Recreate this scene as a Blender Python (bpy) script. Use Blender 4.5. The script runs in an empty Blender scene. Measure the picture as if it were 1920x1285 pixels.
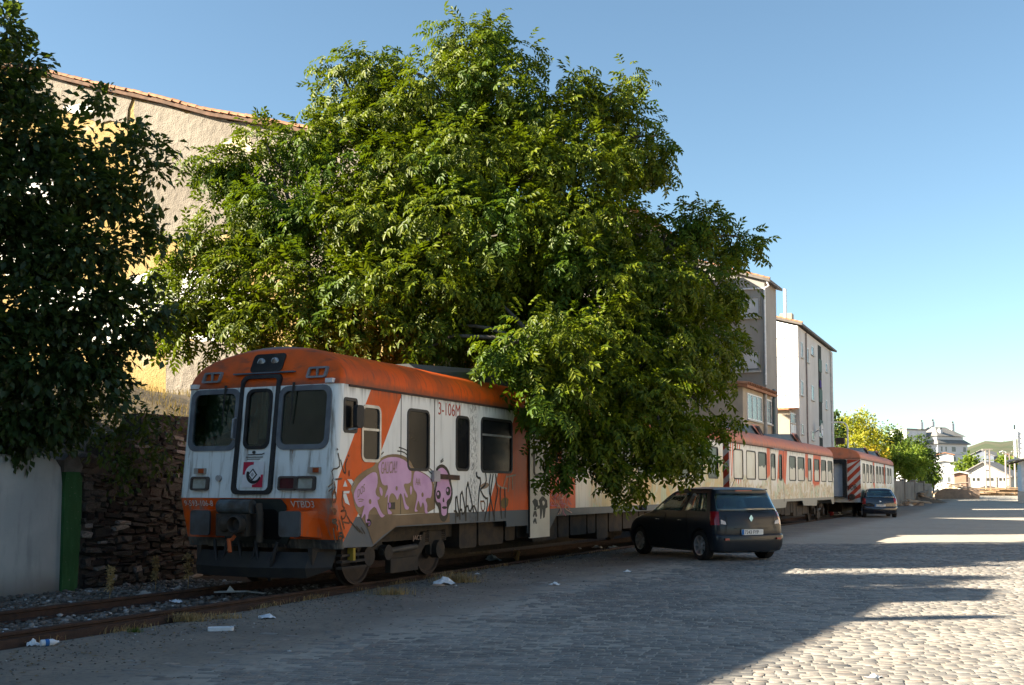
import bpy, bmesh, math, random
import numpy as np
from mathutils import Vector, Matrix
R = math.radians
random.seed(7)
sc = bpy.context.scene
col = sc.collection
# ------------------------------------------------------------------ camera, sky, sun, exposure
F, TH, SH, CAMZ = 2088.0, R(4), 127.5, 1.6
cam_d = bpy.data.cameras.new('camera'); cam = bpy.data.objects.new('camera', cam_d); col.objects.link(cam)
cam.location = (0, 0, CAMZ); cam.rotation_euler = (R(90) + TH, 0, 0)
cam_d.sensor_width = 36; cam_d.sensor_fit = 'HORIZONTAL'; cam_d.lens = F / 1920 * 36
cam_d.shift_y = SH / 1920; cam_d.clip_end = 9000; cam_d.clip_start = .1
sc.camera = cam
SUN_EL = R(29); SUN_H = Vector((-.99, -.14, 0)).normalized()
to_sun = SUN_H * math.cos(SUN_EL) + Vector((0, 0, math.sin(SUN_EL)))
w = bpy.data.worlds.new('World'); sc.world = w; w.use_nodes = True
nt = w.node_tree; nt.nodes.clear()
sky = nt.nodes.new('ShaderNodeTexSky'); sky.sky_type = 'NISHITA'; sky.sun_disc = False
sky.sun_elevation = SUN_EL; sky.sun_rotation = math.atan2(SUN_H.x, SUN_H.y) % (2 * math.pi)
sky.air_density = .9; sky.dust_density = .5; sky.ozone_density = 2.2; sky.altitude = 400
bg = nt.nodes.new('ShaderNodeBackground'); bg.inputs['Strength'].default_value = .05
wo = nt.nodes.new('ShaderNodeOutputWorld')
wb = nt.nodes.new('ShaderNodeMix'); wb.data_type = 'RGBA'; wb.blend_type = 'MULTIPLY'; wb.inputs[0].default_value = 1; wb.inputs[7].default_value = (.97, 1.03, .92, 1)
nt.links.new(sky.outputs[0], wb.inputs[6]); nt.links.new(wb.outputs[2], bg.inputs[0]); nt.links.new(bg.outputs[0], wo.inputs[0])
sun_d = bpy.data.lights.new('sun', 'SUN'); sun_d.energy = 5.0; sun_d.angle = R(.5); sun_d.color = (1, .89, .70)
sun = bpy.data.objects.new('sun', sun_d); col.objects.link(sun)
sun.rotation_euler = (-to_sun).to_track_quat('-Z', 'Y').to_euler(); sun.location = (-30, -10, 40)
sc.view_settings.view_transform = 'Standard'; sc.view_settings.look = 'None'
sc.view_settings.exposure = 2.25; sc.view_settings.gamma = 1.0; sc.view_settings.use_curve_mapping = False
sc.cycles.use_denoising = True
sc.cycles.max_bounces = 6; sc.cycles.transparent_max_bounces = 12
sc.cycles.caustics_reflective = False; sc.cycles.caustics_refractive = False

# ------------------------------------------------------------------ survey helpers
YAW = 25.35
T2 = Vector((math.sin(R(YAW)), math.cos(R(YAW)))); R2 = Vector((T2.y, -T2.x))   # along the street / towards its right
def W(s, q, z=0.0):
    return Vector((s * T2.x + q * R2.x, s * T2.y + q * R2.y, z))
def SQ(x, y):
    return x * T2.x + y * T2.y, x * R2.x + y * R2.y
def ray(px, py):
    u = (px - 960) / F; v = (642.5 + SH - py) / F
    return Vector((u, math.cos(TH) - v * math.sin(TH), math.sin(TH) + v * math.cos(TH)))
def at(px, py, Y):
    d = ray(px, py); return Vector((d.x / d.y * Y, Y, CAMZ + d.z / d.y * Y))
def on_plane(px, py, P0, yaw):
    d = ray(px, py); a = R(yaw); n = (math.cos(a), -math.sin(a))
    t = (n[0] * P0[0] + n[1] * P0[1]) / (n[0] * d.x + n[1] * d.y)
    P = d * t
    return (P.x - P0[0]) * math.sin(a) + (P.y - P0[1]) * math.cos(a), P.z + CAMZ
def smooth(a, b, x):
    t = min(1, max(0, (x - a) / (b - a))); return t * t * (3 - 2 * t)
RAIL = .14
def gz(x, y):
    s, q = SQ(x, y)
    z = .137 * smooth(11, 22, y) + .86 * smooth(58, 130, y)
    k = smooth(-9.62, -9.2, q)
    return z * k + (-.02 + .86 * smooth(58, 130, y)) * (1 - k)
def ground_at(px, py):
    z = 0
    for _ in range(30):
        d = ray(px, py); t = (z - CAMZ) / d.z; P = d * t; z = gz(P.x, P.y)
    return Vector((P.x, P.y, z))

# ------------------------------------------------------------------ materials
class G:
    def __init__(s, name):
        s.m = bpy.data.materials.new(name); s.m.use_nodes = True; s.t = s.m.node_tree; s.t.nodes.clear()
        s.out = s.t.nodes.new('ShaderNodeOutputMaterial'); s._c = None
    def node(s, typ, **k):
        n = s.t.nodes.new(typ)
        for a, v in k.items(): setattr(n, a, v)
        return n
    def put(s, sock, v):
        if isinstance(v, bpy.types.NodeSocket): s.t.links.new(v, sock)
        else:
            if sock.type == 'RGBA' and len(v) == 3: v = (*v, 1)
            sock.default_value = v
    def ma(s, op, a, b=0.0, c=None, clamp=False):
        n = s.node('ShaderNodeMath', operation=op, use_clamp=clamp)
        s.put(n.inputs[0], a); s.put(n.inputs[1], b)
        if c is not None: s.put(n.inputs[2], c)
        return n.outputs[0]
    def co(s):
        if s._c is None: s._c = s.node('ShaderNodeTexCoord').outputs['Object']
        return s._c
    def xyz(s):
        n = s.node('ShaderNodeSeparateXYZ'); s.put(n.inputs[0], s.co()); return n.outputs
    def scaled(s, sx, sy, sz):
        n = s.node('ShaderNodeVectorMath', operation='MULTIPLY'); s.put(n.inputs[0], s.co()); n.inputs[1].default_value = (sx, sy, sz)
        return n.outputs[0]
    def noise(s, scale, detail=4, vec=None, rough=.55, dist=0.0):
        n = s.node('ShaderNodeTexNoise'); s.put(n.inputs['Vector'], vec or s.co()); n.inputs['Scale'].default_value = scale
        n.inputs['Detail'].default_value = detail; n.inputs['Roughness'].default_value = rough; n.inputs['Distortion'].default_value = dist
        return n.outputs['Fac']
    def vor(s, scale, feature='F1', vec=None, out='Distance'):
        n = s.node('ShaderNodeTexVoronoi', feature=feature); s.put(n.inputs['Vector'], vec or s.co()); n.inputs['Scale'].default_value = scale
        return n.outputs[out]
    def ss(s, v, a, b):
        n = s.node('ShaderNodeMapRange', interpolation_type='SMOOTHSTEP'); s.put(n.inputs[0], v)
        n.inputs[1].default_value = a; n.inputs[2].default_value = b; return n.outputs[0]
    def mix(s, f, a, b, typ='MIX'):
        n = s.node('ShaderNodeMix', data_type='RGBA', blend_type=typ); s.put(n.inputs[0], f); s.put(n.inputs[6], a); s.put(n.inputs[7], b)
        return n.outputs[2]
    def island(s): return s.node('ShaderNodeNewGeometry').outputs['Random Per Island']
    def objrand(s): return s.node('ShaderNodeObjectInfo').outputs['Random']
    def bump(s, h, strength=.3, dist=.01):
        n = s.node('ShaderNodeBump'); s.put(n.inputs['Height'], h); n.inputs['Strength'].default_value = strength; n.inputs['Distance'].default_value = dist
        return n.outputs[0]
    def bsdf(s, color, rough=.8, metal=0.0, normal=None, spec=.4, coat=0.0, **k):
        n = s.node('ShaderNodeBsdfPrincipled'); s.put(n.inputs['Base Color'], color); s.put(n.inputs['Roughness'], rough)
        n.inputs['Metallic'].default_value = metal; n.inputs['Specular IOR Level'].default_value = spec; n.inputs['Coat Weight'].default_value = coat
        if normal is not None: s.put(n.inputs['Normal'], normal)
        return n.outputs[0]
    def end(s, shader): s.put(s.out.inputs['Surface'], shader); return s.m
MATS = {}
def M(name, c1, c2=None, scale=4.0, rough=.85, bump=0.0, bscale=None, metal=0.0, spec=.3, coat=0.0, rand=0.0, lo=.35, hi=.65, dirt=None):
    if name in MATS: return MATS[name]
    g = G(name)
    c2 = c2 or tuple(x * .75 for x in c1)
    colr = g.mix(g.ss(g.noise(scale, 6), lo, hi), c1, c2)
    if dirt: colr = g.mix(g.ss(g.noise(scale * .35, 5, dist=.5), .52, .75), colr, dirt)
    if rand:
        k = g.ma('MULTIPLY_ADD', g.objrand(), rand, 1 - rand / 2)
        n = g.node('ShaderNodeVectorMath', operation='SCALE'); g.put(n.inputs[0], colr); g.put(n.inputs['Scale'], k); colr = n.outputs[0]
    nrm = g.bump(g.noise(bscale or scale * 4, 6), bump, .02) if bump else None
    MATS[name] = g.end(g.bsdf(colr, rough, metal, nrm, spec, coat)); return MATS[name]
def leafmat(name, c1, c2, trans=.35, rough=.45, spec=.35, noise_scale=.6, c3=None, tcol=(.30, .42, .02)):
    g = G(name)
    r = g.island(); v = g.noise(noise_scale, 2)
    colr = g.mix(r, c1, c2)
    if c3: colr = g.mix(g.ss(v, .5, .62), colr, c3)
    bs = g.bsdf(colr, rough, spec=spec)
    tr = g.node('ShaderNodeBsdfTranslucent'); g.put(tr.inputs[0], g.mix(.5, colr, tcol))
    mx = g.node('ShaderNodeMixShader'); mx.inputs[0].default_value = trans
    g.t.links.new(bs, mx.inputs[1]); g.t.links.new(tr.outputs[0], mx.inputs[2])
    MATS[name] = g.end(mx.outputs[0]); return MATS[name]
def glassmat(name, tint, rough=.03, refl=.10):
    g = G(name)
    tr = g.node('ShaderNodeBsdfTransparent'); g.put(tr.inputs[0], tint)
    gl = g.node('ShaderNodeBsdfGlossy'); gl.inputs['Roughness'].default_value = rough; g.put(gl.inputs[0], (.9, .95, 1))
    fr = g.node('ShaderNodeFresnel'); fr.inputs[0].default_value = 1.5
    mx = g.node('ShaderNodeMixShader'); g.put(mx.inputs[0], g.ma('MULTIPLY_ADD', fr.outputs[0], .9, refl - .04, clamp=True))
    g.t.links.new(tr.outputs[0], mx.inputs[1]); g.t.links.new(gl.outputs[0], mx.inputs[2])
    MATS[name] = g.end(mx.outputs[0]); return MATS[name]

# ------------------------------------------------------------------ object helpers
def tag(o, label=None, cat=None, group=None, kind=None):
    if label: o['label'] = label
    if cat: o['category'] = cat
    if group: o['group'] = group
    if kind: o['kind'] = kind
    return o
def empty(name, loc=(0, 0, 0), rz=0.0, label=None, cat=None, group=None):
    o = bpy.data.objects.new(name, None); col.objects.link(o); o.location = loc; o.rotation_euler = (0, 0, rz); o.empty_display_size = .2
    return tag(o, label, cat, group)
def link(name, me, mat=None, parent=None, loc=None):
    o = bpy.data.objects.new(name, me); col.objects.link(o)
    if mat is not None and not me.materials: me.materials.append(mat)
    if parent: o.parent = parent
    if loc is not None: o.location = loc
    return o
def copy_tree(o, parent=None):
    c = o.copy(); col.objects.link(c); c.parent = parent
    for ch in list(o.children): copy_tree(ch, c)
    return c
def rrect(x0, y0, x1, y1, r, n=4):
    pts = []
    for cx, cy, a0 in ((x1 - r, y1 - r, 0), (x0 + r, y1 - r, 90), (x0 + r, y0 + r, 180), (x1 - r, y0 + r, 270)):
        for i in range(n + 1):
            a = R(a0 + 90 * i / n); pts.append((cx + r * math.cos(a), cy + r * math.sin(a)))
    return pts
class MB:
    def __init__(s): s.v = []; s.f = []
    def add(s, vs, fs):
        b = len(s.v); s.v += [tuple(v) for v in vs]; s.f += [tuple(i + b for i in f) for f in fs]; return s
    def box(s, x0, y0, z0, x1, y1, z1):
        return s.add([(x, y, z) for z in (z0, z1) for x, y in ((x0, y0), (x1, y0), (x1, y1), (x0, y1))],
                     [(3, 2, 1, 0), (4, 5, 6, 7), (0, 1, 5, 4), (1, 2, 6, 5), (2, 3, 7, 6), (3, 0, 4, 7)])
    def prism(s, pts, w0, w1, fn):          # polygon (u, v) extruded from w0 to w1; fn(u, v, w) -> xyz
        n = len(pts)
        vs = [fn(u, v, w0) for u, v in pts] + [fn(u, v, w1) for u, v in pts]
        return s.add(vs, [tuple(range(n))[::-1], tuple(range(n, 2 * n))] + [(i, (i + 1) % n, n + (i + 1) % n, n + i) for i in range(n)])
    def ring(s, outer, inner, w0, w1, fn):
        n = len(outer)
        vs = [fn(*p, w) for w in (w0, w1) for loop in (outer, inner) for p in loop]
        fs = []
        for i in range(n):
            j = (i + 1) % n
            fs += [(n + i, n + j, j, i), (2 * n + i, 2 * n + j, 3 * n + j, 3 * n + i), (i, j, 2 * n + j, 2 * n + i), (3 * n + i, 3 * n + j, n + j, n + i)]
        return s.add(vs, fs)
    def tube(s, path, r, seg=8, cap=True):
        P = [Vector(p) for p in path]; n = len(P)
        rr = r if isinstance(r, (list, tuple)) else [r] * n
        rings = []; up = None
        for i, p in enumerate(P):
            d = (P[min(i + 1, n - 1)] - P[max(i - 1, 0)]).normalized()
            if up is None or abs(d.dot(up)) > .95: up = Vector((0, 0, 1)) if abs(d.z) < .9 else Vector((1, 0, 0))
            a = d.cross(up).normalized(); b = d.cross(a).normalized(); up = -b if up.dot(-b) > 0 else b
            rings.append([p + (a * math.cos(2 * math.pi * k / seg) + b * math.sin(2 * math.pi * k / seg)) * rr[i] for k in range(seg)])
        vs = [v for ring in rings for v in ring]; fs = []
        for i in range(n - 1):
            fl = (rings[i + 1][0] - rings[i][0]).length > (rings[i + 1][seg // 2] - rings[i][0]).length + 1e-9
            for k in range(seg):
                k2 = (k + 1) % seg; fs.append((i * seg + k, i * seg + k2, (i + 1) * seg + k2, (i + 1) * seg + k))
        if cap: fs += [tuple(range(seg))[::-1], tuple(range((n - 1) * seg, n * seg))]
        return s.add(vs, fs)
    def disc(s, c, axis, r, h, seg=20):
        c = Vector(c); a = Vector(axis).normalized(); return s.tube([c - a * h / 2, c + a * h / 2], r, seg)
    def lathe(s, prof, c, axis='y', seg=28):       # prof [(r, t)] around axis through c
        vs = []
        for r, t in prof:
            for k in range(seg):
                a = 2 * math.pi * k / seg
                p = (r * math.cos(a), t, r * math.sin(a)) if axis == 'y' else ((r * math.cos(a), r * math.sin(a), t) if axis == 'z' else (t, r * math.cos(a), r * math.sin(a)))
                vs.append((p[0] + c[0], p[1] + c[1], p[2] + c[2]))
        n = len(prof)
        return s.add(vs, [(i * seg + k, i * seg + (k + 1) % seg, (i + 1) * seg + (k + 1) % seg, (i + 1) * seg + k) for i in range(n - 1) for k in range(seg)])
    def ribbon(s, pts, width, fn, w=0.0):
        for (a, b) in zip(pts[:-1], pts[1:]):
            d = Vector((b[0] - a[0], b[1] - a[1])); L = d.length
            if L < 1e-6: continue
            d /= L; n = Vector((-d.y, d.x)) * width / 2; e = d * width * .35
            a_ = Vector(a) - e; b_ = Vector(b) + e
            s.add([fn(*(a_ - n), w), fn(*(b_ - n), w), fn(*(b_ + n), w), fn(*(a_ + n), w)], [(0, 1, 2, 3)])
        return s
    def mesh(s, name='mesh', smooth=False, mat=None, fix=True):
        me = bpy.data.meshes.new(name); me.from_pydata(s.v, [], s.f)
        if fix:
            bm = bmesh.new(); bm.from_mesh(me); bmesh.ops.recalc_face_normals(bm, faces=bm.faces); bm.to_mesh(me); bm.free()
        if smooth:
            me.polygons.foreach_set('use_smooth', [True] * len(me.polygons)); me.set_sharp_from_angle(angle=R(smooth if smooth > 1 else 40))
        if mat: me.materials.append(mat)
        return me
    def build(s, name, mat, parent=None, smooth=False, label=None, loc=None, fix=True):
        o = link(name, s.mesh(name, smooth, mat, fix), None, parent, loc)
        if label: o['label'] = label
        return o
ID = lambda u, v, w: (u, v, w)
def bulk(name, V, Fq, mat, parent=None, smooth=False):     # numpy mesh with faces of one size
    me = bpy.data.meshes.new(name); k = Fq.shape[1]; n = len(Fq)
    me.vertices.add(len(V)); me.vertices.foreach_set('co', np.asarray(V, dtype=np.float32).ravel())
    me.loops.add(n * k); me.loops.foreach_set('vertex_index', np.asarray(Fq, dtype=np.int32).ravel())
    me.polygons.add(n); me.polygons.foreach_set('loop_start', np.arange(0, n * k, k, dtype=np.int32))
    me.polygons.foreach_set('loop_total', np.full(n, k, dtype=np.int32))
    if smooth: me.polygons.foreach_set('use_smooth', np.ones(n, dtype=bool))
    me.update(calc_edges=True); me.validate()
    return link(name, me, mat, parent)
def plate(name, outline, holes, th, fn, mat, parent=None, label=None):   # polygon with real openings, th thick; fn(u, v, w)
    cu = bpy.data.curves.new('tmp', 'CURVE'); cu.dimensions = '2D'; cu.fill_mode = 'BOTH'; cu.extrude = th / 2
    for loop in [outline] + holes:
        sp = cu.splines.new('POLY'); sp.points.add(len(loop) - 1); sp.use_cyclic_u = True
        sp.points.foreach_set('co', [c for p in loop for c in (p[0], p[1], 0, 1)])
    ob = bpy.data.objects.new('tmp', cu); col.objects.link(ob)
    me = bpy.data.meshes.new_from_object(ob.evaluated_get(bpy.context.evaluated_depsgraph_get()))
    bpy.data.objects.remove(ob); bpy.data.curves.remove(cu)
    for v in me.vertices: v.co = fn(v.co.x, v.co.y, v.co.z)
    bm = bmesh.new(); bm.from_mesh(me); bmesh.ops.remove_doubles(bm, verts=bm.verts, dist=1e-5); bmesh.ops.recalc_face_normals(bm, faces=bm.faces); bm.to_mesh(me); bm.free()
    me.materials.clear(); o = link(name, me, mat, parent)
    if label: o['label'] = label
    return o
def text(name, body, size, fn, mat, parent=None, th=.002, align='LEFT', sx=1.0):
    cu = bpy.data.curves.new('tmp', 'FONT'); cu.body = body; cu.size = size; cu.extrude = th / 2; cu.align_x = align; cu.resolution_u = 3
    ob = bpy.data.objects.new('tmp', cu); col.objects.link(ob)
    me = bpy.data.meshes.new_from_object(ob.evaluated_get(bpy.context.evaluated_depsgraph_get()))
    bpy.data.objects.remove(ob); bpy.data.curves.remove(cu)
    for v in me.vertices: v.co = fn(v.co.x * sx, v.co.y, v.co.z)
    me.materials.clear(); return link(name, me, mat, parent)

# ------------------------------------------------------------------ shared materials
WHITE = M('white_paint', (.72, .73, .72), (.62, .63, .61), 3, .5)
BLACK = M('black_rubber', (.012, .012, .014), (.02, .02, .02), 8, .6)
DARKMETAL = M('dirty_underframe', (.035, .03, .027), (.06, .045, .032), 5, .85, .3)
GREYMETAL = M('grey_metal', (.28, .30, .32), (.2, .21, .22), 6, .5, metal=.3)
CHROME = M('bright_metal', (.6, .62, .65), (.5, .5, .52), 6, .25, metal=.9)
RUST = M('rusty_rail', (.055, .030, .022), (.032, .020, .016), 9, .8, .4)
DARKGLASS = M('dark_glass', (.008, .009, .011), (.015, .016, .018), 1.5, .25, spec=.1)
GREYGLASS = M('dusty_glass', (.16, .17, .17), (.09, .1, .1), 3, .25, spec=.5)
TILE = M('clay_tile', (.42, .20, .10), (.30, .14, .08), 5, .85, .3, rand=.5)
CONCRETE = M('concrete', (.40, .39, .38), (.30, .30, .30), 1.6, .9, .25, 30, dirt=(.24, .23, .22))
STEEL_WHITE = M('white_steel', (.75, .76, .77), (.62, .63, .64), 5, .4)
# ------------------------------------------------------------------ ground
def lines(*segs):
    out = []
    for a, b, n in segs: out += list(np.linspace(a, b, n, endpoint=False))
    return out + [segs[-1][1]]
def sheet(name, S, Q, zf, mat, kind='structure', jitter=None):
    V = []; nq = len(Q)
    for i, s in enumerate(S):
        for j, q in enumerate(Q):
            qq = q + (jitter(s, j) if jitter else 0)
            p = W(s, qq); V.append((p.x, p.y, zf(p.x, p.y)))
    Fq = np.array([(i * nq + j, (i + 1) * nq + j, (i + 1) * nq + j + 1, i * nq + j + 1) for i in range(len(S) - 1) for j in range(nq - 1)])[:, ::-1]
    o = bulk(name, np.array(V), Fq, mat, smooth=True); tag(o, kind=kind); return o
g = G('packed_dirt')
n1 = g.noise(.9, 8); n2 = g.noise(14, 6); n3 = g.noise(60, 3)
c = g.mix(g.ss(n1, .35, .65), (.25, .215, .175), (.19, .165, .14)); c = g.mix(g.ss(n2, .45, .75), c, (.145, .125, .11)); c = g.mix(g.ss(n3, .62, .8), c, (.33, .30, .27))
DIRT = g.end(g.bsdf(c, .95, normal=g.bump(g.ma('ADD', n2, n3), .5, .02), spec=.15))
sheet('ground', lines((-4000, -400, 3), (-400, -40, 6), (-40, 60, 100), (60, 160, 40), (160, 600, 8), (600, 6000, 5)),
      lines((-4000, -300, 4), (-300, -40, 8), (-40, -14, 10), (-14, -10.2, 5), (-10.2, -9.0, 12), (-9.0, 30, 20), (30, 300, 10), (300, 4000, 5)), gz, DIRT)
# road bed: sand-filled joints near by, small relief of setts farther off
SA = Vector((.972, -.235)).normalized(); SB = Vector((-SA.y, SA.x))
g = G('sett_road_bed')
rot = g.node('ShaderNodeMapping'); rot.inputs['Rotation'].default_value = (0, 0, -math.atan2(SA.y, SA.x)); g.put(rot.inputs['Vector'], g.co())
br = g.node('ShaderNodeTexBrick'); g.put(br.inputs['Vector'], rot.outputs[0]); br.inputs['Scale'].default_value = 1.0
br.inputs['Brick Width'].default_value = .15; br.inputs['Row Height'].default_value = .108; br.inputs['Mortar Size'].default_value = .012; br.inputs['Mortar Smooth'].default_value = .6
br.inputs['Color1'].default_value = (.30, .27, .23, 1); br.inputs['Color2'].default_value = (.38, .345, .295, 1); br.inputs['Mortar'].default_value = (.42, .37, .30, 1)  # far setts painted paler, putting sunlit brightness and bounce into the colour
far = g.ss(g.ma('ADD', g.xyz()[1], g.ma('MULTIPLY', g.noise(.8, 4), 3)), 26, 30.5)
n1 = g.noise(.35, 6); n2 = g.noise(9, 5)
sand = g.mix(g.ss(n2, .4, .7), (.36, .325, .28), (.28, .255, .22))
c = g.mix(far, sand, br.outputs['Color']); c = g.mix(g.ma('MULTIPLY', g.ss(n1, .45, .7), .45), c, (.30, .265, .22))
Xq = g.xyz(); qq = g.ma('ADD', g.ma('MULTIPLY', Xq[0], R2.x), g.ma('MULTIPLY', Xq[1], R2.y))
d1 = g.noise(.9, 8); d2 = g.noise(14, 6); dc = g.mix(g.ss(d1, .35, .65), (.25, .215, .175), (.19, .165, .14)); dc = g.mix(g.ss(d2, .45, .75), dc, (.145, .125, .11))
c = g.mix(g.ss(g.ma('ADD', qq, g.ma('MULTIPLY', d1, 1.6)), -5.4, -6.5), c, dc)
hgt = g.ma('MULTIPLY', g.ma('SUBTRACT', 1, br.outputs['Fac']), far)
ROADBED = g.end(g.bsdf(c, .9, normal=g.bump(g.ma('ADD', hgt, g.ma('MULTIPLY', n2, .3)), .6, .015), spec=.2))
random.seed(3)
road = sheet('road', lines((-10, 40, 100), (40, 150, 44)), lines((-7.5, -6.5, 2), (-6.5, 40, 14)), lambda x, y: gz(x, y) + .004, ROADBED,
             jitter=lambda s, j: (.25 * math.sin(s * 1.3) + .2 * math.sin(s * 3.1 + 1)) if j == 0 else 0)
g = G('granite_sett')
oi = g.node('ShaderNodeAttribute', attribute_name='tone'); rr = g.ma('FRACT', g.ma('ADD', g.objrand(), g.island()))
n1 = g.noise(.45, 5); n2 = g.noise(45, 4)
c = g.mix(rr, (.20, .188, .175), (.29, .268, .24)); c = g.mix(g.ma('MULTIPLY', g.ss(rr, .8, .95), .6), c, (.28, .22, .18)); c = g.mix(g.ss(n2, .5, .8), c, (.11, .11, .115))
wear = g.ss(g.ma('ABSOLUTE', g.ma('SUBTRACT', n1, .5)), .0, .09)
c = g.mix(g.ma('MULTIPLY', g.ma('SUBTRACT', 1, wear), .45), c, (.10, .09, .085)); c = g.mix(g.ma('MULTIPLY', g.ss(g.noise(.22, 5, g.scaled(.35, 1, 1), dist=.6), .52, .66), .5), c, (.13, .115, .10)); c = g.mix(g.ma('MULTIPLY', g.ss(g.noise(1.1, 5), .66, .74), .55), c, (.055, .05, .048))
SETT = g.end(g.bsdf(c, g.ma('MULTIPLY_ADD', n2, .3, .5), normal=g.bump(n2, .2, .005), spec=.25))
rng = np.random.default_rng(5)
setts = []; row = 0; b = 2.0
while b < 34:
    rh = rng.uniform(.075, .12); a = -18 + rng.uniform(0, .2)
    while a < 19:
        wd = rng.uniform(.09, .19); ca, cb = a + wd / 2, b + rh / 2 + .012 * math.sin(a * 2 + row)
        p = SA * ca + SB * cb; a += wd + .011
        if p.y < 7.9 or p.y > 29.5 or abs(p.x) > .49 * p.y + 2.6: continue
        s_, q_ = SQ(p.x, p.y)
        edge = q_ + 7.4 + .35 * math.sin(s_ * .9) + .2 * math.sin(s_ * 2.7)
        if edge < 0 or (edge < 1.7 and rng.random() > (edge / 1.7) ** 1.2): continue
        setts.append((p.x, p.y, wd, rh, edge))
    b += rh + .011; row += 1
setts.sort(key=lambda t: t[1] + (0 if abs(t[0]) < .47 * t[1] else 100))
def sett_shape(wd, rh, k):
    hw, hh = wd / 2, rh / 2; vs = []
    for inset, z in ((0, -.03), (.001, .0005), (.008, .0045)):
        for sx, sy in ((-1, -1), (1, -1), (1, 1), (-1, 1)):
            j = rng.normal(0, .0022, 3) if z > 0 else (0, 0, 0)
            vs.append((sx * (hw - inset) + j[0], sy * (hh - inset) + j[1], z + j[2] * .8))
    return vs
SF = [(8, 9, 10, 11)] + [(l * 4 + i, l * 4 + (i + 1) % 4, l * 4 + 4 + (i + 1) % 4, l * 4 + 4 + i) for l in (0, 1) for i in range(4)]
svar = []
for k in range(8):
    mb = MB().add(sett_shape(1, 1, k), SF)
    mb.v = [(x * 1, y, z) for x, y, z in mb.v]; svar.append(None)
base_var = [MB().add(sett_shape(.14, .10, k), SF).mesh('sett', mat=SETT) for k in range(8)]
ang = math.atan2(SA.y, SA.x)
for i, (x, y, wd, rh, e) in enumerate(setts[:300]):
    o = link('sett', base_var[i % 8], None, road, (x, y, gz(x, y) + .004 + rng.uniform(-.003, .004)))
    o.rotation_euler = (rng.normal(0, .009), rng.normal(0, .008), ang + rng.normal(0, .02)); o.scale = (wd / .14, rh / .10, 1)
V = []; Fq = []
ca_, sa_ = math.cos(ang), math.sin(ang)
for (x, y, wd, rh, e) in setts[300:]:
    z0 = gz(x, y) + .004 + rng.uniform(-.004, .004) - max(0, 1.7 - e) * .0025; bidx = len(V); tx, ty = rng.normal(0, .009, 2)
    for vx, vy, vz in sett_shape(wd, rh, 0):
        V.append((x + vx * ca_ - vy * sa_, y + vx * sa_ + vy * ca_, z0 + vz + vx * tx + vy * ty))
    Fq += [[bidx + i for i in f] for f in SF]
o = bulk('setts', np.array(V), np.array(Fq), SETT, road); o['kind'] = 'stuff'

# ------------------------------------------------------------------ track
QC = -9.02 - 1.385                       # track centre line
track = empty('railway_track', W(0, QC, 0), R(90 - YAW), 'rusty railway track running under the old train beside the road', 'track')
BALLM = M('ballast_stone', (.26, .25, .24), (.17, .16, .15), 8, .95, .3, rand=.6)
TIMBER = M('old_sleeper', (.07, .055, .045), (.045, .036, .03), 6, .95, .4)
prof = [(-.07, 0), (.07, 0), (.07, .012), (.012, .03), (.011, .10), (.035, .112), (.036, .14), (.028, .147), (-.028, .147), (-.036, .14), (-.035, .112), (-.011, .10), (-.012, .03), (-.07, .012)]
for y in (-.834, .834):
    MB().prism([(u + y, v + RAIL - .147) for u, v in prof], 2.0, 72, lambda u, v, w_: (w_, u, v)).build('rail', RUST, track, smooth=30)
MB().box(2.0, -.99, -.03, 36, -.955, .085).build('guard_strip', RUST, track)
sl = MB().box(-.12, -1.25, -.13, .12, 1.25, .0).mesh('sleeper', mat=TIMBER)
for i in range(34):
    link('sleeper', sl, None, track, (2.2 + i * .6, 0, -.01))
rng = np.random.default_rng(11)
def rock_mesh(name, seed, mat, sub=1, rough=.25, flat=.7):
    r = random.Random(seed); bm = bmesh.new(); bmesh.ops.create_icosphere(bm, subdivisions=sub, radius=1)
    for v in bm.verts: v.co *= 1 + r.uniform(-rough, rough); v.co.z *= flat
    me = bpy.data.meshes.new(name); bm.to_mesh(me); bm.free(); me.materials.append(mat); return me
rv = []
for k in range(6):
    me = rock_mesh('r', k, BALLM); rv.append((np.array([v.co[:] for v in me.vertices]), np.array([p.vertices[:] for p in me.polygons])))
V = []; Fq = []; nb = 0
for i in range(5200):
    s = rng.uniform(5.5, 15.5); q = rng.uniform(-13.85, -9.75)
    if rng.random() > (1.0 if q < -9.9 else .5): continue
    r = rng.uniform(.014, .042) * (1.25 if rng.random() < .2 else 1)
    vv, ff = rv[rng.integers(6)]; a = rng.uniform(0, 6.28); Rm = np.array([[math.cos(a), -math.sin(a), 0], [math.sin(a), math.cos(a), 0], [0, 0, 1]])
    p = W(s, q, -.02 + rng.uniform(0, .03)); pts = (vv * r) @ Rm.T + np.array(p)
    V.append(pts); Fq.append(ff + nb); nb += len(vv)
g = G('ballast_mix'); rr = g.island()
c = g.mix(rr, (.075, .068, .06), (.22, .21, .20)); c = g.mix(g.ma('MULTIPLY', g.ss(rr, .9, .97), .7), c, (.5, .5, .5)); c = g.mix(g.ss(g.noise(1.2, 4), .5, .7), c, (.09, .07, .055))
bal = bulk('ballast', np.vstack(V), np.vstack(Fq), g.end(g.bsdf(c, .95, spec=.15))); tag(bal, 'loose grey ballast stones lying between the rails', 'gravel', kind='stuff')

g = G('oily_shaded_ballast'); n1 = g.noise(25, 5); n2 = g.noise(1.5, 4)
OILY_SHADE = g.end(g.bsdf(g.mix(g.ss(n1, .4, .7), (.035, .03, .026), (.07, .058, .048)), .9, normal=g.bump(g.vor(22), .8, .03), spec=.15))
sheet('trackbed', lines((14.2, 76, 60)), [-13.9, -12.5, -11.4, -10.4, -9.7], lambda x, y: gz(x, y) + .006, OILY_SHADE)  # dark sheet under the coaches: oily ballast, with their shade put into the colour

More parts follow.
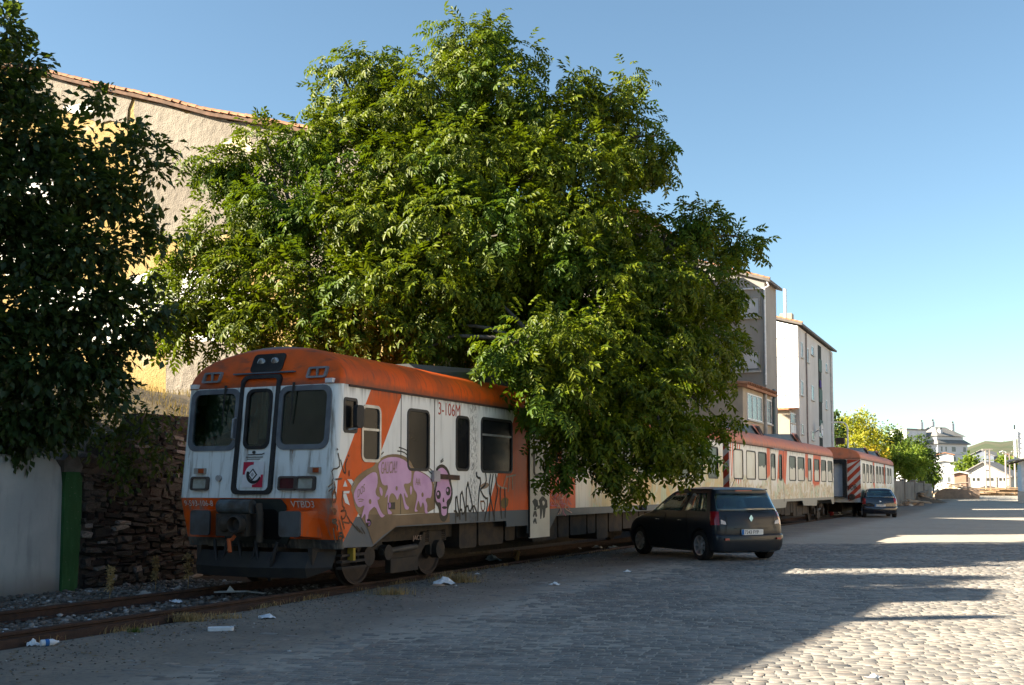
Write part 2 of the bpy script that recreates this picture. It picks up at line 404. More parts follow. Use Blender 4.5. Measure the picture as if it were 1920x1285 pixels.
# ------------------------------------------------------------------ walls on the left
QW = -13.94
wall_c = empty('concrete_wall', W(12.86, QW, 0), R(90 - YAW), 'smooth grey concrete wall with rounded top at left edge', 'wall')
g = G('weathered_render'); X = g.xyz()
n1 = g.noise(1.1, 7, dist=.4); n2 = g.noise(30, 4); n3 = g.noise(3, 5, g.scaled(1.5, 1.5, .35))
c = g.mix(g.ss(n1, .38, .66), (.46, .45, .43), (.38, .375, .365)); c = g.mix(g.ma('MULTIPLY', g.ss(n3, .5, .72), .5), c, (.25, .245, .24)); c = g.mix(g.ss(g.ma('ADD', X[2], g.ma('MULTIPLY', n1, .5)), .65, .2), c, (.22, .20, .18)); c = g.mix(g.ma('MULTIPLY', g.ss(g.noise(7, 6, g.scaled(1, 1, .25)), .55, .75), .25), c, (.2, .19, .18))
RENDERM = g.end(g.bsdf(c, .92, normal=g.bump(g.ma('ADD', n2, n1), .3, .01), spec=.2))
# panels of the concrete wall: straight runs with the rounded coping
def wall_prof(h): return [(0, -.1), (0, h - .16), (.02, h - .07), (.07, h - .015), (.14, h), (.21, h - .015), (.26, h - .07), (.28, h - .16), (.28, -.1)]
mb = MB(); hh = 2.12
pr = wall_prof(hh)
xs = [(-14, 0), (-.55, 0), (-.35, -.01), (-.2, -.015), (-.08, -.05), (-.02, -.12), (0, -.28)]
vs = []; n = len(pr)
for x, dz in xs: vs += [(x, v[0], v[1] + (dz if v[1] > 1 else 0)) for v in pr]
fs = [(i * n + k, i * n + (k + 1) % n, (i + 1) * n + (k + 1) % n, (i + 1) * n + k) for i in range(len(xs) - 1) for k in range(n)] + [tuple(range(n)), tuple(range((len(xs) - 1) * n, len(xs) * n))]
mb.add(vs, fs).build('wall_panel', RENDERM, wall_c, smooth=50)
g = G('green_paint'); n1 = g.noise(5, 6, g.scaled(2, 2, .5)); c = g.mix(g.ss(n1, .4, .7), (.018, .085, .022), (.03, .115, .036)); c = g.mix(g.ss(g.noise(22, 5), .63, .75), c, (.20, .22, .17))
GREEN = g.end(g.bsdf(c, .8, normal=g.bump(g.noise(25), .3, .01)))
pil = empty('gate_pillar', W(12.86, QW, 0), R(90 - YAW), 'narrow wall pillar painted green next to the concrete wall', 'pillar')
MB().prism([(.006, -.05), (.31, -.05), (.36, 1.0), (.36, 1.78), (.30, 1.86), (.04, 1.86), (.006, 1.7)], -.05, .25, lambda u, v, w_: (u, w_, v)).build('painted_face', GREEN, pil)
MB().prism([(.02, 1.862), (.36, 1.862), (.40, 1.95), (.30, 2.12), (.15, 2.16), (.02, 2.05)], -.02, .25, lambda u, v, w_: (u, w_, v)).build('cap', M('dark_stone_cap', (.13, .12, .11), (.08, .075, .07), 5, .95, .4), pil)
sw = empty('rubble_stone_wall', W(12.86, QW, 0), R(90 - YAW), 'old dark rubble stone wall behind the front of the train', 'wall')
MORT = M('old_mortar', (.08, .072, .063), (.045, .04, .036), 7, .95, .5, 25)
STONEM = M('rubble_stone', (.085, .077, .07), (.04, .036, .033), 12, .9, .7, 40, rand=1.3, dirt=(.03, .026, .022))
STONEL = M('pale_stone', (.28, .26, .24), (.15, .14, .13), 7, .9, .4, 30, rand=.4)
MB().prism([(.40, -.1), (36, -.1), (36, 2.9), (1.75, 2.9), (1.7, 2.45), (.95, 2.35), (.9, 2.0), (.40, 1.9)], .05, .5, lambda u, v, w_: (u, w_, v)).build('core', MORT, sw)
rngs = random.Random(21); svars = []
for k in range(10):
    m_ = MB(); rr_ = random.Random(k); L_, H_ = 1, 1; v_ = []
    for y, ins in ((0, .0), (-.55, .02), (-1, .14)):
        for sx, sz in ((-1, -1), (-.2, -1.05), (1, -1), (1.04, .1), (1, 1), (.1, 1.05), (-1, 1), (-1.05, 0)):
            v_.append((sx * .5 * (1 - ins) + rr_.uniform(-.05, .05), y * .5 + rr_.uniform(-.10, .10), sz * .5 * (1 - ins) + rr_.uniform(-.07, .07)))
    f_ = [tuple(range(16, 24))] + [(l * 8 + i, l * 8 + (i + 1) % 8, l * 8 + 8 + (i + 1) % 8, l * 8 + 8 + i) for l in (0, 1) for i in range(8)]
    svars.append((m_.add(v_, f_).mesh('stone', mat=STONEM), MB().add(v_, f_).mesh('stone', mat=STONEL)))
z = .0; cnt = 0
while z < 2.85 and cnt < 298:
    h = rngs.uniform(.045, .125); x = .42 + rngs.uniform(0, .1)
    while x < 3.0:
        l = rngs.uniform(.12, .42) * (1 if rngs.random() > .12 else .5)
        top = 1.9 if x < .9 else (2.35 if x < 1.7 else 2.9)
        if z + h < top and cnt < 298:
            o = link('stone', svars[rngs.randrange(10)][1 if rngs.random() < .07 else 0], None, sw, (x + l / 2, .06, z + h / 2 + rngs.uniform(-.03, .03)))
            o.scale = (l * rngs.uniform(.88, 1.05), rngs.uniform(.09, .22), h * rngs.choice((.7, .85, 1.0, 1.1, 1.5))); o.rotation_euler = (rngs.uniform(-.15, .15), rngs.uniform(-.17, .17), rngs.uniform(-.18, .18)); cnt += 1
        x += l + .012
    z += h + .008
rest = MB(); z = .0
while z < 2.8:
    h = rngs.uniform(.05, .13); x = 3.0
    while x < 7.5:
        l = rngs.uniform(.12, .42); me_ = svars[rngs.randrange(10)][0]; th_ = rngs.uniform(.09, .2); zz_ = z + h / 2 + rngs.uniform(-.03, .03)
        if z + h < 2.9: rest.add([(x + l / 2 + v.co.x * l, .06 + v.co.y * th_, zz_ + v.co.z * h) for v in me_.vertices], [tuple(p.vertices) for p in me_.polygons])
        x += l + .012
    z += h + .008
rest.build('stones', STONEM, sw, fix=False)['kind'] = 'stuff'
# boulder caps on the wall
for x, zz, sc_ in ((.62, 2.02, (.30, .2, .18)), (1.25, 2.44, (.26, .2, .14))):
    o = link('coping_stone', rock_mesh('coping_stone', int(x * 10), STONEM, 2, .12, .9), None, sw, (x, .2, zz)); o.scale = sc_
# raised bank behind the walls
GRASSD = M('bank_soil', (.10, .075, .05), (.055, .045, .03), 3, .95, .6, 18, dirt=(.16, .12, .06))
def bz(x, y):
    s, q = SQ(x, y); b = 1.75 + 1.05 * smooth(13, 15.5, s)
    z = b + (4.15 - b) * smooth(-14.6, -21, q) + .12 * math.sin(s * 1.7 + q) + .08 * math.sin(s * 3.3 - q * 2.1)
    return z * (1 - smooth(52, 58, s)) 
bank = sheet('bank', lines((-40, 60, 100)), lines((-80, -30, 10), (-30, -14.25, 26)), bz, GRASSD)
# ------------------------------------------------------------------ old house with bare gable on the left
GS = 28.0
gp = W(GS, -17.5)
house = empty('old_house', gp, R(180 - YAW), 'tall old house with peeling ochre and grey gable wall behind the trees', 'house')
# local x = away from the street (-q), local y = -s, z up
def GP(px, py):
    u, zz = on_plane(px, py, gp, YAW - 90); return u, zz        # u along -q
def gw(u, v, w_): return (u, w_, v)                             # w_ > 0 comes towards the camera (-s)
g = G('ochre_plaster'); n1 = g.noise(.6, 7, dist=.6); n2 = g.noise(9, 6); n3 = g.noise(28, 4)
c = g.mix(g.ss(n1, .38, .62), (.34, .23, .085), (.38, .27, .12)); c = g.mix(g.ss(n2, .5, .72), c, (.25, .165, .07)); c = g.mix(g.ss(g.noise(.9, 5), .58, .7), c, (.40, .34, .24))
OCHRE = g.end(g.bsdf(c, .95, normal=g.bump(g.ma('ADD', n2, n3), .7, .05), spec=.1))
g = G('grey_cement_render'); n1 = g.noise(.5, 7, dist=.8); n2 = g.noise(4, 7); n3 = g.noise(20, 4)
c = g.mix(g.ss(n1, .35, .65), (.25, .218, .18), (.20, .172, .142)); c = g.mix(g.ma('MULTIPLY', g.ss(n2, .5, .75), .6), c, (.31, .27, .22)); c = g.mix(g.ma('MULTIPLY', g.ss(g.noise(1.5, 6, g.scaled(1.5, 1.5, .2)), .58, .78), .45), c, (.13, .11, .09))
CEMENT = g.end(g.bsdf(c, .95, normal=g.bump(g.ma('ADD', n2, g.ma('MULTIPLY', n3, .5)), .8, .08), spec=.1))
WHITEW = M('limewash', (.80, .78, .74), (.70, .67, .62), 2, .9, .3, 12)
roofpts = [GP(*p) for p in ((725, 285), (600, 258), (490, 237), (400, 222), (310, 198), (220, 178), (130, 156), (40, 132))]
ridge = (roofpts[-1][0] + 2.0, roofpts[-1][1] + .5)
back = [(roofpts[-1][0] + 6, roofpts[-1][1] - 1.2), (30, 12.0)]
outl = [(0.0, 1.0)] + [(max(0, u), v) for u, v in roofpts] + [ridge] + back + [(30, 1.0)]
outl[1] = (0.0, roofpts[0][1])
MB().prism(outl, -16, 0, gw).build('wall', OCHRE, house)
def jag(pts, seed, step=.35, amp=.10):
    r = random.Random(seed); out = []
    for i, a in enumerate(pts):
        b = pts[(i + 1) % len(pts)]; L = math.hypot(b[0] - a[0], b[1] - a[1]); n = max(1, int(L / step))
        for k in range(n):
            t = k / n; out.append((a[0] + (b[0] - a[0]) * t + r.uniform(-amp, amp) * (k > 0), a[1] + (b[1] - a[1]) * t + r.uniform(-amp, amp) * (k > 0)))
    return out
def patch(name, pix, mat, th, seed, step=.35, amp=.1):
    pts = jag([GP(*p) for p in pix], seed, step, amp); return plate(name, pts, [], th, lambda u, v, w_: gw(u, v, th / 2 + w_ + .003), mat, house)
patch('render_patch', [(255, 187), (310, 197), (400, 221), (490, 236), (600, 257), (718, 281), (718, 610), (640, 560), (560, 520), (470, 440), (385, 436), (318, 452), (275, 440), (262, 330), (250, 300)], CEMENT, .05, 1)
patch('render_patch', [(20, 130), (120, 153), (180, 168), (250, 185), (240, 232), (190, 232), (130, 212), (60, 220), (10, 220)], CEMENT, .05, 2)
patch('limewash_patch', [(120, 202), (150, 196), (182, 198), (178, 212), (140, 214)], WHITEW, .065, 3, .2, .04)
patch('limewash_patch', [(200, 545), (285, 505), (340, 500), (392, 512), (470, 545), (480, 640), (400, 650), (330, 620), (240, 640), (120, 650), (40, 560), (90, 540)], WHITEW, .03, 4)
patch('limewash_patch', [(-40, 250), (40, 270), (110, 330), (150, 380), (130, 480), (60, 520), (-60, 500)], WHITEW, .03, 5)
patch('limewash_patch', [(420, 268), (450, 255), (472, 262), (476, 285), (430, 290)], M('cream_patch', (.62, .50, .34), (.55, .44, .3), 3, .9), .066, 6, .2, .03)
patch('render_patch', [(313, 640), (480, 640), (560, 760), (420, 800), (312, 800)], CEMENT, .055, 7, .3, .02)
# roof slab and verge tiles
rl = [(-.5, roofpts[0][1] - .16)] + [(u, v) for u, v in roofpts[1:]] + [ridge] + back
top = [(u, v + .14) for u, v in rl]; low = [(u, v + .02) for u, v in rl]
MB().prism(low + top[::-1], -16.2, .25, gw).build('roof', M('roof_boards', (.16, .09, .06), (.1, .06, .04), 4, .9), house)
def along_poly(pts, step):
    out = []; d = 0
    for a, b in zip(pts[:-1], pts[1:]):
        L = math.hypot(b[0] - a[0], b[1] - a[1])
        while d < L: out.append((a[0] + (b[0] - a[0]) * d / L, a[1] + (b[1] - a[1]) * d / L, math.atan2(b[1] - a[1], b[0] - a[0]))); d += step
        d -= L
    return out
def barrel(r0=.10, r1=.085, L=.44, th=.014):
    m_ = MB(); vs = []; k = 6
    for x, r in ((0, r0), (L, r1)):
        for rad in (r, r - th):
            for i in range(k + 1):
                a = math.pi * i / k; vs.append((x, rad * math.cos(a), rad * math.sin(a)))
    n = k + 1; fs = []
    for i in range(k):
        fs += [(i, i + 1, 2 * n + i + 1, 2 * n + i), (n + i, 3 * n + i, 3 * n + i + 1, n + i + 1), (i, n + i, n + i + 1, i + 1), (2 * n + i, 2 * n + i + 1, 3 * n + i + 1, 3 * n + i)]
    return m_.add(vs, fs).mesh('roof_tile', smooth=40, mat=TILE)
TILEME = barrel()
rt = random.Random(5)
for rowy, dz in ((.20, .17), (-.02, .17), (-.24, .17)):
    for (u, v, a) in along_poly(top, .36):
        if u > 22: break
        o = link('roof_tile', TILEME, None, house, (u, rowy + rt.uniform(-.02, .02), v + dz - .16 + rt.uniform(-.008, .012)))
        o.rotation_euler = (0, -a - .05 + rt.uniform(-.04, .04), rt.uniform(-.05, .05)); o.scale = (1, 1.1, 1.1)
# hip end with ridge and rod near the tree
u0, v0 = GP(572, 217)
MB().prism([(u0 - 2.2, v0 - 1.0), (u0, v0), (u0 + 1.6, v0 - .55), (u0 + 1.2, v0 - 1.1)], -1.5, -5, gw).build('dormer', TILE, house)
MB().tube([(u0, -2.5, v0 - .1), (u0, -2.5, v0 + .55)], .02, 6).build('rod', BLACK, house)
# windows on the street side, glimpsed through the tree
for i in range(4):
    for j in range(3):
        MB().box(-.03, -2.5 - i * 3.4 - 1.0, 4.0 + j * 2.6, .05, -2.5 - i * 3.4, 5.5 + j * 2.6).build('window', GREYGLASS, house)

# ------------------------------------------------------------------ neighbouring house outside the frame, its shadow crosses the road
nb_ = empty('neighbour_house', W(-5.5, -17.55), R(90 - YAW - 5), 'tall plain house with tiled roof beyond the left edge, shading the road', 'house')
PLAS = M('plain_plaster', (.5, .46, .4), (.42, .39, .34), 2, .9, .3)
MB().box(-12, 0, 0, 13.6, 11, 9.5).build('wall', PLAS, nb_)
MB().add([(-12.3, -.35, 9.5), (13.9, -.35, 9.5), (13.9, 11.4, 9.5), (-12.3, 11.4, 9.5), (-6, 5.5, 12.0), (8, 5.5, 12.0)], [(0, 1, 5, 4), (1, 2, 5), (2, 3, 4, 5), (3, 0, 4), (3, 2, 1, 0)]).build('roof', TILE, nb_)
MB().box(12.0, -.1, 9.3, 13.62, .6, 10.5).build('parapet', PLAS, nb_)
MB().box(9.3, .5, 9.3, 9.55, .8, 11.2).build('chimney', PLAS, nb_)
for i in range(5):
    for j in range(3):
        MB().box(-10 + i * 4, -.04, 1.4 + j * 3.2, -8.9 + i * 4, .05, 2.9 + j * 3.2).build('window', GREYGLASS, nb_)

# ------------------------------------------------------------------ facade helper for the apartment blocks
def facade(P0, yaw):                       # returns pixel->(u, z) and a placing function for a wall that starts at P0
    return (lambda px, py: on_plane(px, py, P0, yaw))
def fbox(mb, u0, u1, z0, z1, w0, w1): return mb.box(u0, min(w0, w1), z0, u1, max(w0, w1), z1)
def window(parent, u0, u1, z0, z1, w0=0.0, frame=.05, fm=None, gm=None, mullions=1, shutter=None, sill=True, axis=1):
    fm = fm or STEEL_WHITE; gm = gm or GREYGLASS
    sgn = axis
    f = MB().ring(rrect(u0, z0, u1, z1, .005, 1), rrect(u0 + frame, z0 + frame, u1 - frame, z1 - frame, .004, 1), w0 - .02, w0 + .05, lambda u, v, w_: (u, -w_ * sgn, v)).build('window', fm, parent)
    MB().box(u0 + frame, (-w0 - .022) * sgn if sgn > 0 else w0 + .010, z0 + frame, u1 - frame, (-w0 - .010) * sgn if sgn > 0 else w0 + .022, z1 - frame).build('pane', gm, f)
    for k in range(mullions):
        x = u0 + (u1 - u0) * (k + 1) / (mullions + 1)
        MB().box(x - .025, -w0 - .045, z0 + frame, x + .025, -w0 - .005, z1 - frame).build('mullion', fm, f)
    if shutter:
        zz = z1 - frame - (z1 - z0) * shutter
        MB().box(u0 + frame, -w0 - .04, zz, u1 - frame, -w0 - .024, z1 - frame).build('shutter', M('roller_shutter', (.55, .56, .58), (.5, .5, .52), 3, .7), f)
    if sill: MB().box(u0 - .06, -w0 - .12, z0 - .07, u1 + .06, -w0 + .01, z0 - .002).build('sill', M('sill_stone', (.5, .5, .48), (.42, .42, .4), 4, .8), f)
    return f
# --- grey block: local x = along the street, the face towards the camera lies at x = 0
gc = W(63.4, -14.0)
grey = empty('grey_apartment_block', gc, R(90 - YAW), 'grey rendered apartment block with roller shutters right of the big tree', 'building')
g = G('grey_facade'); n1 = g.noise(.4, 6); n2 = g.noise(2, 6, g.scaled(1, 1, .12)); 
c = g.mix(g.ss(n1, .35, .65), (.30, .285, .265), (.25, .235, .22)); c = g.mix(g.ma('MULTIPLY', g.ss(n2, .52, .75), .45), c, (.18, .17, .16))
GREYF = g.end(g.bsdf(c, .92, normal=g.bump(g.noise(12), .2, .02)))
def GF(px, py): u, z = on_plane(px, py, gc, YAW - 90); return u, z          # u away from the street
ev = GF(1446, 526)[1]; rl_ = (.33)
MB().prism([(0, 0), (6.5, 0), (6.5, ev + 1.9), (6, ev + 2.0), (0, ev)], 0, 3.1, lambda u, v, w_: (w_, u, v)).build('wall', GREYF, grey)
MB().prism([(-.35, ev - .1), (6, ev + 2.03), (6.8, ev + 1.9), (6.8, ev + 2.05), (6, ev + 2.2), (-.35, ev + .06)], -.25, 3.3, lambda u, v, w_: (w_, u, v)).build('roof', M('eaves_grey', (.17, .15, .14), (.12, .11, .10), 2, .9), grey)
for k, (u, v, a) in enumerate(along_poly([(-.35, ev + .06), (6, ev + 2.2)], .36)):
    o = link('roof_tile', TILEME, None, grey, (-.15, u, v + .01)); o.rotation_euler = (0, -a, R(90))
# windows on the face towards the camera; local face coords (u away from street)
def gwin(x0, x1, y0, y1, sh):
    ua, za = GF(x1, y0); ub, zb = GF(x0, y1)
    f = MB().ring([(ua, zb), (ub, zb), (ub, za), (ua, za)], [(ua + .08, zb + .08), (ub - .08, zb + .08), (ub - .08, za - .08), (ua + .08, za - .08)], -.03, .12, lambda u, v, w_: (-w_, u, v)).build('window', M('window_reveal', (.33, .32, .31)), grey)
    MB().box(-.02, ua + .08, zb + .08, -.005, ub - .08, za - .08).build('pane', GREYGLASS, f)
    zz = za - .08 - (za - zb - .16) * sh
    MB().box(-.06, ua + .09, zz, -.03, ub - .09, za - .09).build('shutter', M('roller_shutter', (.55, .56, .58), (.5, .5, .52), 3, .7), f)
    MB().box(-.18, ua - .05, zb - .08, .01, ub + .05, zb).build('sill', M('sill_stone', (.5, .5, .48), (.42, .42, .4), 4, .8), f)
gwin(1376, 1425, 556, 598, 1.0); gwin(1372, 1425, 658, 698, .93); gwin(1372, 1425, 762, 800, .9)
gwin(1290, 1345, 556, 598, .6); gwin(1290, 1345, 658, 698, .8)
u_, z_ = GF(1434, 541); _, zb_ = GF(1432, 722)
MB().tube([(-.09, u_, z_), (-.09, u_, zb_)], .055, 8).build('downpipe', STEEL_WHITE, grey, smooth=40)
MB().tube([(-.09, u_ + 4, z_ + .12), (-.09, u_ + .05, z_)], .05, 8).build('gutter', STEEL_WHITE, grey, smooth=40)
MB().tube([(-.09, u_, z_), (-.09, u_ - .25, z_ + .12), (-.09, -.15, ev - .05)], .05, 8).build('gutter', STEEL_WHITE, grey, smooth=40)
MB().box(1.0, -.03, 4.6, 2.0, .05, 6.6).build('window', M('brown_shutter', (.16, .11, .08)), grey)

# --- rear wing behind the walnut, its shadow lies on the grey block
rw = empty('rear_wing', W(50.5, -17.6), R(90 - YAW), 'pinkish rear house wing glimpsed through the big tree', 'building')
MB().box(0, 0, 0, 11.2, 10, 15.1).build('wall', M('pink_plaster', (.36, .31, .28), (.31, .27, .24), 1.5, .9, .2), rw)
hip_ = MB().add([(-.4, -.4, 15.1), (11.6, -.4, 15.1), (11.6, 10.4, 15.1), (-.4, 10.4, 15.1), (3, 5, 16.6), (8, 5, 16.6)], [(0, 1, 5, 4), (1, 2, 5), (2, 3, 4, 5), (3, 0, 4), (3, 2, 1, 0)]).build('roof', TILE, rw)
for i in range(3):
    for j in range(4): window(rw, 1.2 + i * 3.6, 2.5 + i * 3.6, 2.6 + j * 3.1, 4.2 + j * 3.1)

# --- long building out of frame on the right, added to bounce warm sunlight onto the coaches
st = empty('bounce_building', W(20, 14.0), R(90 - YAW), 'long unseen building beyond the right edge, added to bounce warm light', 'building')
MB().box(0, -11, 0, 60, 0, 8.5).build('wall', M('bounce_plaster', (.58, .49, .37), (.52, .44, .33), 1.2, .9, .2), st)
MB().add([(-.6, -11.6, 8.5), (60.6, -11.6, 8.5), (60.6, .6, 8.5), (-.6, .6, 8.5), (5, -5.5, 11.5), (55, -5.5, 11.5)], [(0, 1, 5, 4), (1, 2, 5), (2, 3, 4, 5), (3, 0, 4), (3, 2, 1, 0)]).build('roof', TILE, st)
for i in range(14):
    for j in range(2):
        u = 1.6 + i * 4.0; z0_ = 1.0 + j * 3.3
        f_ = MB().box(u, -.05, z0_ - (1.0 if i % 3 == 1 and j == 0 else 0), u + 1.2, .06, z0_ + 2.0).build('window', STEEL_WHITE, st); MB().box(u + .1, .061, z0_ + .1, u + 1.1, .075, z0_ + 1.9).build('pane', GREYGLASS, f_)

# --- unseen block behind the camera, added to cut sky light on the foreground
gs = empty('sky_blocker', (-12, -30, 0), 0, 'plain unseen block behind the photographer, added to hold back sky light', 'shed')
MB().box(0, 0, 0, 30, 20, 8.5).build('wall', M('blocker_plaster', (.28, .26, .23), (.23, .21, .19), 1.2, .9, .2), gs)
MB().prism([(-.5, 8.5), (30.5, 8.5), (15, 11.5)], -.5, 20.5, lambda u, v, w_: (u, w_, v)).build('roof', M('eaves_grey', (.17, .15, .14)), gs)
MB().box(11, 20.0, 0, 15, 20.06, 4).build('door', M('blocker_door', (.10, .14, .12)), gs)

# --- low annex in front of it
ac = W(56.2, -13.6)
annex = empty('low_annex', ac, R(90 - YAW), 'low cream annex with white framed windows and tiled roof', 'building')
def AF(px, py): return on_plane(px, py, ac, YAW)
ae = AF(1398, 727)[1]
CREAM = M('cream_plaster', (.42, .36, .28), (.36, .31, .25), 1.5, .9, .2)
MB().prism([(0, 0), (3.4, 0), (3.4, ae + .45), (0, ae)], 0, 6.6, lambda u, v, w_: (w_, u, v)).build('wall', CREAM, annex)
MB().prism([(-.3, ae - .06), (3.5, ae + .46), (3.5, ae + .6), (-.3, ae + .08)], -.3, 6.8, lambda u, v, w_: (w_, u, v)).build('roof', TILE, annex)
for k in range(19):
    o = link('roof_tile', TILEME, None, annex, (-.2 + k * .37, -.36, ae + .1)); o.rotation_euler = (0, -.14, R(90)); o.scale = (1.5, 1.5, 1.4)
for x0, x1 in ((1400, 1428), (1434, 1446)):
    ua, za = AF(x0, 735); ub, zb = AF(x1, 788)
    window(annex, ua, ub, AF(1400, 786)[1], ae - .25, 0, .07, mullions=2 if x0 < 1420 else 1)
u_, z_ = AF(1431, 740)
MB().tube([(u_, -.12, z_ + .3), (u_, -.12, .3)], .09, 8).build('downpipe', M('grey_pipe', (.45, .45, .45)), annex, smooth=40)
u_, z_ = AF(1446.5, 740)
MB().tube([(u_, -.1, z_ + .25), (u_ - .1, -.25, z_ + .1), (u_, -.12, z_ - .3), (u_, -.12, .3)], .09, 8).build('downpipe', M('teal_pipe', (.12, .17, .19)), annex, smooth=40)
link('ivy', MB().box(.2, 0, 0, .3, .1, .1).mesh('x'), M('leafdark', (.04, .07, .02)), annex) if False else None

# --- white block with corrugated end
WY = 24.0
wc = at(1498, 700, 72); wc = Vector((wc.x, wc.y, 0))
white = empty('white_apartment_block', wc, R(90 - WY), 'pale apartment block with white corrugated metal end wall and satellite dish', 'building')
def WF(px, py): return on_plane(px, py, wc, WY)
def WE(px, py): return on_plane(px, py, wc, WY - 90)
we = WF(1498, 613)[1]; wl = WF(1563, 760)[0]
g = G('pale_facade'); n1 = g.noise(.4, 6); n2 = g.noise(2.2, 6, g.scaled(1, 1, .1))
c = g.mix(g.ss(n1, .35, .65), (.60, .57, .55), (.52, .49, .47)); c = g.mix(g.ma('MULTIPLY', g.ss(n2, .5, .75), .5), c, (.38, .35, .33))
PALEF = g.end(g.bsdf(c, .9))
MB().box(0, 0, 0, wl, 9, we).build('wall', PALEF, white)
top_ = [(-.3, we + .02), (5.5, we + 1.7), (9.2, we + .4)]
MB().prism([(0, we), (9, we), (9, we + .35), (5.5, we + 1.55)], 0.05, wl - .05, lambda u, v, w_: (w_, u, v)).build('gable', PALEF, white)
MB().prism(top_ + [(u, v + .15) for u, v in top_[::-1]], -.25, wl + .25, lambda u, v, w_: (w_, u, v)).build('roof', M('eaves_grey', (.17, .15, .14)), white)
for k, (u, v, a) in enumerate(along_poly([(-.3, we + .17), (5.5, we + 1.85)], .36)):
    o = link('roof_tile', TILEME, None, white, (-.12, u, v + .01)); o.rotation_euler = (0, -a, R(90))
zc0 = WE(1490, 766)[1]
SHEETM = M('white_corrugated_metal', (.80, .80, .78), (.72, .71, .68), 2, .5, spec=.4)
mb = MB(); nn = 60; vs = []
for i in range(nn + 1):
    u = .01 + 4.5 * i / nn; d = -.03 - .022 * (1 + math.sin(u * 2 * math.pi / .15 * .5)); vs += [(d, u, zc0), (d, u, we + .02 + u * .29)]
mb.add(vs, [(2 * i, 2 * i + 2, 2 * i + 3, 2 * i + 1) for i in range(nn)]).build('corrugated_sheet', SHEETM, white, smooth=60)
for k in range(4):
    zz = zc0 + (we - zc0) * (k + .7) / 4.3; MB().box(-.092, .01, zz, -.08, 4.5, zz + .035).build('batten', M('batten', (.6, .6, .58)), white)
# glazed lean-to under it
zl = zc0 - .05
MB().box(-2.2, .25, 0, -.1, 5, zl - .25).build('lean_to', CREAM, white)
MB().prism([(-2.4, zl - .2), (-.09, zl), (-.09, zl + .1), (-2.4, zl - .1)], .05, 5.1, lambda u, v, w_: (u, w_, v)).build('lean_to_roof', TILE, white)
for k in range(3): 
    f = MB().box(-2.1 + k * .66, .20, zl - 1.0, -1.52 + k * .66, .26, zl - .35).build('window', STEEL_WHITE, white)
    MB().box(-2.04 + k * .66, .185, zl - .95, -1.58 + k * .66, .199, zl - .4).build('pane', GREYGLASS, f)
    MB().box(-2.1 + k * .66, .20, zl - 2.2, -1.52 + k * .66, .24, zl - 1.08).build('panel', STEEL_WHITE, white)
def wwin(x0, x1, y0, y1):
    ua, za = WF(x0, y0); ub, zb = WF(x1, y1); window(white, ua, ub, zb, za, 0, .05, mullions=0, sill=True)
for r in ((1501, 1505, 641, 672), (1512, 1515.5, 652, 681), (1520, 1525, 648, 668), (1501, 1505.5, 713, 743), (1520.5, 1526, 722, 752), (1547, 1550.5, 681, 699), (1547.5, 1550.5, 750, 768), (1502, 1506, 795, 815), (1521, 1526, 808, 826), (1535, 1540, 800, 820)):
    wwin(*r)
ua, _ = WF(1534, 700); ub, _ = WF(1540, 700)
MB().box(ua, -.015, 2.5, ub, .05, we - .25).build('open_stairwell', M('dark_recess', (.03, .035, .03), (.02, .02, .02)), white)
for k in range(4): MB().box(ua + .05, -.06, 3.4 + k * 2.2, ub - .05, -.02, 4.3 + k * 2.2).build('balcony_rail', M('green_rail', (.10, .16, .14)), white)
MB().box(ua + .2, -.1, we - 3.3, ua + .8, -.05, we - 2.8).build('laundry', M('purple_cloth', (.08, .05, .25)), white)
for xx, m_ in ((1509.5, 'brown'), (1555, 'grey')):
    u_, z_ = WF(xx, 640); MB().tube([(u_, -.07, we - .1), (u_, -.07, 1)], .05, 7).build('downpipe', M(m_ + '_pipe2', (.25, .21, .2) if m_ == 'brown' else (.5, .48, .47)), white, smooth=40)
u_, z_ = WF(1526.5, 806)
dish = MB().lathe([(.02, .12), (.25, .06), (.42, -.02), (.45, -.05), (.42, -.03), (.02, .10)], (u_, -.5, z_), 'y', 20).build('satellite_dish', STEEL_WHITE, white, smooth=60)
MB().tube([(u_, -.35, z_), (u_, -.05, z_ - .2)], .03, 6).build('dish_arm', GREYMETAL, dish)
text('dish_lettering', 'elevisión', .16, lambda u, v, w_: (u_ - .32 + u, -.59 + w_, z_ - .05 + v), M('dish_ink', (.2, .2, .25)), dish)
p_ = WF(1505, 612); 
MB().tube([(2.2, 1.2, we + .5), (2.2, 1.2, we + 2.9)], .11, 8).build('flue', STEEL_WHITE, white, smooth=40)
MB().tube([(2.2, 1.2, we + .35), (2.2, 1.2, we + .6)], .16, 8).build('flue_collar', TILE, white)
MB().box(2.9, .9, we + .2, 3.7, 1.7, we + 1.35).build('chimney', CREAM, white)
MB().box(1.4, 1.1, we + .2, 1.9, 1.7, we + .85).build('chimney', CREAM, white)
MB().box(8.2, .6, we + .1, 8.7, 1.1, we + .6).build('chimney', TILE, white)
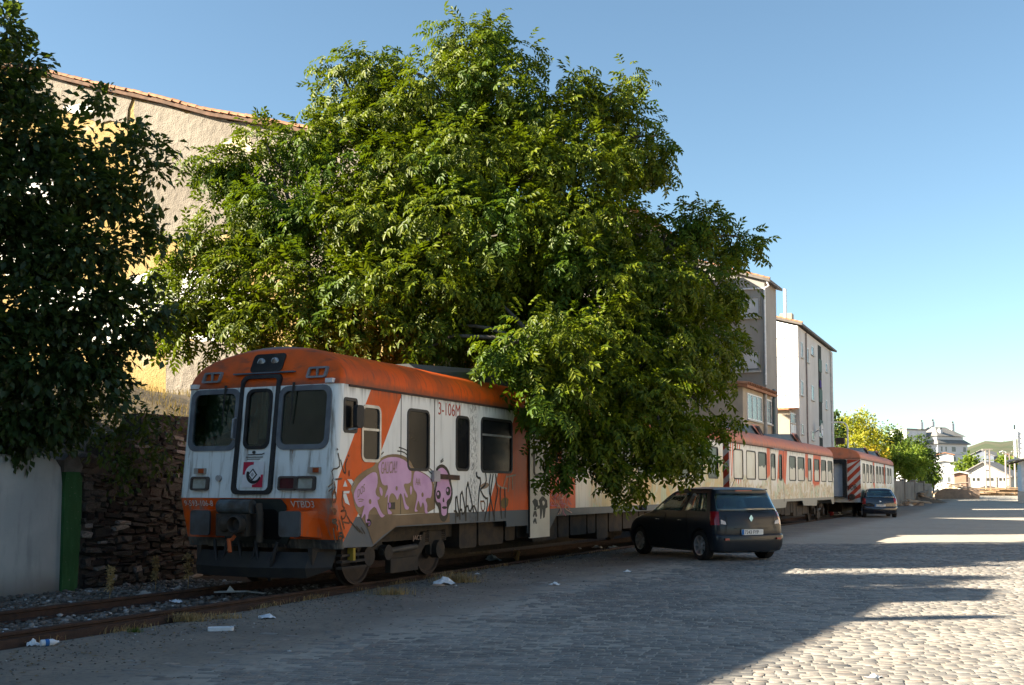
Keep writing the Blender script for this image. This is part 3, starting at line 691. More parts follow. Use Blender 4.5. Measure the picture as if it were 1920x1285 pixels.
# ------------------------------------------------------------------ diesel train
HWD = 1.385
C0 = Vector((-2.48, 15.7))                                   # near front corner of the first coach on the ground plan
def TS(px, py):                                              # street-side plane of the train
    u, z = on_plane(px, py, C0, YAW); return u, z - RAIL
NX = -.10
def xf(z):                                                   # raked nose
    if z < 1.32: return NX + .20 * (1.32 - z) / .7
    if z < 2.96: return NX + .17 * (z - 1.32) / 1.64
    return NX + .17 + .32 * (z - 2.96) / .67
ORANGE = (.70, .095, .004); CREAMW = (.78, .77, .73); SKIRT = (.095, .107, .12)
def grime(g, c, amount=.5, rust=True):
    st = g.noise(3.0, 6, g.scaled(3.5, 3.5, .22), .6); fine = g.noise(9, 6, g.scaled(2.2, 2.2, .15), .65); bl = g.noise(1.3, 6, dist=.6)
    c = g.mix(g.ma('MULTIPLY', g.ss(st, .48, .74), amount), c, (.16, .14, .115))
    c = g.mix(g.ma('MULTIPLY', g.ss(bl, .5, .72), amount * .5), c, (.30, .27, .22))
    if rust: c = g.mix(g.ma('MULTIPLY', g.ss(fine, .63, .76), amount * 1.2), c, (.20, .075, .02))
    return c
def paint(name, bands, stripes=(), graf=None, grey=True, greyline=None, amount=.4):
    g = G(name); X, Y, Z = g.xyz(); s, z = X, Z
    wob = g.ma('MULTIPLY_ADD', g.noise(9, 3), .02, -.01)
    dz = g.ma('SUBTRACT', z, 1.05); mask = 0.0
    for a, b, k in bands:
        t = g.ma('SUBTRACT', s, g.ma('MULTIPLY', dz, k))
        m_ = g.ma('MULTIPLY', g.ma('GREATER_THAN', t, a), g.ma('LESS_THAN', t, b)); mask = g.ma('MAXIMUM', mask, m_)
    for s0, s1, per in stripes:
        t = g.ma('ADD', g.ma('DIVIDE', s, per), g.ma('MULTIPLY', g.ma('POWER', g.ma('MAXIMUM', dz, 0), 2), -.25))
        m_ = g.ma('MULTIPLY', g.ma('GREATER_THAN', g.ma('FRACT', t), .55), g.ma('MULTIPLY', g.ma('GREATER_THAN', s, s0), g.ma('LESS_THAN', s, s1)))
        mask = g.ma('MAXIMUM', mask, m_)
    fade = g.mix(g.ss(g.noise(2.5, 5), .4, .7), ORANGE, tuple(x * .8 for x in ORANGE))
    c = g.mix(mask, CREAMW, fade)
    if graf:
        v1 = g.noise(.9, 3, g.scaled(1, 1, .75), dist=2.2); v2 = g.noise(1.6, 3, dist=1.5)
        gc_ = g.mix(g.ss(v1, .42, .46), (.70, .66, .58), (.64, .54, .36)); gc_ = g.mix(g.ss(v2, .55, .57), gc_, (.56, .61, .46)); gc_ = g.mix(g.ss(g.ma('ABSOLUTE', g.ma('SUBTRACT', v1, .53)), .018, .0), gc_, (.30, .16, .09))
        gc_ = g.mix(g.ss(g.noise(2.3, 4, dist=1), .5, .62), gc_, (.76, .72, .65))
        lim = g.ma('MULTIPLY_ADD', g.noise(.8, 4), 1.6, graf[2] - .8)
        gm = g.ma('MULTIPLY', g.ss(g.ma('SUBTRACT', lim, z), -.08, .08), g.ma('MULTIPLY', g.ss(s, graf[0] - .3, graf[0] + .3), g.ss(s, graf[1] + .3, graf[1] - .3)))
        c = g.mix(gm, c, gc_)
    if grey:
        t = g.ma('LESS_THAN', z, 1.05)
        if greyline: t = g.ma('MULTIPLY', t, g.ma('GREATER_THAN', s, g.ma('MULTIPLY_ADD', g.ma('SUBTRACT', 1.06, z), -.92, .53)))
        c = g.mix(t, c, SKIRT if not graf or graf[3] else g.mix(.6, SKIRT, (.45, .42, .36)))
    c = grime(g, c, amount)
    # soot and drips below the gutter
    top = g.ma('MULTIPLY', g.ss(g.ma('ADD', z, g.ma('MULTIPLY', g.noise(7, 5, g.scaled(2.5, 2.5, .12)), .5)), 3.02, 3.30), .75)
    c = g.mix(top, c, (.07, .055, .045))
    return g.end(g.bsdf(c, .5, spec=.2, normal=g.bump(g.noise(3, 3), .06, .02)))
g = G('front_paint'); X, Y, Z = g.xyz()
org = g.mix(g.ss(g.noise(2.5, 5), .4, .7), ORANGE, tuple(x * .75 for x in ORANGE))
c = g.mix(g.ma('GREATER_THAN', Z, 2.96), (.68, .72, .72), org); c = g.mix(g.ma('LESS_THAN', Z, 1.32), c, org); c = g.mix(g.ma('LESS_THAN', Z, .735), c, (.025, .027, .03))
c = grime(g, c, .95)
FRONTP = g.end(g.bsdf(c, .5, spec=.2, normal=g.bump(g.noise(3, 3), .06, .02)))
g = G('roof_paint'); X, Y, Z = g.xyz()
n1 = g.noise(1.6, 7, g.scaled(1, 1, .8)); n2 = g.noise(6, 6, g.scaled(3, .5, .5))
c = g.mix(g.ss(n1, .4, .68), ORANGE, (.42, .075, .012)); c = g.mix(g.ma('MULTIPLY', g.ss(n2, .5, .75), .7), c, (.12, .055, .03))
c = g.mix(g.ss(Z, 3.50, 3.58), c, (.16, .15, .14)); c = g.mix(g.ma('MULTIPLY', g.ss(g.ma('ADD', Z, g.ma('MULTIPLY', g.noise(5, 4), .2)), 3.18, 3.06), .7), c, (.14, .06, .035))
ROOFP = g.end(g.bsdf(c, .55, spec=.2))
g = G('faded_roof_paint'); X, Y, Z = g.xyz()
n1 = g.noise(1.2, 7); n2 = g.noise(4, 6, g.scaled(3, .5, .5))
c = g.mix(g.ss(n1, .4, .68), (.56, .18, .085), (.46, .19, .12)); c = g.mix(g.ma('MULTIPLY', g.ss(n2, .5, .72), .6), c, (.20, .12, .09))
c = g.mix(g.ma('MULTIPLY', g.ss(g.ma('ADD', Z, g.ma('MULTIPLY', g.noise(5, 4), .2)), 3.18, 3.06), .7), c, (.12, .07, .05))
ROOFF = g.end(g.bsdf(c, .6, spec=.3))
ROOFBOX = M('roof_box_grey', (.085, .105, .11), (.065, .08, .085), 2, .6, dirt=(.2, .1, .06))
RUBBER = M('window_rubber', (.02, .02, .022), (.03, .03, .03), 6, .55)
ALU = M('aluminium_frame', (.35, .37, .38), (.25, .26, .27), 6, .4, metal=.6)
side_fn = lambda sg: (lambda u, v, w_: (u, sg * (HWD - .02 + w_), v))     # w_ outward from the wall middle
FS = side_fn(-1)
def OUT(u, v, w_): return (u, -(HWD + w_), v)                # lies on the street-side skin, w_ proud of it
def side_window(parent, u0, u1, z0, z1, sg=-1, pane=DARKGLASS, bar=None, r=.09, frame=RUBBER):
    fn = lambda u, v, w_: (u, sg * (HWD + w_), v)
    f = MB().ring(rrect(u0 - .025, z0 - .025, u1 + .025, z1 + .025, r + .02), rrect(u0 + .02, z0 + .02, u1 - .02, z1 - .02, r - .02), -.03, .012, fn).build('window_frame', frame, parent, smooth=40)
    MB().prism(rrect(u0 + .01, z0 + .01, u1 - .01, z1 - .01, r - .01), -.02, -.012, fn).build('pane', pane, f)
    if bar: MB().prism([(u0, bar - .018), (u1, bar - .018), (u1, bar + .018), (u0, bar + .018)], -.012, .006, fn).build('window_bar', ALU, f)
    return f
ROOFPROF = [(1.385, 2.955), (1.385, 3.06), (1.365, 3.16), (1.31, 3.245), (1.22, 3.335), (1.08, 3.41), (.85, 3.485), (.55, 3.55), (.25, 3.585), (0, 3.595)]
FULL = ROOFPROF + [(-y, z) for y, z in ROOFPROF[-2::-1]]
def roof(parent, x0, L, mat, nose):
    def ringat(k, dx, flat=None):
        out = []
        for y, z in FULL:
            zz = 2.955 + (z - 2.955) * k; yy = y * (1 - (1 - k) * .35)
            x = (xf(zz) + dx) if nose and flat is None else flat
            out.append((x, yy, zz))
        return out
    rings = ([ringat(.90, .0), ringat(.955, .02), ringat(.99, .07), ringat(1, .16)] if nose else [ringat(.93, 0, x0), ringat(.98, 0, x0 + .04), ringat(1, 0, x0 + .12)])
    rings += [ringat(1, 0, x0 + .8 + (L - .9) * i / 24) for i in range(25)] + [ringat(1, 0, x0 + L - .1), ringat(.98, 0, x0 + L - .03), ringat(.93, 0, x0 + L)]
    n = len(FULL); vs = [v for r in rings for v in r]
    fs = [(i * n + k, i * n + k + 1, (i + 1) * n + k + 1, (i + 1) * n + k) for i in range(len(rings) - 1) for k in range(n - 1)]
    fs += [tuple(range(n)), tuple(range((len(rings) - 1) * n, len(rings) * n))]
    o = MB().add(vs, fs).build('roof', mat, parent, smooth=35)
    for sg in (-1, 1): MB().box(x0 + .3, sg * HWD - .02, 2.925, x0 + L - .02, sg * HWD + .02, 2.958).build('gutter', M('gutter_soot', (.07, .04, .03)), o)
    return o
def bogie(parent, xc):
    b = MB()
    for sg in (-1, 1):
        y = sg * 1.0
        b.prism([(xc - 1.5, .62), (xc - 1.35, .74), (xc - .7, .74), (xc - .5, .50), (xc + .5, .50), (xc + .7, .74), (xc + 1.35, .74), (xc + 1.5, .62), (xc + 1.3, .54), (xc + .75, .52), (xc + .55, .34), (xc - .55, .34), (xc - .75, .52), (xc - 1.3, .54)], y - .06, y + .06, lambda u, v, w_: (u, w_, v))
    root = b.build('bogie', DARKMETAL, parent)
    for dx in (-1.1, 1.1):
        for sg in (-1, 1):
            MB().lathe([(.02, -.05), (.14, -.05), (.16, -.03), (.36, -.03), (.385, -.06), (.42, -.06), (.43, .02), (.455, .035), (.455, .06), (.38, .06), (.02, .05)], (xc + dx, sg * .86, .43), 'y', 32).build('wheel', M('worn_wheel', (.05, .036, .029), (.03, .024, .022), 6, .7, metal=.3), root, smooth=35)
            MB().disc((xc + dx, sg * 1.08, .44), (0, 1, 0), .15, .16, 16).box(xc + dx - .2, sg * 1.02 - .05, .36, xc + dx + .2, sg * 1.02 + .05, .56).build('axle_box', DARKMETAL, root, smooth=35)
            for k in (-.28, .28):
                coil = [(xc + dx + k + .07 * math.cos(t * .9), sg * 1.02 + .07 * math.sin(t * .9), .56 + t * .0052) for t in range(0, 36)]
                MB().tube(coil, .016, 6).build('spring', DARKMETAL, root)
    for sg in (-1, 1):
        MB().tube([(xc - .75, sg * 1.14, .48), (xc + .3, sg * 1.14, .52)], .05, 10).build('damper', M('damper_grey', (.07, .062, .055), (.045, .04, .036), 5, .6), root, smooth=40)
        MB().box(xc - .45, sg * 1.08 - .05, .14, xc + .4, sg * 1.08 + .05, .36).build('sand_box', DARKMETAL, root)
        MB().disc((xc - .62, sg * 1.14, .47), (0, 1, 0), .12, .12, 14).build('damper_mount', DARKMETAL, root)
    return root
def tanks(parent, xs, seed=0):
    r = random.Random(seed)
    for (x0, x1) in xs:
        m_ = MB(); x = x0
        while x < x1 - .3:
            l = min(r.uniform(.5, 1.5), x1 - x); zb = r.uniform(.30, .5)
            MB().prism(rrect(x + .04, zb, x + l - .04, .93, .05, 2), -1.15, -.2 - r.uniform(0, .3), lambda u, v, w_: (u, w_, v)).build('equipment_box', DARKMETAL, parent)
            MB().prism(rrect(x + .02, .16, x + l + .02, .93, .05, 2), .2, 1.1, lambda u, v, w_: (u, w_, v)).build('equipment_box', DARKMETAL, parent); x += l  # far-side boxes added, hung low to keep the space under the coach dark
EMB = None
# ================= first coach
train = empty('railcar', (C0.x - R2.x * HWD, C0.y - R2.y * HWD, RAIL), R(90 - YAW), 'abandoned orange and white railcar with its cab facing us and pink graffiti', 'train car', 'coaches standing on the track')
L1 = TS(1356, 900)[0]
bands1 = [(-2.2, .53, .66), (4.72, 6.53, .66), (7.5, 8.95, 0), (12.4, 14.2, .2), (15.3, 15.9, .0)]
# first band is limited on its left by the white cab corner
PAINT1 = None
g = G('coach_paint_cab'); X, Y, Z = g.xyz(); dz = g.ma('SUBTRACT', Z, 1.05)
inb = 0.0
t66 = g.ma('SUBTRACT', X, g.ma('MULTIPLY', dz, .66))
b1 = g.ma('MULTIPLY', g.ma('LESS_THAN', t66, .55), g.ma('GREATER_THAN', X, g.ma('MULTIPLY_ADD', g.ma('SUBTRACT', Z, 1.32), .63, -.12)))
b1 = g.ma('MULTIPLY', b1, g.ma('LESS_THAN', X, 1.755)); b1 = g.ma('MAXIMUM', b1, g.ma('MULTIPLY', g.ma('LESS_THAN', Z, 1.32), g.ma('LESS_THAN', t66, .55)))
b2 = g.ma('MULTIPLY', g.ma('GREATER_THAN', t66, 4.74), g.ma('LESS_THAN', X, 6.53))
b3 = g.ma('MULTIPLY', g.ma('GREATER_THAN', X, 7.52), g.ma('LESS_THAN', X, 8.95))
b4 = g.ma('MULTIPLY', g.ma('GREATER_THAN', X, 12.4), g.ma('LESS_THAN', X, 14.2)); b5 = g.ma('MULTIPLY', g.ma('GREATER_THAN', X, 15.3), g.ma('LESS_THAN', X, 15.9))
m_ = g.ma('MAXIMUM', g.ma('MAXIMUM', b1, b2), g.ma('MAXIMUM', b3, g.ma('MAXIMUM', b4, b5)))
fade = g.mix(g.ss(g.noise(2.5, 5), .4, .7), ORANGE, tuple(x * .8 for x in ORANGE)); c = g.mix(m_, CREAMW, fade)
v1 = g.noise(.9, 3, dist=2.2); v2 = g.noise(1.6, 3, dist=1.5)
gc_ = g.mix(g.ss(v1, .42, .46), (.60, .54, .40), (.58, .44, .17)); gc_ = g.mix(g.ss(v2, .55, .57), gc_, (.45, .50, .28)); gc_ = g.mix(g.ss(g.noise(2.3, 4, dist=1), .55, .68), gc_, (.66, .58, .47))
c = g.mix(g.ma('MULTIPLY', g.ma('MULTIPLY', g.ss(X, 9.4, 10.2), g.ss(Z, 2.75, 2.3)), .85), c, gc_)
gl = g.ma('MULTIPLY', g.ma('LESS_THAN', Z, 1.05), g.ma('GREATER_THAN', X, g.ma('MULTIPLY_ADD', g.ma('SUBTRACT', 1.06, Z), -.92, .53)))
c = g.mix(gl, c, SKIRT)
c = grime(g, c, .30)
col_ = g.ma('MULTIPLY', g.ss(g.ma('ABSOLUTE', g.ma('SUBTRACT', X, 4.22)), .22, .05), g.ma('MULTIPLY', g.ss(g.noise(30, 6, g.scaled(1, 1, .6), .7), .46, .62), .75))
c = g.mix(col_, c, (.06, .055, .05))
top = g.ma('MULTIPLY', g.ss(g.ma('ADD', Z, g.ma('MULTIPLY', g.noise(7, 5, g.scaled(2.5, 2.5, .12)), .5)), 3.04, 3.32), .8); c = g.mix(top, c, (.06, .05, .042))
PAINT1 = g.end(g.bsdf(c, .5, spec=.2, normal=g.bump(g.noise(3, 3), .06, .02)))
wins1 = [(.20, .50, 2.28, 2.74), (.67, 1.15, 1.87, 2.67), (1.97, 2.63, 1.76, 2.70), (3.58, 4.03, 1.78, 2.68), (4.52, 5.78, 1.76, 2.71), (6.72, 7.32, 1.70, 2.75)]
x = 8.2
while x < 17.2: wins1.append((x, x + 1.2, 1.78, 2.71)); x += 1.62
wins1 += [(17.9, 18.9, 1.78, 2.71), (19.5, 20.6, 1.78, 2.71)]
wins1 = [w_ for w_ in wins1 if w_[1] < L1 - .15]
def skirt_outline(L): 
    return [(.20 + .12 + NX, .62), (.96, .60), (1.62, .87), (5.55, .86), (5.56, .75), (6.50, .75), (6.50, .60), (7.52, .60), (7.9, .9), (L - 4.6, .9), (L - 4.5, .7), (L - 3.6, .7), (L - 3.3, .92), (L - .4, .92), (L - .2, .7), (L, .7), (L, 2.955), (xf(2.955) + .12, 2.955), (.12 + NX, 1.32)]
for sg in (-1, 1):
    o = plate('side_wall', skirt_outline(L1), [rrect(a, b_, c_, d, .03 if a < .3 else .09) for a, c_, b_, d in wins1], .04, side_fn(sg), PAINT1, train)
    for a, c_, b_, d in wins1:
        side_window(o, a, c_, b_, d, sg, r=(.03 if a < .3 else .09), bar=(None if a < .3 else 2.33 if c_ - a < .6 and a < 1 else (2.42 if c_ - a > 1 else None)), frame=ALU if .3 < a < 1 else RUBBER)
    if sg < 0: SIDE1 = o
# nose: flat centre, rounded corners
ff = lambda off=0.0: (lambda u, v, w_: (xf(v) - w_ - off, u, v))
FW = HWD - .12
hole_l = rrect(.40, 2.06, 1.23, 2.90, .12, 5); hole_r = [(-u, v) for u, v in hole_l]; hole_d = rrect(-.20, 2.06, .20, 2.90, .10, 5)
front = plate('front_panel', [(-FW, 1.321), (FW, 1.321), (FW, 2.955), (-FW, 2.955)], [hole_l, hole_r, hole_d], .03, lambda u, v, w_: (xf(v) + .015 - w_, u, v), FRONTP, train)
MB().prism([(-FW, .735), (FW, .735), (FW, 1.319), (-FW, 1.319)], 0, .03, lambda u, v, w_: (xf(v) + .03 - w_, u, v)).build('lower_front_panel', FRONTP, train)
MB().prism([(-FW, .60), (FW, .60), (FW, .733), (-FW, .733)], 0, .03, lambda u, v, w_: (xf(v) + .03 - w_, u, v)).build('bumper_beam', FRONTP, train)
for sg in (-1, 1):
    mb = MB(); vs = []; zs = [.60, .735, 1.32, 1.8, 2.4, 2.957]; k = 6
    for z in zs:
        for i in range(k + 1):
            a = R(90 * i / k); vs.append((xf(z) + .12 - .12 * math.cos(a), sg * (FW + .12 * math.sin(a)), z))
    n = k + 1
    mb.add(vs, [(i * n + j, i * n + j + 1, (i + 1) * n + j + 1, (i + 1) * n + j) for i in range(len(zs) - 1) for j in range(k)]).build('corner_post', FRONTP, train, smooth=50)
roof(train, .0, L1, ROOFP, True)
MB().box(.5, -HWD + .05, .9, L1 - .05, HWD - .05, 1.0).build('floor', DARKMETAL, train)
MB().box(L1 - .06, -HWD + .045, 1.0, L1 - .01, HWD - .045, 2.95).build('end_wall', M('end_wall_grey', (.1, .1, .1)), train)
# cab interior
MB().box(1.70, -HWD + .05, 1.0, 1.74, HWD - .05, 2.95).build('cab_partition', M('cab_partition', (.10, .085, .06), (.07, .06, .045)), train)
MB().prism([(.30, 1.7), (.34, 2.1), (.7, 2.14), (.95, 1.95), (.95, 1.02), (.3, 1.02)], -1.3, 1.3, lambda u, v, w_: (u, w_, v)).build('cab_console', M('green_console', (.03, .16, .10), (.025, .12, .08), 4, .4), train)
def curtain(y0, y1, z0, z1, x, mat, tilt=0.0, n=40):
    vs = []; 
    for i in range(n + 1):
        t = i / n; y = y0 + (y1 - y0) * t; xx = x + .018 * math.sin(t * 38) + .01 * math.sin(t * 17)
        vs += [(xx + .02, y, z0 + tilt * t), (xx + .10, y, z1)]
    MB().add(vs, [(2 * i, 2 * i + 2, 2 * i + 3, 2 * i + 1) for i in range(n)]).build('curtain', mat, train, smooth=80)
CURT = M('cab_curtain', (.36, .37, .33), (.34, .36, .31), 4, .9)
curtain(-.22, .22, 2.2, 2.93, .30, CURT); curtain(1.28, .40, 2.2, 2.93, .30, M('cab_curtain_left', (.30, .33, .27), (.24, .27, .22), 4, .9), .22)
MB().box(.25, -1.27, 2.52, .262, -.40, 2.93).build('sun_blind', M('sun_blind', (.10, .095, .06), (.08, .075, .05), 3, .9), train)
CABGLASS = glassmat('cab_glass', (.50, .58, .54), .03, .05)
for hole, inner, nm in ((hole_l, rrect(.43, 2.09, 1.20, 2.87, .10, 5), 'l'), (hole_r, None, 'r')):
    big = rrect(.355, 2.015, 1.275, 2.945, .15, 5)
    if nm == 'r': big = [(-u, v) for u, v in big]; inner = [(-u, v) for u, v in rrect(.43, 2.09, 1.20, 2.87, .10, 5)]
    f = MB().ring(big, inner, -.02, .02, ff()).build('windscreen_frame', M('windscreen_rubber', (.13, .15, .17), (.09, .10, .12), 5, .55), train, smooth=40)
    MB().prism(inner, -.012, -.006, ff()).build('windscreen', CABGLASS, f)
    sx = 1 if nm == 'l' else -1; yw = .62 * sx if nm == 'l' else -.62
    MB().tube([(xf(2.99) - .05, yw, 2.99), (xf(2.86) - .05, yw, 2.86), (xf(2.42) - .035, yw + .02, 2.40)], [.022, .012, .008], 6).build('wiper', BLACK, f)
# gangway door in the nose
gd = MB().ring(rrect(-.36, 1.37, .36, 3.14, .10, 5), rrect(-.30, 1.43, .30, 3.08, .07, 5), -.005, .05, ff()).build('gangway_door', BLACK, train, smooth=40)
MB().ring(rrect(-.235, 2.03, .235, 2.925, .12, 5), rrect(-.185, 2.08, .185, 2.88, .09, 5), -.02, .02, ff()).build('window_rubber', BLACK, gd, smooth=40)
MB().prism(rrect(-.19, 2.075, .19, 2.885, .09, 5), -.012, -.006, ff()).build('pane', CABGLASS, gd)
MB().box(xf(3.16) - .06, -.55, 3.155, xf(3.16) + .02, .55, 3.175).build('rain_strip', M('bluegrey_strip', (.12, .15, .19)), gd)
RED = M('logo_red', (.42, .015, .05), (.36, .015, .04), 5, .5)
BADGEW = M('badge_white', (.66, .66, .68), (.58, .58, .6), 4, .5)
bd = MB().prism([(-.19, 1.47), (.19, 1.47), (.19, 1.85), (-.19, 1.85)], .014, .018, ff()).build('badge', BADGEW, gd, label='red and white square badge with a ring and diamond')
def cell(p, m_, w0): MB().prism(p, w0, w0 + .002, ff()).build('badge_mark', m_, bd)
cell([(.0, 1.66), (.185, 1.66), (.185, 1.845), (.0, 1.845)], RED, .019); cell([(-.185, 1.475), (0, 1.475), (0, 1.66), (-.185, 1.66)], RED, .019)
circ = lambda r, n=28, c_=(0, 1.66): [(c_[0] + r * math.cos(2 * math.pi * i / n), c_[1] + r * math.sin(2 * math.pi * i / n)) for i in range(n)]
cell(circ(.145), BADGEW, .022); cell([(-.02 + .135 * math.cos(a), 1.66 + .135 * math.sin(a)) for a in [R(200 + i * 12) for i in range(16)]] + [(-.03 + .10 * math.cos(a), 1.67 + .10 * math.sin(a)) for a in [R(380 - i * 12) for i in range(16)]], BLACK, .0245)
cell([(0, 1.57), (.085, 1.66), (0, 1.75), (-.085, 1.66)], BLACK, .027); cell([(0, 1.595), (.06, 1.66), (0, 1.725), (-.06, 1.66)], BADGEW, .0295); cell([(0, 1.625), (.033, 1.66), (0, 1.695), (-.033, 1.66)], M('badge_grey', (.35, .36, .38)), .032)
MB().ribbon([(.15, 1.915), (-.15, 1.915)], .012, ff(), .016).ribbon([(.12, 1.95), (-.13, 1.955), (-.17, 1.97)], .014, ff(), .016).ribbon([(.13, 1.885), (-.10, 1.885)], .010, ff(), .016).build('scrawl', BLACK, gd)
MB().disc((xf(1.985) - .01, .02, 1.985), (1, 0, 0), .022, .03, 12).build('lock', M('lock', (.05, .05, .05)), gd)
MB().tube([(xf(2.5) - .03, .385, 2.5), (xf(2.5) - .08, .40, 2.48), (xf(2.2) - .08, .40, 2.20), (xf(2.2) - .03, .385, 2.18)], .014, 7).build('grab_handle', GREYMETAL, train, smooth=50)
# head lamps and vents
hb = MB().prism(rrect(-.29, 3.185, .29, 3.47, .06, 4), -.05, .02, ff()).build('headlight_box', M('headlight_box', (.02, .022, .025), (.03, .03, .03), 6, .2), train, smooth=40)
for y in (-.12, .13):
    MB().lathe([(.0, -.022), (.05, -.02), (.072, -.012), (.075, .0)], (xf(3.33) - .005, y, 3.33), 'x', 18).build('headlight', M('lamp_reflector', (.35, .36, .36), (.2, .2, .2), 20, .25, metal=.7), hb, smooth=60)
for sg in (-1, 1):
    v_ = MB().ring(rrect(sg * .96 - .17, 3.05, sg * .96 + .17, 3.22, .03, 3), rrect(sg * .96 - .135, 3.08, sg * .96 + .135, 3.19, .01, 3), -.02, .045, ff()).build('vent', M('vent_grey', (.20, .20, .21), (.15, .15, .15), 6, .6), train, smooth=40)
    MB().prism(rrect(sg * .96 - .14, 3.075, sg * .96 + .14, 3.195, .01, 2), -.02, -.005, ff()).build('vent_hole', BLACK, v_)
    MB().box(xf(3.13) - .04, sg * .96 - .012, 3.08, xf(3.13), sg * .96 + .012, 3.19).build('vent_bar', GREYMETAL, v_)
    MB().box(xf(2.98) - .06, sg * 1.23 - .06, 2.965, xf(2.98) + .02, sg * 1.23 + .06, 3.03).build('marker_lamp', BADGEW, train)
LENS = M('dusty_lens', (.34, .35, .31), (.26, .26, .22), 9, .3); REDL = M('red_lens', (.07, .006, .012), (.05, .005, .01), 9, .25); ORL = M('orange_lens', (.35, .06, .01), (.2, .04, .01), 9, .3)
def lamp(y0, y1, z0, z1, lens):
    l_ = MB().ring(rrect(y0, z0, y1, z1, .04, 4), rrect(y0 + .03, z0 + .03, y1 - .03, z1 - .03, .02, 4), -.005, .06, ff()).build('lamp', M('lamp_rim', (.09, .07, .06), (.05, .04, .035), 6, .6), train, smooth=40)
    MB().prism(rrect(y0 + .025, z0 + .025, y1 - .025, z1 - .025, .02, 4), 0, .035, ff()).build('lens', lens, l_)
lamp(-1.11, -.79, 1.43, 1.635, LENS); lamp(-.79, -.48, 1.43, 1.635, REDL); lamp(.80, 1.12, 1.43, 1.635, LENS)
for y in (-1.08, .98):
    mk = MB().box(xf(1.7) - .05, y - .10, 1.675, xf(1.7), y + .10, 1.76).build('marker_lamp', M('marker_base', (.35, .33, .3)), train); MB().box(xf(1.7) - .07, y - .09, 1.685, xf(1.7) - .051, y + .0, 1.75).build('lens', ORL, mk)
MB().disc((xf(1.6) - .02, .62, 1.61), (1, 0, 0), .045, .05, 12).build('socket', M('socket', (.4, .4, .4)), train)
# lower nose: dark recess, buffers plates, coupler, plough
MB().prism([(.56, .66), (-.52, .66), (-.60, .80), (-.60, 1.22), (-.53, 1.31), (.56, 1.31), (.62, 1.2), (.62, .8)], .012, .03, ff()).build('recess_panel', M('sooty_panel', (.022, .027, .026), (.03, .035, .03), 4, .7), train)
MB().prism(rrect(-.46, .72, -.10, 1.16, .08, 4), .032, .036, ff()).build('recess_opening', M('pitch_black', (.004, .004, .004), (.005, .005, .005), 4, .9), train)
for sg in (-1, 1):
    b_ = MB().add([(xf(1.15) - .0, sg * .62, 1.15), (xf(1.15), sg * 1.12, 1.15), (xf(.76), sg * 1.12, .76), (xf(.76), sg * .62, .76)] + [(NX - .14, sg * .64, 1.13), (NX - .14, sg * .98, 1.13), (NX - .14, sg * .98, .79), (NX - .14, sg * .64, .79)],
             [(0, 1, 5, 4), (1, 2, 6, 5), (2, 3, 7, 6), (3, 0, 4, 7), (4, 5, 6, 7)]).build('buffer_box', FRONTP, train)
    MB().prism(rrect(sg * .80 - .18, .78, sg * .80 + .18, 1.14, .04, 3), .145, .18, lambda u, v, w_: (NX - w_, u, v)).build('buffer_plate', M('worn_steel_plate', (.085, .09, .095), (.06, .05, .045), 3, .7, dirt=(.09, .045, .028)), b_, smooth=40)
cp = MB().box(-.34, -.02, .78, .05, .52, 1.10).build('coupler', DARKMETAL, train); cp.location = (NX, -.16, 0)
MB().tube([(-.26, -.06, 1.20), (-.26, .52, 1.20)], .10, 16).build('coupler_drum', M('drum_bluegrey', (.10, .12, .13), (.05, .045, .04), 5, .6), cp, smooth=40)
MB().lathe([(.0, .05), (.10, .05), (.13, 0), (.13, -.10), (.11, -.12), (.09, -.02), (0, 0)], (-.36, .10, .95), 'x', 18).build('coupler_cone', DARKMETAL, cp, smooth=40)
MB().lathe([(.0, -.06), (.08, -.04), (.11, 0), (.11, .1)], (-.36, .36, .95), 'x', 18).build('coupler_horn', DARKMETAL, cp, smooth=40)
MB().tube([(-.30, .20, .80), (-.42, .16, .74), (-.42, .24, .73)], .025, 8).tube([(-.42, .22, .74), (-.46, .16, .56)], .028, 8).build('coupler_handle', M('orange_handle', (.45, .10, .03)), cp)
MB().tube([(-.22, -.14, 1.24), (-.24, -.18, 1.10), (-.22, -.16, .7)], .05, 10).build('coupler_post', DARKMETAL, cp, smooth=40)
def hose(p, r=.026): MB().tube(p, r, 8).build('hose', M('hose_rubber', (.015, .015, .017), (.022, .02, .02), 6, .6), train, smooth=60).location = (NX, 0, 0)
def sag(a, b, dip, n=12): return [(a[0] + (b[0] - a[0]) * i / n - .05 * math.sin(math.pi * i / n), a[1] + (b[1] - a[1]) * i / n, a[2] + (b[2] - a[2]) * i / n - dip * math.sin(math.pi * i / n)) for i in range(n + 1)]
hose(sag((-.12, -.17, .72), (-.10, -.54, .70), .48)); hose(sag((-.12, .12, .70), (-.12, -.20, .68), .42)); hose(sag((-.10, .58, .72), (-.10, .34, .70), .36)); hose(sag((-.15, -.58, .70), (-.1, -.42, .16), .05))
pl = MB()
vs = []
for y, dx in ((-1.2, .40), (-.98, .06), (-.5, -.10), (0, -.14), (.5, -.10), (.98, .06), (1.2, .40)):
    zb = .20 if abs(y) < 1.1 else .32
    vs += [(dx + .02, y, .56), (dx - .10, y, .34), (dx - .06, y, zb)]
pl.add(vs, [(3 * i + k, 3 * i + 3 + k, 3 * i + 4 + k, 3 * i + 1 + k) for i in range(6) for k in (0, 1)]).build('snow_plough', M('plough_black', (.016, .016, .017), (.026, .024, .021), 4, .6), train, smooth=30).location = (NX, 0, 0)
for y in (-1.0, -.4, .4, 1.0): MB().box(-.05, y - .04, .38, .5, y + .04, .62).build('plough_bracket', DARKMETAL, train)
MB().box(.5, -1.36, .42, .56, -1.26, .60).build('sand_pipe_tag', M('yellow_tag', (.35, .25, .04)), train)
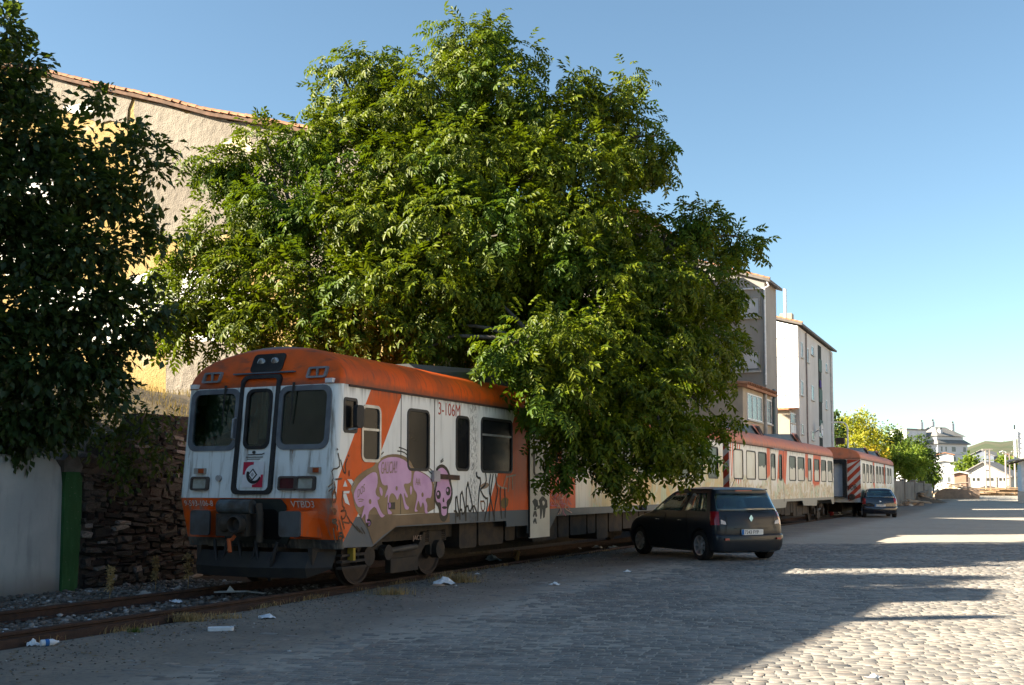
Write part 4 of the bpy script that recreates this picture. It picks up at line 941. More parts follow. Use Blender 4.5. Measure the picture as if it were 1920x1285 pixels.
for k in range(3): MB().box(.30, -1.30, .30 + k * .09, .95, -1.20, .335 + k * .09).build('cab_step', DARKMETAL, train)
bogie(train, 2.35); bogie(train, L1 - 3.0); tanks(train, [(4.1, L1 - 5)], 3)
MB().box(.8, -1.0, .62, L1 - .6, 1.0, .9).build('underframe', DARKMETAL, train)
# cab side: mirror window, doors, roof unit, handrail
mr = MB().prism(rrect(.33, 2.33, .52, 2.66, .06, 4), .06, .13, OUT).build('mirror', BLACK, train, smooth=40)
MB().tube([(.30, -HWD, 2.30), (.40, -HWD - .1, 2.33)], .014, 6).build('mirror_arm', GREYMETAL, mr)
for u in (1.76, 2.82): MB().box(u - .008, -HWD - .004, 1.06, u + .008, -HWD + .01, 2.92).build('door_seam', BLACK, SIDE1)
lo = MB().prism([(6.535, .50), (7.495, .50), (7.495, 2.90), (6.535, 2.90)], .004, .03, OUT).build('folding_door', M('door_cream', (.68, .66, .60), (.60, .58, .52), 2, .45, dirt=(.45, .42, .36)), train)
side_window(lo, 6.74, 7.30, 1.72, 2.72, -1, r=.08).location = (0, -.03, 0)
MB().box(6.525, -HWD - .034, .52, 6.54, -HWD + .0, 2.9).build('door_edge', BLACK, lo)
MB().prism([(2.80, 1.62), (3.62, 1.60), (3.62, 1.68), (2.80, 1.70)], .02, .05, OUT).build('bolt_bar', M('rusty_bar', (.10, .05, .035), (.06, .04, .03), 6, .8), train)
MB().prism([(2.72, 1.57), (2.92, 1.57), (2.92, 1.75), (2.72, 1.75)], .01, .06, OUT).build('bolt_clasp', M('clasp', (.45, .40, .40)), train)
def roofbox(parent, x0, x1, zt, mat, open_face=True):
    prof_ = [(-.95, 3.42), (-.72, zt), (.72, zt), (.95, 3.42)]
    b_ = MB().prism(prof_, x0, x1, lambda u, v, w_: (w_, u, v if v < 3.5 else v - (.29 if w_ == x0 else 0))).build('roof_unit', mat, parent)
    return b_
roofbox(train, 3.1, 7.8, 3.86, M('roof_box_shaded', (.03, .038, .04), (.025, .03, .032), 2, .7)); roofbox(train, 11, 15, 3.84, ROOFBOX); roofbox(train, 16.5, 19.5, 3.84, ROOFBOX)  # front unit painted darker than the others, shade put into its colour
# lettering and graffiti on the street side
LETW = M('letter_white', (.60, .58, .52), (.5, .48, .42), 6, .6); LETR = M('letter_red', (.42, .06, .03), (.36, .05, .03), 6, .6)
text('lettering', '3-106M', .30, lambda u, v, w_: OUT(2.93 + u, 2.68 + v, .003 + w_), LETR, SIDE1, sx=.86)
text('lettering', '9-593-106-8', .118, lambda u, v, w_: ff()(1.25 - u, 1.20 + v, .032 + w_), LETW, train, sx=.93)
text('lettering', 'VTBD3', .135, lambda u, v, w_: ff()(-.70 - u, 1.19 + v, .032 + w_), LETW, train)
text('lettering', '47', .16, lambda u, v, w_: ff()(-.48 - u, .98 + v, .038 + w_), M('chalk', (.16, .17, .17)), train, sx=.8)
text('lettering', '4', .13, lambda u, v, w_: ff()(.60 - u, .98 + v, .038 + w_), M('chalk', (.16, .17, .17)), train)
text('lettering', '4', .13, lambda u, v, w_: ff()(.60 - u, .80 + v, .038 + w_), M('chalk', (.16, .17, .17)), train)
def Z3(x, y): return TS(600 + x * .2257, 820 + y * .2257)
def Z4(x, y): return TS(800 + x * .1868, 860 + y * .1868)
PINK = M('graffiti_pink', (.62, .36, .56), (.52, .28, .47), 3, .5, lo=.3, hi=.7); BROWN = M('graffiti_brown', (.16, .095, .045), (.27, .18, .09), 1.8, .45); DKBR = M('graffiti_dark_brown', (.10, .062, .036), (.17, .105, .06), 1.8, .45)
INK = M('graffiti_black', (.018, .016, .014), (.03, .025, .02), 6, .5); RUSTINK = M('graffiti_rust', (.20, .075, .03), (.14, .05, .02), 6, .6); VIOLET = M('graffiti_violet', (.35, .16, .42), (.4, .2, .45), 5, .5)
def blob(pts, mat, w, fz=Z3, name='graffiti', sm=True):
    P = [fz(*p) for p in pts]
    if sm:                                       # one round of corner cutting
        Q = []
        for i, a in enumerate(P):
            b = P[(i + 1) % len(P)]; Q += [(a[0] * .75 + b[0] * .25, a[1] * .75 + b[1] * .25), (a[0] * .25 + b[0] * .75, a[1] * .25 + b[1] * .75)]
        P = Q
    return plate(name, P, [], .001, lambda u, v, k: OUT(u, v, w + k), mat, SIDE1)
def strokes(lst, mat, width, w, fz=Z3, name='graffiti'):
    m_ = MB()
    for i, pts in enumerate(lst):
        P = [fz(*p) for p in pts]; Q = [P[0]]
        for a, b in zip(P[:-1], P[1:]): Q += [(a[0] * .7 + b[0] * .3, a[1] * .7 + b[1] * .3), (a[0] * .3 + b[0] * .7, a[1] * .3 + b[1] * .7)]
        m_.ribbon(Q + [P[-1]], width, lambda u, v, k: OUT(u, v, w + k + i * .00025))
    o = m_.build(name, mat, SIDE1, fix=False); o['kind'] = 'stuff'; return o
blob([(270, 480), (250, 430), (290, 340), (370, 275), (440, 245), (470, 200), (540, 150), (620, 138), (700, 152), (750, 200), (780, 262), (830, 280), (890, 312), (945, 372), (955, 480), (955, 628), (660, 642), (330, 655), (290, 590)], BROWN, .003)
blob([(318, 640), (660, 646), (950, 628), (1075, 632), (1075, 706), (640, 737), (520, 815), (440, 893), (395, 760)], DKBR, .0045, sm=False)
blob([(275, 480), (290, 430), (330, 370), (400, 310), (450, 285), (475, 310), (475, 400), (455, 445), (465, 488), (495, 500), (485, 520), (470, 520), (490, 590), (520, 645), (540, 648), (510, 672), (490, 650), (455, 570), (420, 600), (400, 625), (392, 710), (375, 710), (375, 625), (350, 665), (338, 680), (358, 600), (370, 560), (320, 590), (290, 540)], PINK, .007)
blob([(478, 230), (510, 190), (570, 165), (640, 165), (700, 190), (740, 230), (757, 280), (755, 360), (740, 385), (690, 385), (700, 430), (730, 495), (715, 505), (690, 450), (700, 520), (715, 565), (738, 582), (730, 602), (705, 600), (695, 570), (680, 480), (660, 462), (640, 530), (625, 490), (600, 460), (575, 480), (565, 560), (570, 600), (597, 628), (585, 642), (555, 637), (560, 520), (560, 470), (542, 502), (533, 497), (570, 397), (520, 402), (500, 350), (490, 290)], PINK, .007)
blob([(785, 280), (820, 285), (870, 310), (920, 350), (930, 420), (920, 510), (890, 500), (870, 520), (890, 560), (885, 610), (897, 632), (868, 634), (865, 570), (850, 530), (835, 592), (825, 560), (815, 520), (800, 570), (795, 600), (814, 614), (783, 622), (785, 590), (800, 520), (805, 470), (775, 430), (768, 370), (775, 310)], PINK, .007)
blob([(492, 405), (520, 440), (512, 500), (490, 450)], PINK, .007); blob([(750, 395), (765, 430), (752, 490), (742, 440)], PINK, .007)
blob([(955, 300), (965, 250), (1000, 222), (1040, 235), (1075, 290), (1088, 380), (1102, 450), (1092, 530), (1062, 590), (1062, 650), (1040, 702), (1010, 702), (988, 660), (985, 590), (952, 545), (943, 480), (958, 400)], INK, .006)
blob([(968, 310), (975, 270), (1005, 250), (1035, 265), (1062, 310), (1068, 380), (1088, 440), (1080, 500), (1045, 530), (1050, 580), (1050, 640), (1025, 658), (1005, 640), (1003, 590), (1000, 542), (965, 540), (955, 490), (960, 430), (970, 390)], PINK, .009)
ell = lambda cx, cy, rx, ry: [(cx + rx * math.cos(R(k * 30)), cy + ry * math.sin(R(k * 30))) for k in range(12)]
for e_ in (ell(980, 478, 20, 38), ell(1060, 448, 20, 38), ell(1030, 585, 22, 12)): blob(e_, INK, .011)
blob([(1012, 540), (1020, 490), (1032, 540)], INK, .011); blob(ell(975, 470, 8, 14), PINK, .013); blob(ell(1053, 440, 8, 14), PINK, .013)
for e_ in (ell(412, 535, 11, 22), ell(633, 425, 9, 20), ell(848, 478, 9, 20)): blob(e_, BROWN, .009)
blob([(560, 545), (620, 540), (620, 600), (565, 600)], INK, .0085, sm=False)
text('graffiti', 'GALICIA!!', .21, lambda u, v, w_: OUT(Z3(500, 305)[0] + u + v * .1, Z3(500, 305)[1] + v * 1.25 + u * .05, .0095 + w_ * .3), BROWN, SIDE1, sx=.52)
text('graffiti', 'AAA', .14, lambda u, v, w_: OUT(Z3(790, 395)[0] + u, Z3(790, 395)[1] + v * 1.2 - u * .1, .0095 + w_ * .3), BROWN, SIDE1, sx=.55)
text('graffiti', 'DOS', .15, lambda u, v, w_: OUT(Z3(306, 505)[0] + u, Z3(306, 505)[1] + v * 1.1 + u * .5, .0095 + w_ * .3), BROWN, SIDE1, sx=.65)
strokes([[(310, 520), (335, 512), (360, 522)], [(318, 535), (350, 530)]], BROWN, .012, .0095)
strokes([[(655, 85), (690, 95), (718, 110)], [(642, 115), (690, 120), (720, 145)], [(500, 150), (525, 125)], [(905, 255), (945, 295)], [(892, 272), (940, 318)], [(1000, 200), (1020, 180)], [(1002, 210), (1022, 195)]], INK, .02, .004)
strokes([[(150, 135), (162, 200), (160, 260), (90, 265), (110, 330), (100, 370)], [(65, 415), (105, 380)], [(70, 450), (100, 425)], [(140, 95), (145, 105)], [(170, 190), (190, 280), (215, 310), (205, 230), (225, 180)], [(235, 150), (238, 160)], [(240, 280), (240, 320)]], INK, .022, .004)
strokes([[(115, 370), (130, 440), (90, 500), (120, 560), (140, 480), (105, 420), (95, 590), (130, 640)], [(130, 350), (180, 345)], [(190, 450), (180, 560), (210, 600), (160, 620), (230, 605), (190, 700), (170, 640), (200, 760)], [(90, 590), (140, 600), (120, 650), (110, 620)], [(215, 640), (260, 720), (190, 705)], [(160, 690), (185, 800), (200, 840)]], RUSTINK, .025, .004)
strokes([[(100, 690), (140, 680), (120, 720), (100, 700)], [(110, 760), (115, 820), (130, 870)], [(160, 800), (185, 790), (190, 850), (150, 860), (155, 815), (195, 830)], [(100, 690), (145, 730), (140, 770)]], INK, .03, .0045)
strokes([[(255, 705), (300, 760), (330, 790)], [(300, 740), (350, 800)], [(340, 750), (370, 800)]], INK, .02, .0065)
for p in ([(190, 410), (208, 358), (226, 410)], [(225, 350), (262, 350), (288, 388), (270, 418), (248, 382)], [(185, 448), (246, 446), (240, 466), (190, 468)], [(185, 470), (216, 470), (246, 566), (208, 545)]):
    blob(p, WHITE, .003, name='logo_mark', sm=False)
strokes([[(390, 690), (415, 690), (418, 720), (395, 740), (385, 720)]], INK, .035, .0095); strokes([[(392, 705), (408, 700), (412, 722), (398, 730)]], VIOLET, .02, .0125)
blob(ell(575, 565, 9, 25), VIOLET, .0105)
text('chalk_tag', 'JACE', .13, lambda u, v, w_: (TS(823, 1002)[0] - .3 + u, -1.07 - w_, .62 + v * .8), M('chalk_pink', (.45, .33, .27)), train)
tall = [[(290, 640), (290, 290), (330, 600)], [(332, 610), (340, 260), (385, 500), (390, 620)], [(392, 620), (400, 180), (440, 380), (470, 540)], [(275, 530), (300, 525), (310, 600), (345, 480), (360, 590), (405, 440), (430, 560), (465, 450), (500, 540)],
        [(500, 140), (500, 190), (550, 200), (520, 330), (510, 620)], [(540, 320), (580, 400), (620, 400), (580, 620)], [(590, 150), (600, 250), (540, 310)], [(640, 160), (620, 300), (650, 450), (680, 620)], [(625, 620), (640, 330), (665, 160)],
        [(690, 160), (700, 280), (715, 330), (680, 480), (675, 620)], [(740, 290), (735, 380), (750, 600)], [(780, 300), (790, 500), (785, 590)]]
strokes(tall, INK, .038, .004, Z4)
strokes([[(710, 170), (690, 230), (730, 290), (800, 300)], [(800, 170), (770, 280)], [(830, 170), (815, 330)], [(800, 185), (890, 165)], [(858, 180), (862, 310)]], M('graffiti_cream', (.5, .38, .28)), .03, .0045, Z4)
blob([(535, 265), (600, 235), (630, 265), (600, 300), (545, 308)], M('graffiti_tan', (.36, .26, .18)), .0035, Z4); blob([(745, 400), (820, 390), (815, 470), (790, 500), (750, 495)], M('graffiti_olive', (.25, .16, .06)), .0035, Z4)
strokes([[(540, 430), (585, 428), (580, 525), (548, 525), (542, 430)]], RUSTINK, .03, .004, Z4)
# stencilled figure on the folding door
def stencil(pts, off=.031): 
    P = [Z4(*p) for p in pts]; plate('stencil', P, [], .001, lambda u, v, k: OUT(u, v, off + k + .001), M('stencil_grey', (.06, .06, .055), (.1, .1, .09), 9, .7), lo)
for p in ([(1128, 310), (1140, 290), (1158, 300), (1160, 345), (1148, 370), (1130, 350)], [(1110, 420), (1140, 380), (1160, 380), (1195, 420), (1200, 490), (1180, 500), (1170, 590), (1155, 600), (1150, 500), (1135, 605), (1125, 605), (1120, 500), (1095, 510), (1095, 470), (1120, 470)],
          [(1068, 345), (1075, 330), (1085, 350), (1080, 375), (1068, 370)], [(1045, 430), (1070, 400), (1100, 420), (1105, 470), (1085, 490), (1090, 520), (1060, 520), (1065, 480)], [(1060, 530), (1085, 525), (1095, 580), (1080, 590), (1072, 560), (1062, 590), (1050, 580)], [(1065, 600), (1082, 600), (1092, 655), (1078, 655), (1072, 630), (1062, 660), (1052, 635)]): stencil(p)
blob([(1142, 430), (1158, 420), (1172, 445), (1155, 480)], M('door_cream'  , (.68, .66, .60)), .0345, Z4, 'stencil')
MB().prism([Z4(1170, 270), Z4(1195, 270), Z4(1195, 330), Z4(1172, 330)], .031, .034, OUT).build('notice', M('notice_dark', (.08, .08, .07)), lo)
# chaotic throw-up right of the door
for k, cc in ((1, (.62, .30, .32)), (2, (.70, .45, .38)), (3, (.55, .20, .30))):
    rr_ = random.Random(k); lst = []
    for _ in range(11):
        x0, y0 = rr_.uniform(1245, 1420), rr_.uniform(225, 480); lst.append([(x0, y0), (x0 + rr_.uniform(-50, 50), y0 + rr_.uniform(20, 90)), (x0 + rr_.uniform(-60, 60), y0 + rr_.uniform(-40, 120))])
    strokes(lst, M('graffiti_throw%d' % k, cc), .022, .003 + .004 * k, Z4)

# ================= following coaches
def stripe_end(parent, x, L, mat_b):
    # striped buffer of the end wall, both sides of the gangway
    ew = MB().box(x, -HWD + .045, .75, x + .05, HWD - .045, 2.95).build('end_wall', M('end_paint', (.62, .60, .56), (.5, .48, .44), 3, .6, dirt=(.3, .27, .22)), parent)
    for sg in (-1, 1):
        y0, y1 = (.72, HWD - .02)
        k = 0
        z = .4
        while z < 3.0:
            pts = [(y0, z), (y1, z + .62), (y1, z + .86), (y0, z + .24)]
            P = [(y, min(2.93, max(.8, zz))) for y, zz in pts]
            if max(p[1] for p in P) - min(p[1] for p in P) > .05: MB().prism([(y * sg, zz) for y, zz in P], 0, .012, lambda u, v, w_: (x - .002 - w_, u, v)).build('warning_stripe', M('stripe_red', (.42, .06, .025), (.36, .05, .02), 3, .6), ew)
            z += .46
    gwy = MB().ring(rrect(-.70, 1.0, .70, 2.93, .05, 2), rrect(-.52, 1.05, .52, 2.75, .03, 2), 0, .35, lambda u, v, w_: (x - .006 - w_, u, v)).build('gangway', M('gangway_black', (.02, .022, .025)), ew)
    d_ = MB().box(x - .05, -.5, 1.03, x - .008, .5, 2.72).build('end_door', M('end_door', (.52, .53, .54), (.45, .46, .47), 3, .6), ew)
    MB().prism(rrect(-.05, 1.95, .30, 2.55, .08, 4), .052, .058, lambda u, v, w_: (x - w_, u, v)).build('door_window', DARKGLASS, d_)
    MB().lathe([(.0, -.02), (.13, -.02), (.15, .0), (.15, .30)], (x - .3, -.95, 1.02), 'x', 16).build('buffer', DARKMETAL, ew)
def coach(root, L, wins, mat, skirt_cut, orangebox):
    out = [(.02, .72), (.9, .72), (1.1, .92), (4.2, .92), (4.3, .7)] + skirt_cut + [(L - 4.6, .70), (L - 4.4, .94), (L - .8, .94), (L - .5, .72), (L - .02, .72), (L - .02, 2.955), (.02, 2.955)]
    for sg in (-1, 1):
        o = plate('side_wall', out, [rrect(a, 1.78, b_, 2.73, .09) for a, b_, _ in wins], .04, side_fn(sg), mat, root)
        for a, b_, gl in wins: side_window(o, a, b_, 1.78, 2.73, sg, pane=gl, bar=None)
        for u in (6.0, 8.3): MB().box(u - .01, sg * HWD - .006, .95, u + .01, sg * HWD + .006, 2.92).build('door_seam', BLACK, o)
    roof(root, 0, L, ROOFF, False); stripe_end(root, .03, L, mat)
    MB().box(L - .07, -HWD + .045, .75, L - .02, HWD - .045, 2.95).build('end_wall', M('end_paint', (.62, .60, .56)), root)
    MB().box(.3, -1.2, .9, L - .3, 1.2, 1.0).build('floor', DARKMETAL, root)
    bogie(root, 2.7); bogie(root, L - 2.7); tanks(root, [(5.0, L - 5.2)], 7)
    for x0, x1 in orangebox:
        b_ = roofbox(root, x0, x1, 3.82, ROOFBOX)
        # sloped orange end with a dark grille towards the street
        MB().add([(x1, -1.03, 3.33), (x1 + .02, -.80, 3.83), (x1 - 1.15, -.80, 3.835), (x1 - .75, -1.10, 3.33), (x1, -1.12, 3.28), (x1 + .5, -1.0, 3.36), (x1 + .3, -.6, 3.5)], [(0, 1, 2, 3), (0, 5, 6, 1)]).build('intake_hood', ROOFF, b_)
        MB().add([(x1 - .12, -1.045, 3.42), (x1 - .10, -.86, 3.78), (x1 - .72, -.87, 3.78), (x1 - .55, -1.08, 3.42)], [(0, 1, 2, 3)]).build('grille', M('grille_brown', (.05, .022, .015)), b_).location = (0, -.012, .005)
GRAFW = M('painted_glass', (.58, .54, .46), (.64, .61, .54), 1.8, .35, lo=.45, hi=.55)
HALF = None
g = G('half_painted_glass'); X, Y, Z = g.xyz(); lim = g.ma('MULTIPLY_ADD', g.noise(3.5, 4), .5, 2.0)
HALF = g.end(g.bsdf(g.mix(g.ma('LESS_THAN', Z, lim), (.02, .018, .016), (.62, .59, .52)), .3, spec=.1))
x2 = TS(1368, 900)[0]; L2 = TS(1563, 900)[0] - x2
def rel(x): return TS(x, 880)[0] - x2
w2 = [(rel(a), rel(b), m_) for a, b, m_ in ((1375.8, 1393, GRAFW), (1399.6, 1416.6, GRAFW), (1422, 1437, HALF), (1446, 1453.6, HALF), (1461, 1466, DARKGLASS), (1480, 1492, HALF), (1496, 1508, HALF), (1515, 1521, HALF), (1526.6, 1536, HALF), (1539.7, 1548.6, HALF), (1552, 1560.5, HALF))]
P2 = paint('coach_paint_middle', [(rel(1438), rel(1444), 0), (rel(1454.5), rel(1471), .3), (rel(1508.5), rel(1514), .1), (rel(1521.5), rel(1536), .25)], [(.05, 1.55, .30)], (-1, 30, 1.75, 0), True, None, .25)
coach2 = empty('railcar', (*(Vector(train.location[:2]) + T2 * x2), RAIL), R(90 - YAW), 'faded graffiti covered coach behind the people carrier, second in the train', 'train car', 'coaches standing on the track')
coach(coach2, L2, w2, P2, [(5.2, .70), (8.6, .72), (8.8, .95), (12.0, .95), (12.2, .75)], [(1.2, rel(1452)), (rel(1460), rel(1520))])
MB().tube([(rel(1444), -HWD - .12, 2.93), (rel(1462), -HWD - .16, 2.90)], .02, 6).build('bar', GREYMETAL, coach2)
Y3 = 23.5
c3 = at(1614, 890, 56.8); c3 = Vector((c3.x, c3.y)); t3 = Vector((math.sin(R(Y3)), math.cos(R(Y3)))); r3 = Vector((t3.y, -t3.x))
def TS3(px): return on_plane(px, 890, c3, Y3)[0]
L3 = 19.8
w3 = []
x = .9
for k in range(10):
    w3.append((x, x + (1.1 if k % 4 != 3 else .6), HALF)); x += 1.75
P3 = paint('coach_paint_rear', [(6.1, 7.0, 0), (12.6, 13.6, 0)], [], (-1, 30, 1.6, 0), True, None, .35)
coach3 = empty('railcar', (c3.x - r3.x * HWD, c3.y - r3.y * HWD, RAIL), R(90 - Y3), 'last coach in the row, red and white warning stripes on its end wall', 'train car', 'coaches standing on the track')
coach(coach3, L3, w3, P3, [(5.2, .70), (8.6, .72), (8.8, .95), (12.0, .95), (12.2, .75)], [(3.2, 8.3), (10.0, 15.0)])
text('graffiti', 'TOR', .34, lambda u, v, w_: (-.02 - w_, -.70 - u, 1.35 + v + u * .2), INK, coach3, sx=.7)
MB().box(2.0, -.35, 3.82, 2.5, .1, 4.15).build('roof_unit', DARKMETAL, coach3)
# white folding frame and red drum standing by the coach end
p = ground_at(1571, 966)
fr = empty('folding_frame', p, R(-20), 'small white folding metal frame standing at the coach end', 'frame')
for a, b in (((-.35, 0, .0), (-.05, 0, .62)), ((.18, 0, .0), (-.02, 0, .55)), ((-.3, 0, .75), (.28, 0, .75)), ((-.22, .0, .0), (.25, .0, .02)), ((.25, 0, .74), (0, 0, .3)), ((-.05, 0, .3), (.15, 0, .05))):
    MB().tube([a, b], .025, 6).build('bar', STEEL_WHITE, fr)
p = ground_at(1557, 967)
dr = empty('red_drum', p, 0, 'small red drum standing under the end of the second coach', 'drum')
MB().lathe([(.0, .0), (.17, 0), (.18, .03), (.17, .28), (.18, .30), (.17, .57), (.16, .6), (0, .6)], (0, 0, 0), 'z', 18).build('body', M('drum_red', (.30, .02, .03), (.2, .02, .02)), dr, smooth=40)
MB().lathe([(.0, .601), (.12, .601), (.12, .63), (0, .63)], (0, 0, 0), 'z', 14).build('lid', GREYMETAL, dr)
# ------------------------------------------------------------------ cars
TYRE = M('tyre_rubber', (.014, .014, .015), (.022, .021, .02), 8, .8); ALLOY = M('alloy', (.62, .63, .65), (.52, .53, .55), 8, .3, metal=.6)
TINT = glassmat('car_glass', (.74, .82, .77), .02, .07); TINTR = glassmat('rear_glass', (.45, .56, .52), .02, .08)
TAILR = M('tail_red', (.30, .008, .015), (.22, .006, .01), 20, .12, coat=.6); TAILC = M('tail_clear', (.55, .56, .6), (.4, .4, .45), 20, .12, coat=.6)
SEATM = M('seat_cloth', (.02, .02, .022), (.03, .03, .03), 8, .9); PLASTIC = M('black_plastic', (.02, .021, .023), (.03, .03, .03), 8, .55)
def car(name, label, loc, rz, L, rings, cols, glass, tails, paintm, wheel_x, wr, hw_track, plate_txt, plate_z, badge, seats, bumper_top):
    root = empty(name, loc, rz, label, 'car', 'cars parked on the road')
    SF_ = cols
    NR, NC = 5, 5
    def half(z, xr, xf_, hw, rr, rf, br, bf):
        p = []
        for i in range(NR): t = i / NR; y = (hw - rr) * t; p.append((xr + br * (y / hw) ** 2, y))
        xr2 = xr + br * ((hw - rr) / hw) ** 2; xf2 = xf_ - bf * ((hw - rf) / hw) ** 2
        for i in range(NC): a = R(90 * i / NC); p.append((xr2 + rr * (1 - math.cos(a)), hw - rr + rr * math.sin(a)))
        a0, a1 = xr2 + rr, xf2 - rf
        for t in SF_: p.append((a0 + (a1 - a0) * t, hw - .012 * (2 * t - 1) ** 2 * 1.0))
        for i in range(1, NC + 1): a = R(90 * i / NC); p.append((xf2 - rf + rf * math.sin(a), hw - rf + rf * math.cos(a)))
        for i in range(1, NR + 1): t = 1 - i / NR; y = (hw - rf) * t; p.append((xf_ - bf * (y / hw) ** 2, y))
        return p
    vs = []; nh = None
    for rg in rings:
        h = half(*rg); nh = len(h); loop = h + [(x, -y) for x, y in h[-2:0:-1]]
        vs += [(x, y, rg[0]) for x, y in loop]
    n = 2 * nh - 2; fs = []; mi = []
    side0 = NR + NC
    def colkey(k):                                   # half column index and side
        return (k, 1) if k < nh - 1 else (n - 1 - k, -1)
    ri = {round(rg[0], 3): i for i, rg in enumerate(rings)}
    gb, gt = ri[round(glass['z0'], 3)], ri[round(glass['z1'], 3)]
    for i in range(len(rings) - 1):
        for k in range(n):
            fs.append((i * n + k, i * n + (k + 1) % n, (i + 1) * n + (k + 1) % n, (i + 1) * n + k))
            hc, sd = colkey(k); m_ = 0
            if rings[i + 1][0] <= bumper_top + 1e-6: m_ = 12
            if gb <= i < gt:
                if hc < NR + 2: m_ = 2
                elif hc >= nh - 1 - NR - NC: m_ = 3
                else:
                    for q_, (c0, c1) in enumerate(glass['side']):
                        if side0 + c0 <= hc < side0 + c1: m_ = 4 + q_ + (0 if sd > 0 else 3)
            if tails['z0'] - 1e-6 <= rings[i][0] and rings[i + 1][0] <= tails['z1'] + 1e-6 and NR + tails['c0'] <= hc < NR + tails['c1']: m_ = 10 if sd > 0 else 11
            mi.append(m_)
    fs += [tuple(range(n))[::-1], tuple(range((len(rings) - 1) * n, len(rings) * n))]; mi += [12, 0]
    me = bpy.data.meshes.new('shell'); me.from_pydata(vs, [], fs)
    for _ in range(13): me.materials.append(paintm)
    me.polygons.foreach_set('material_index', mi)
    bm = bmesh.new(); bm.from_mesh(me); bmesh.ops.recalc_face_normals(bm, faces=bm.faces); bm.to_mesh(me); bm.free()
    ob = bpy.data.objects.new('tmp', me); col.objects.link(ob)
    mb = MB()
    for x in wheel_x:
        for sg in (-1, 1): mb.tube([(x, sg * (hw_track - .26), wr), (x, sg * 1.2, wr)], wr + .045, 28)
    cme = mb.mesh('cut', mat=paintm); [cme.materials.append(paintm) for _ in range(12)]
    cme.polygons.foreach_set('material_index', [1] * len(cme.polygons)); cut = bpy.data.objects.new('tmpc', cme); col.objects.link(cut)
    md = ob.modifiers.new('b', 'BOOLEAN'); md.operation = 'DIFFERENCE'; md.solver = 'EXACT'; md.object = cut
    res = bpy.data.meshes.new_from_object(ob.evaluated_get(bpy.context.evaluated_depsgraph_get()))
    bpy.data.objects.remove(ob); bpy.data.objects.remove(cut)
    V = [v.co.copy() for v in res.vertices]
    names = {0: ('body', paintm), 1: ('wheel_arch', PLASTIC), 2: ('rear_window', TINTR), 3: ('windscreen', TINT), 10: ('tail_light', TAILR), 11: ('tail_light', TAILR), 12: ('bumper', paintm)}
    for k in range(4, 10): names[k] = ('side_window', TINT)
    for idx, (nm, mt) in names.items():
        m_ = MB(); remap = {}; F_ = []
        for p in res.polygons:
            if p.material_index != idx: continue
            F_.append([remap.setdefault(v, len(remap)) for v in p.vertices])
        if not F_: continue
        m_.v = [tuple(V[v]) for v in remap]; m_.f = [tuple(f) for f in F_]
        o = m_.build(nm, mt, root, smooth=38, fix=False)
        if nm in ('rear_window', 'side_window', 'windscreen'):
            md = o.modifiers.new('thick', 'SOLIDIFY'); md.thickness = .006; md.offset = -1
    # wheels
    for x in wheel_x:
        for sg in (-1, 1):
            y = sg * (hw_track - .10)
            wl_ = MB().lathe([(wr * .66, -.09), (wr * .9, -.10), (wr * .98, -.08), (wr, -.04), (wr, .04), (wr * .98, .08), (wr * .9, .10), (wr * .66, .09), (wr * .66, -.09)], (x, y, wr), 'y', 36).build('wheel', TYRE, root, smooth=40)
            mb = MB().lathe([(wr * .68, .075), (wr * .66, .095), (wr * .60, .085), (wr * .60, -.05)], (x, y, wr), 'y', 36)
            mb.v = [(vx, y + (vy - y) * sg, vz) for vx, vy, vz in mb.v]
            for k in range(7):
                a = 2 * math.pi * k / 7; d = Vector((math.cos(a), 0, math.sin(a))); t_ = Vector((-math.sin(a), 0, math.cos(a)))
                c_ = Vector((x, y + sg * .07, wr))
                pts = [c_ + d * .03 + t_ * .035, c_ + d * .03 - t_ * .035, c_ + d * wr * .64 - t_ * .018, c_ + d * wr * .64 + t_ * .018]
                mb.add([*pts, *[p - Vector((0, sg * .03, 0)) for p in pts]], [(0, 1, 2, 3), (4, 5, 6, 7), (0, 1, 5, 4), (1, 2, 6, 5), (2, 3, 7, 6), (3, 0, 4, 7)])
            mb.disc((x, y + sg * .06, wr), (0, 1, 0), .055, .05, 14)
            mb.build('rim', ALLOY, wl_, smooth=30)
            MB().disc((x, y - sg * .02, wr), (0, 1, 0), wr * .6, .03, 20).build('brake_disc', M('brake_dark', (.03, .03, .03)), wl_)
    # interior
    for (sx, sy) in seats:
        s_ = MB().prism([(sx, .35), (sx + .45, .35), (sx + .45, .5), (sx + .12, .52), (sx - .06, 1.02), (sx - .16, 1.02)], sy - .23, sy + .23, lambda u, v, w_: (u, w_, v)).build('seat', SEATM, root)
        MB().prism(rrect(sy - .14, 1.03, sy + .14, 1.22, .06, 4), sx - .16, sx - .06, lambda u, v, w_: (w_, u, v)).build('headrest', SEATM, s_, smooth=40)
    H0 = rings[0][0]
    MB().box(wheel_x[0] - .2, -.66, .3, wheel_x[1] + .1, .66, .36).build('cabin_floor', SEATM, root)
    MB().prism([(wheel_x[1] - .35, .36), (wheel_x[1] - .25, .9), (wheel_x[1] + .1, .93), (wheel_x[1] + .1, .36)], -.66, .66, lambda u, v, w_: (u, w_, v)).build('dashboard', SEATM, root)
    # rear plate
    xr = [rg for rg in rings if rg[0] >= plate_z][0][1]
    pl_ = MB().prism(rrect(-.26, plate_z - .055, .26, plate_z + .055, .012, 2), .0, .012, lambda u, v, w_: (xr - .012 - w_, u, v)).build('number_plate', M('plate_white', (.75, .75, .74), (.68, .68, .67), 6, .4), root)
    MB().box(xr - .030, .205, plate_z - .052, xr - .0245, .255, plate_z + .052).build('plate_band', M('plate_blue', (.03, .16, .45)), pl_)
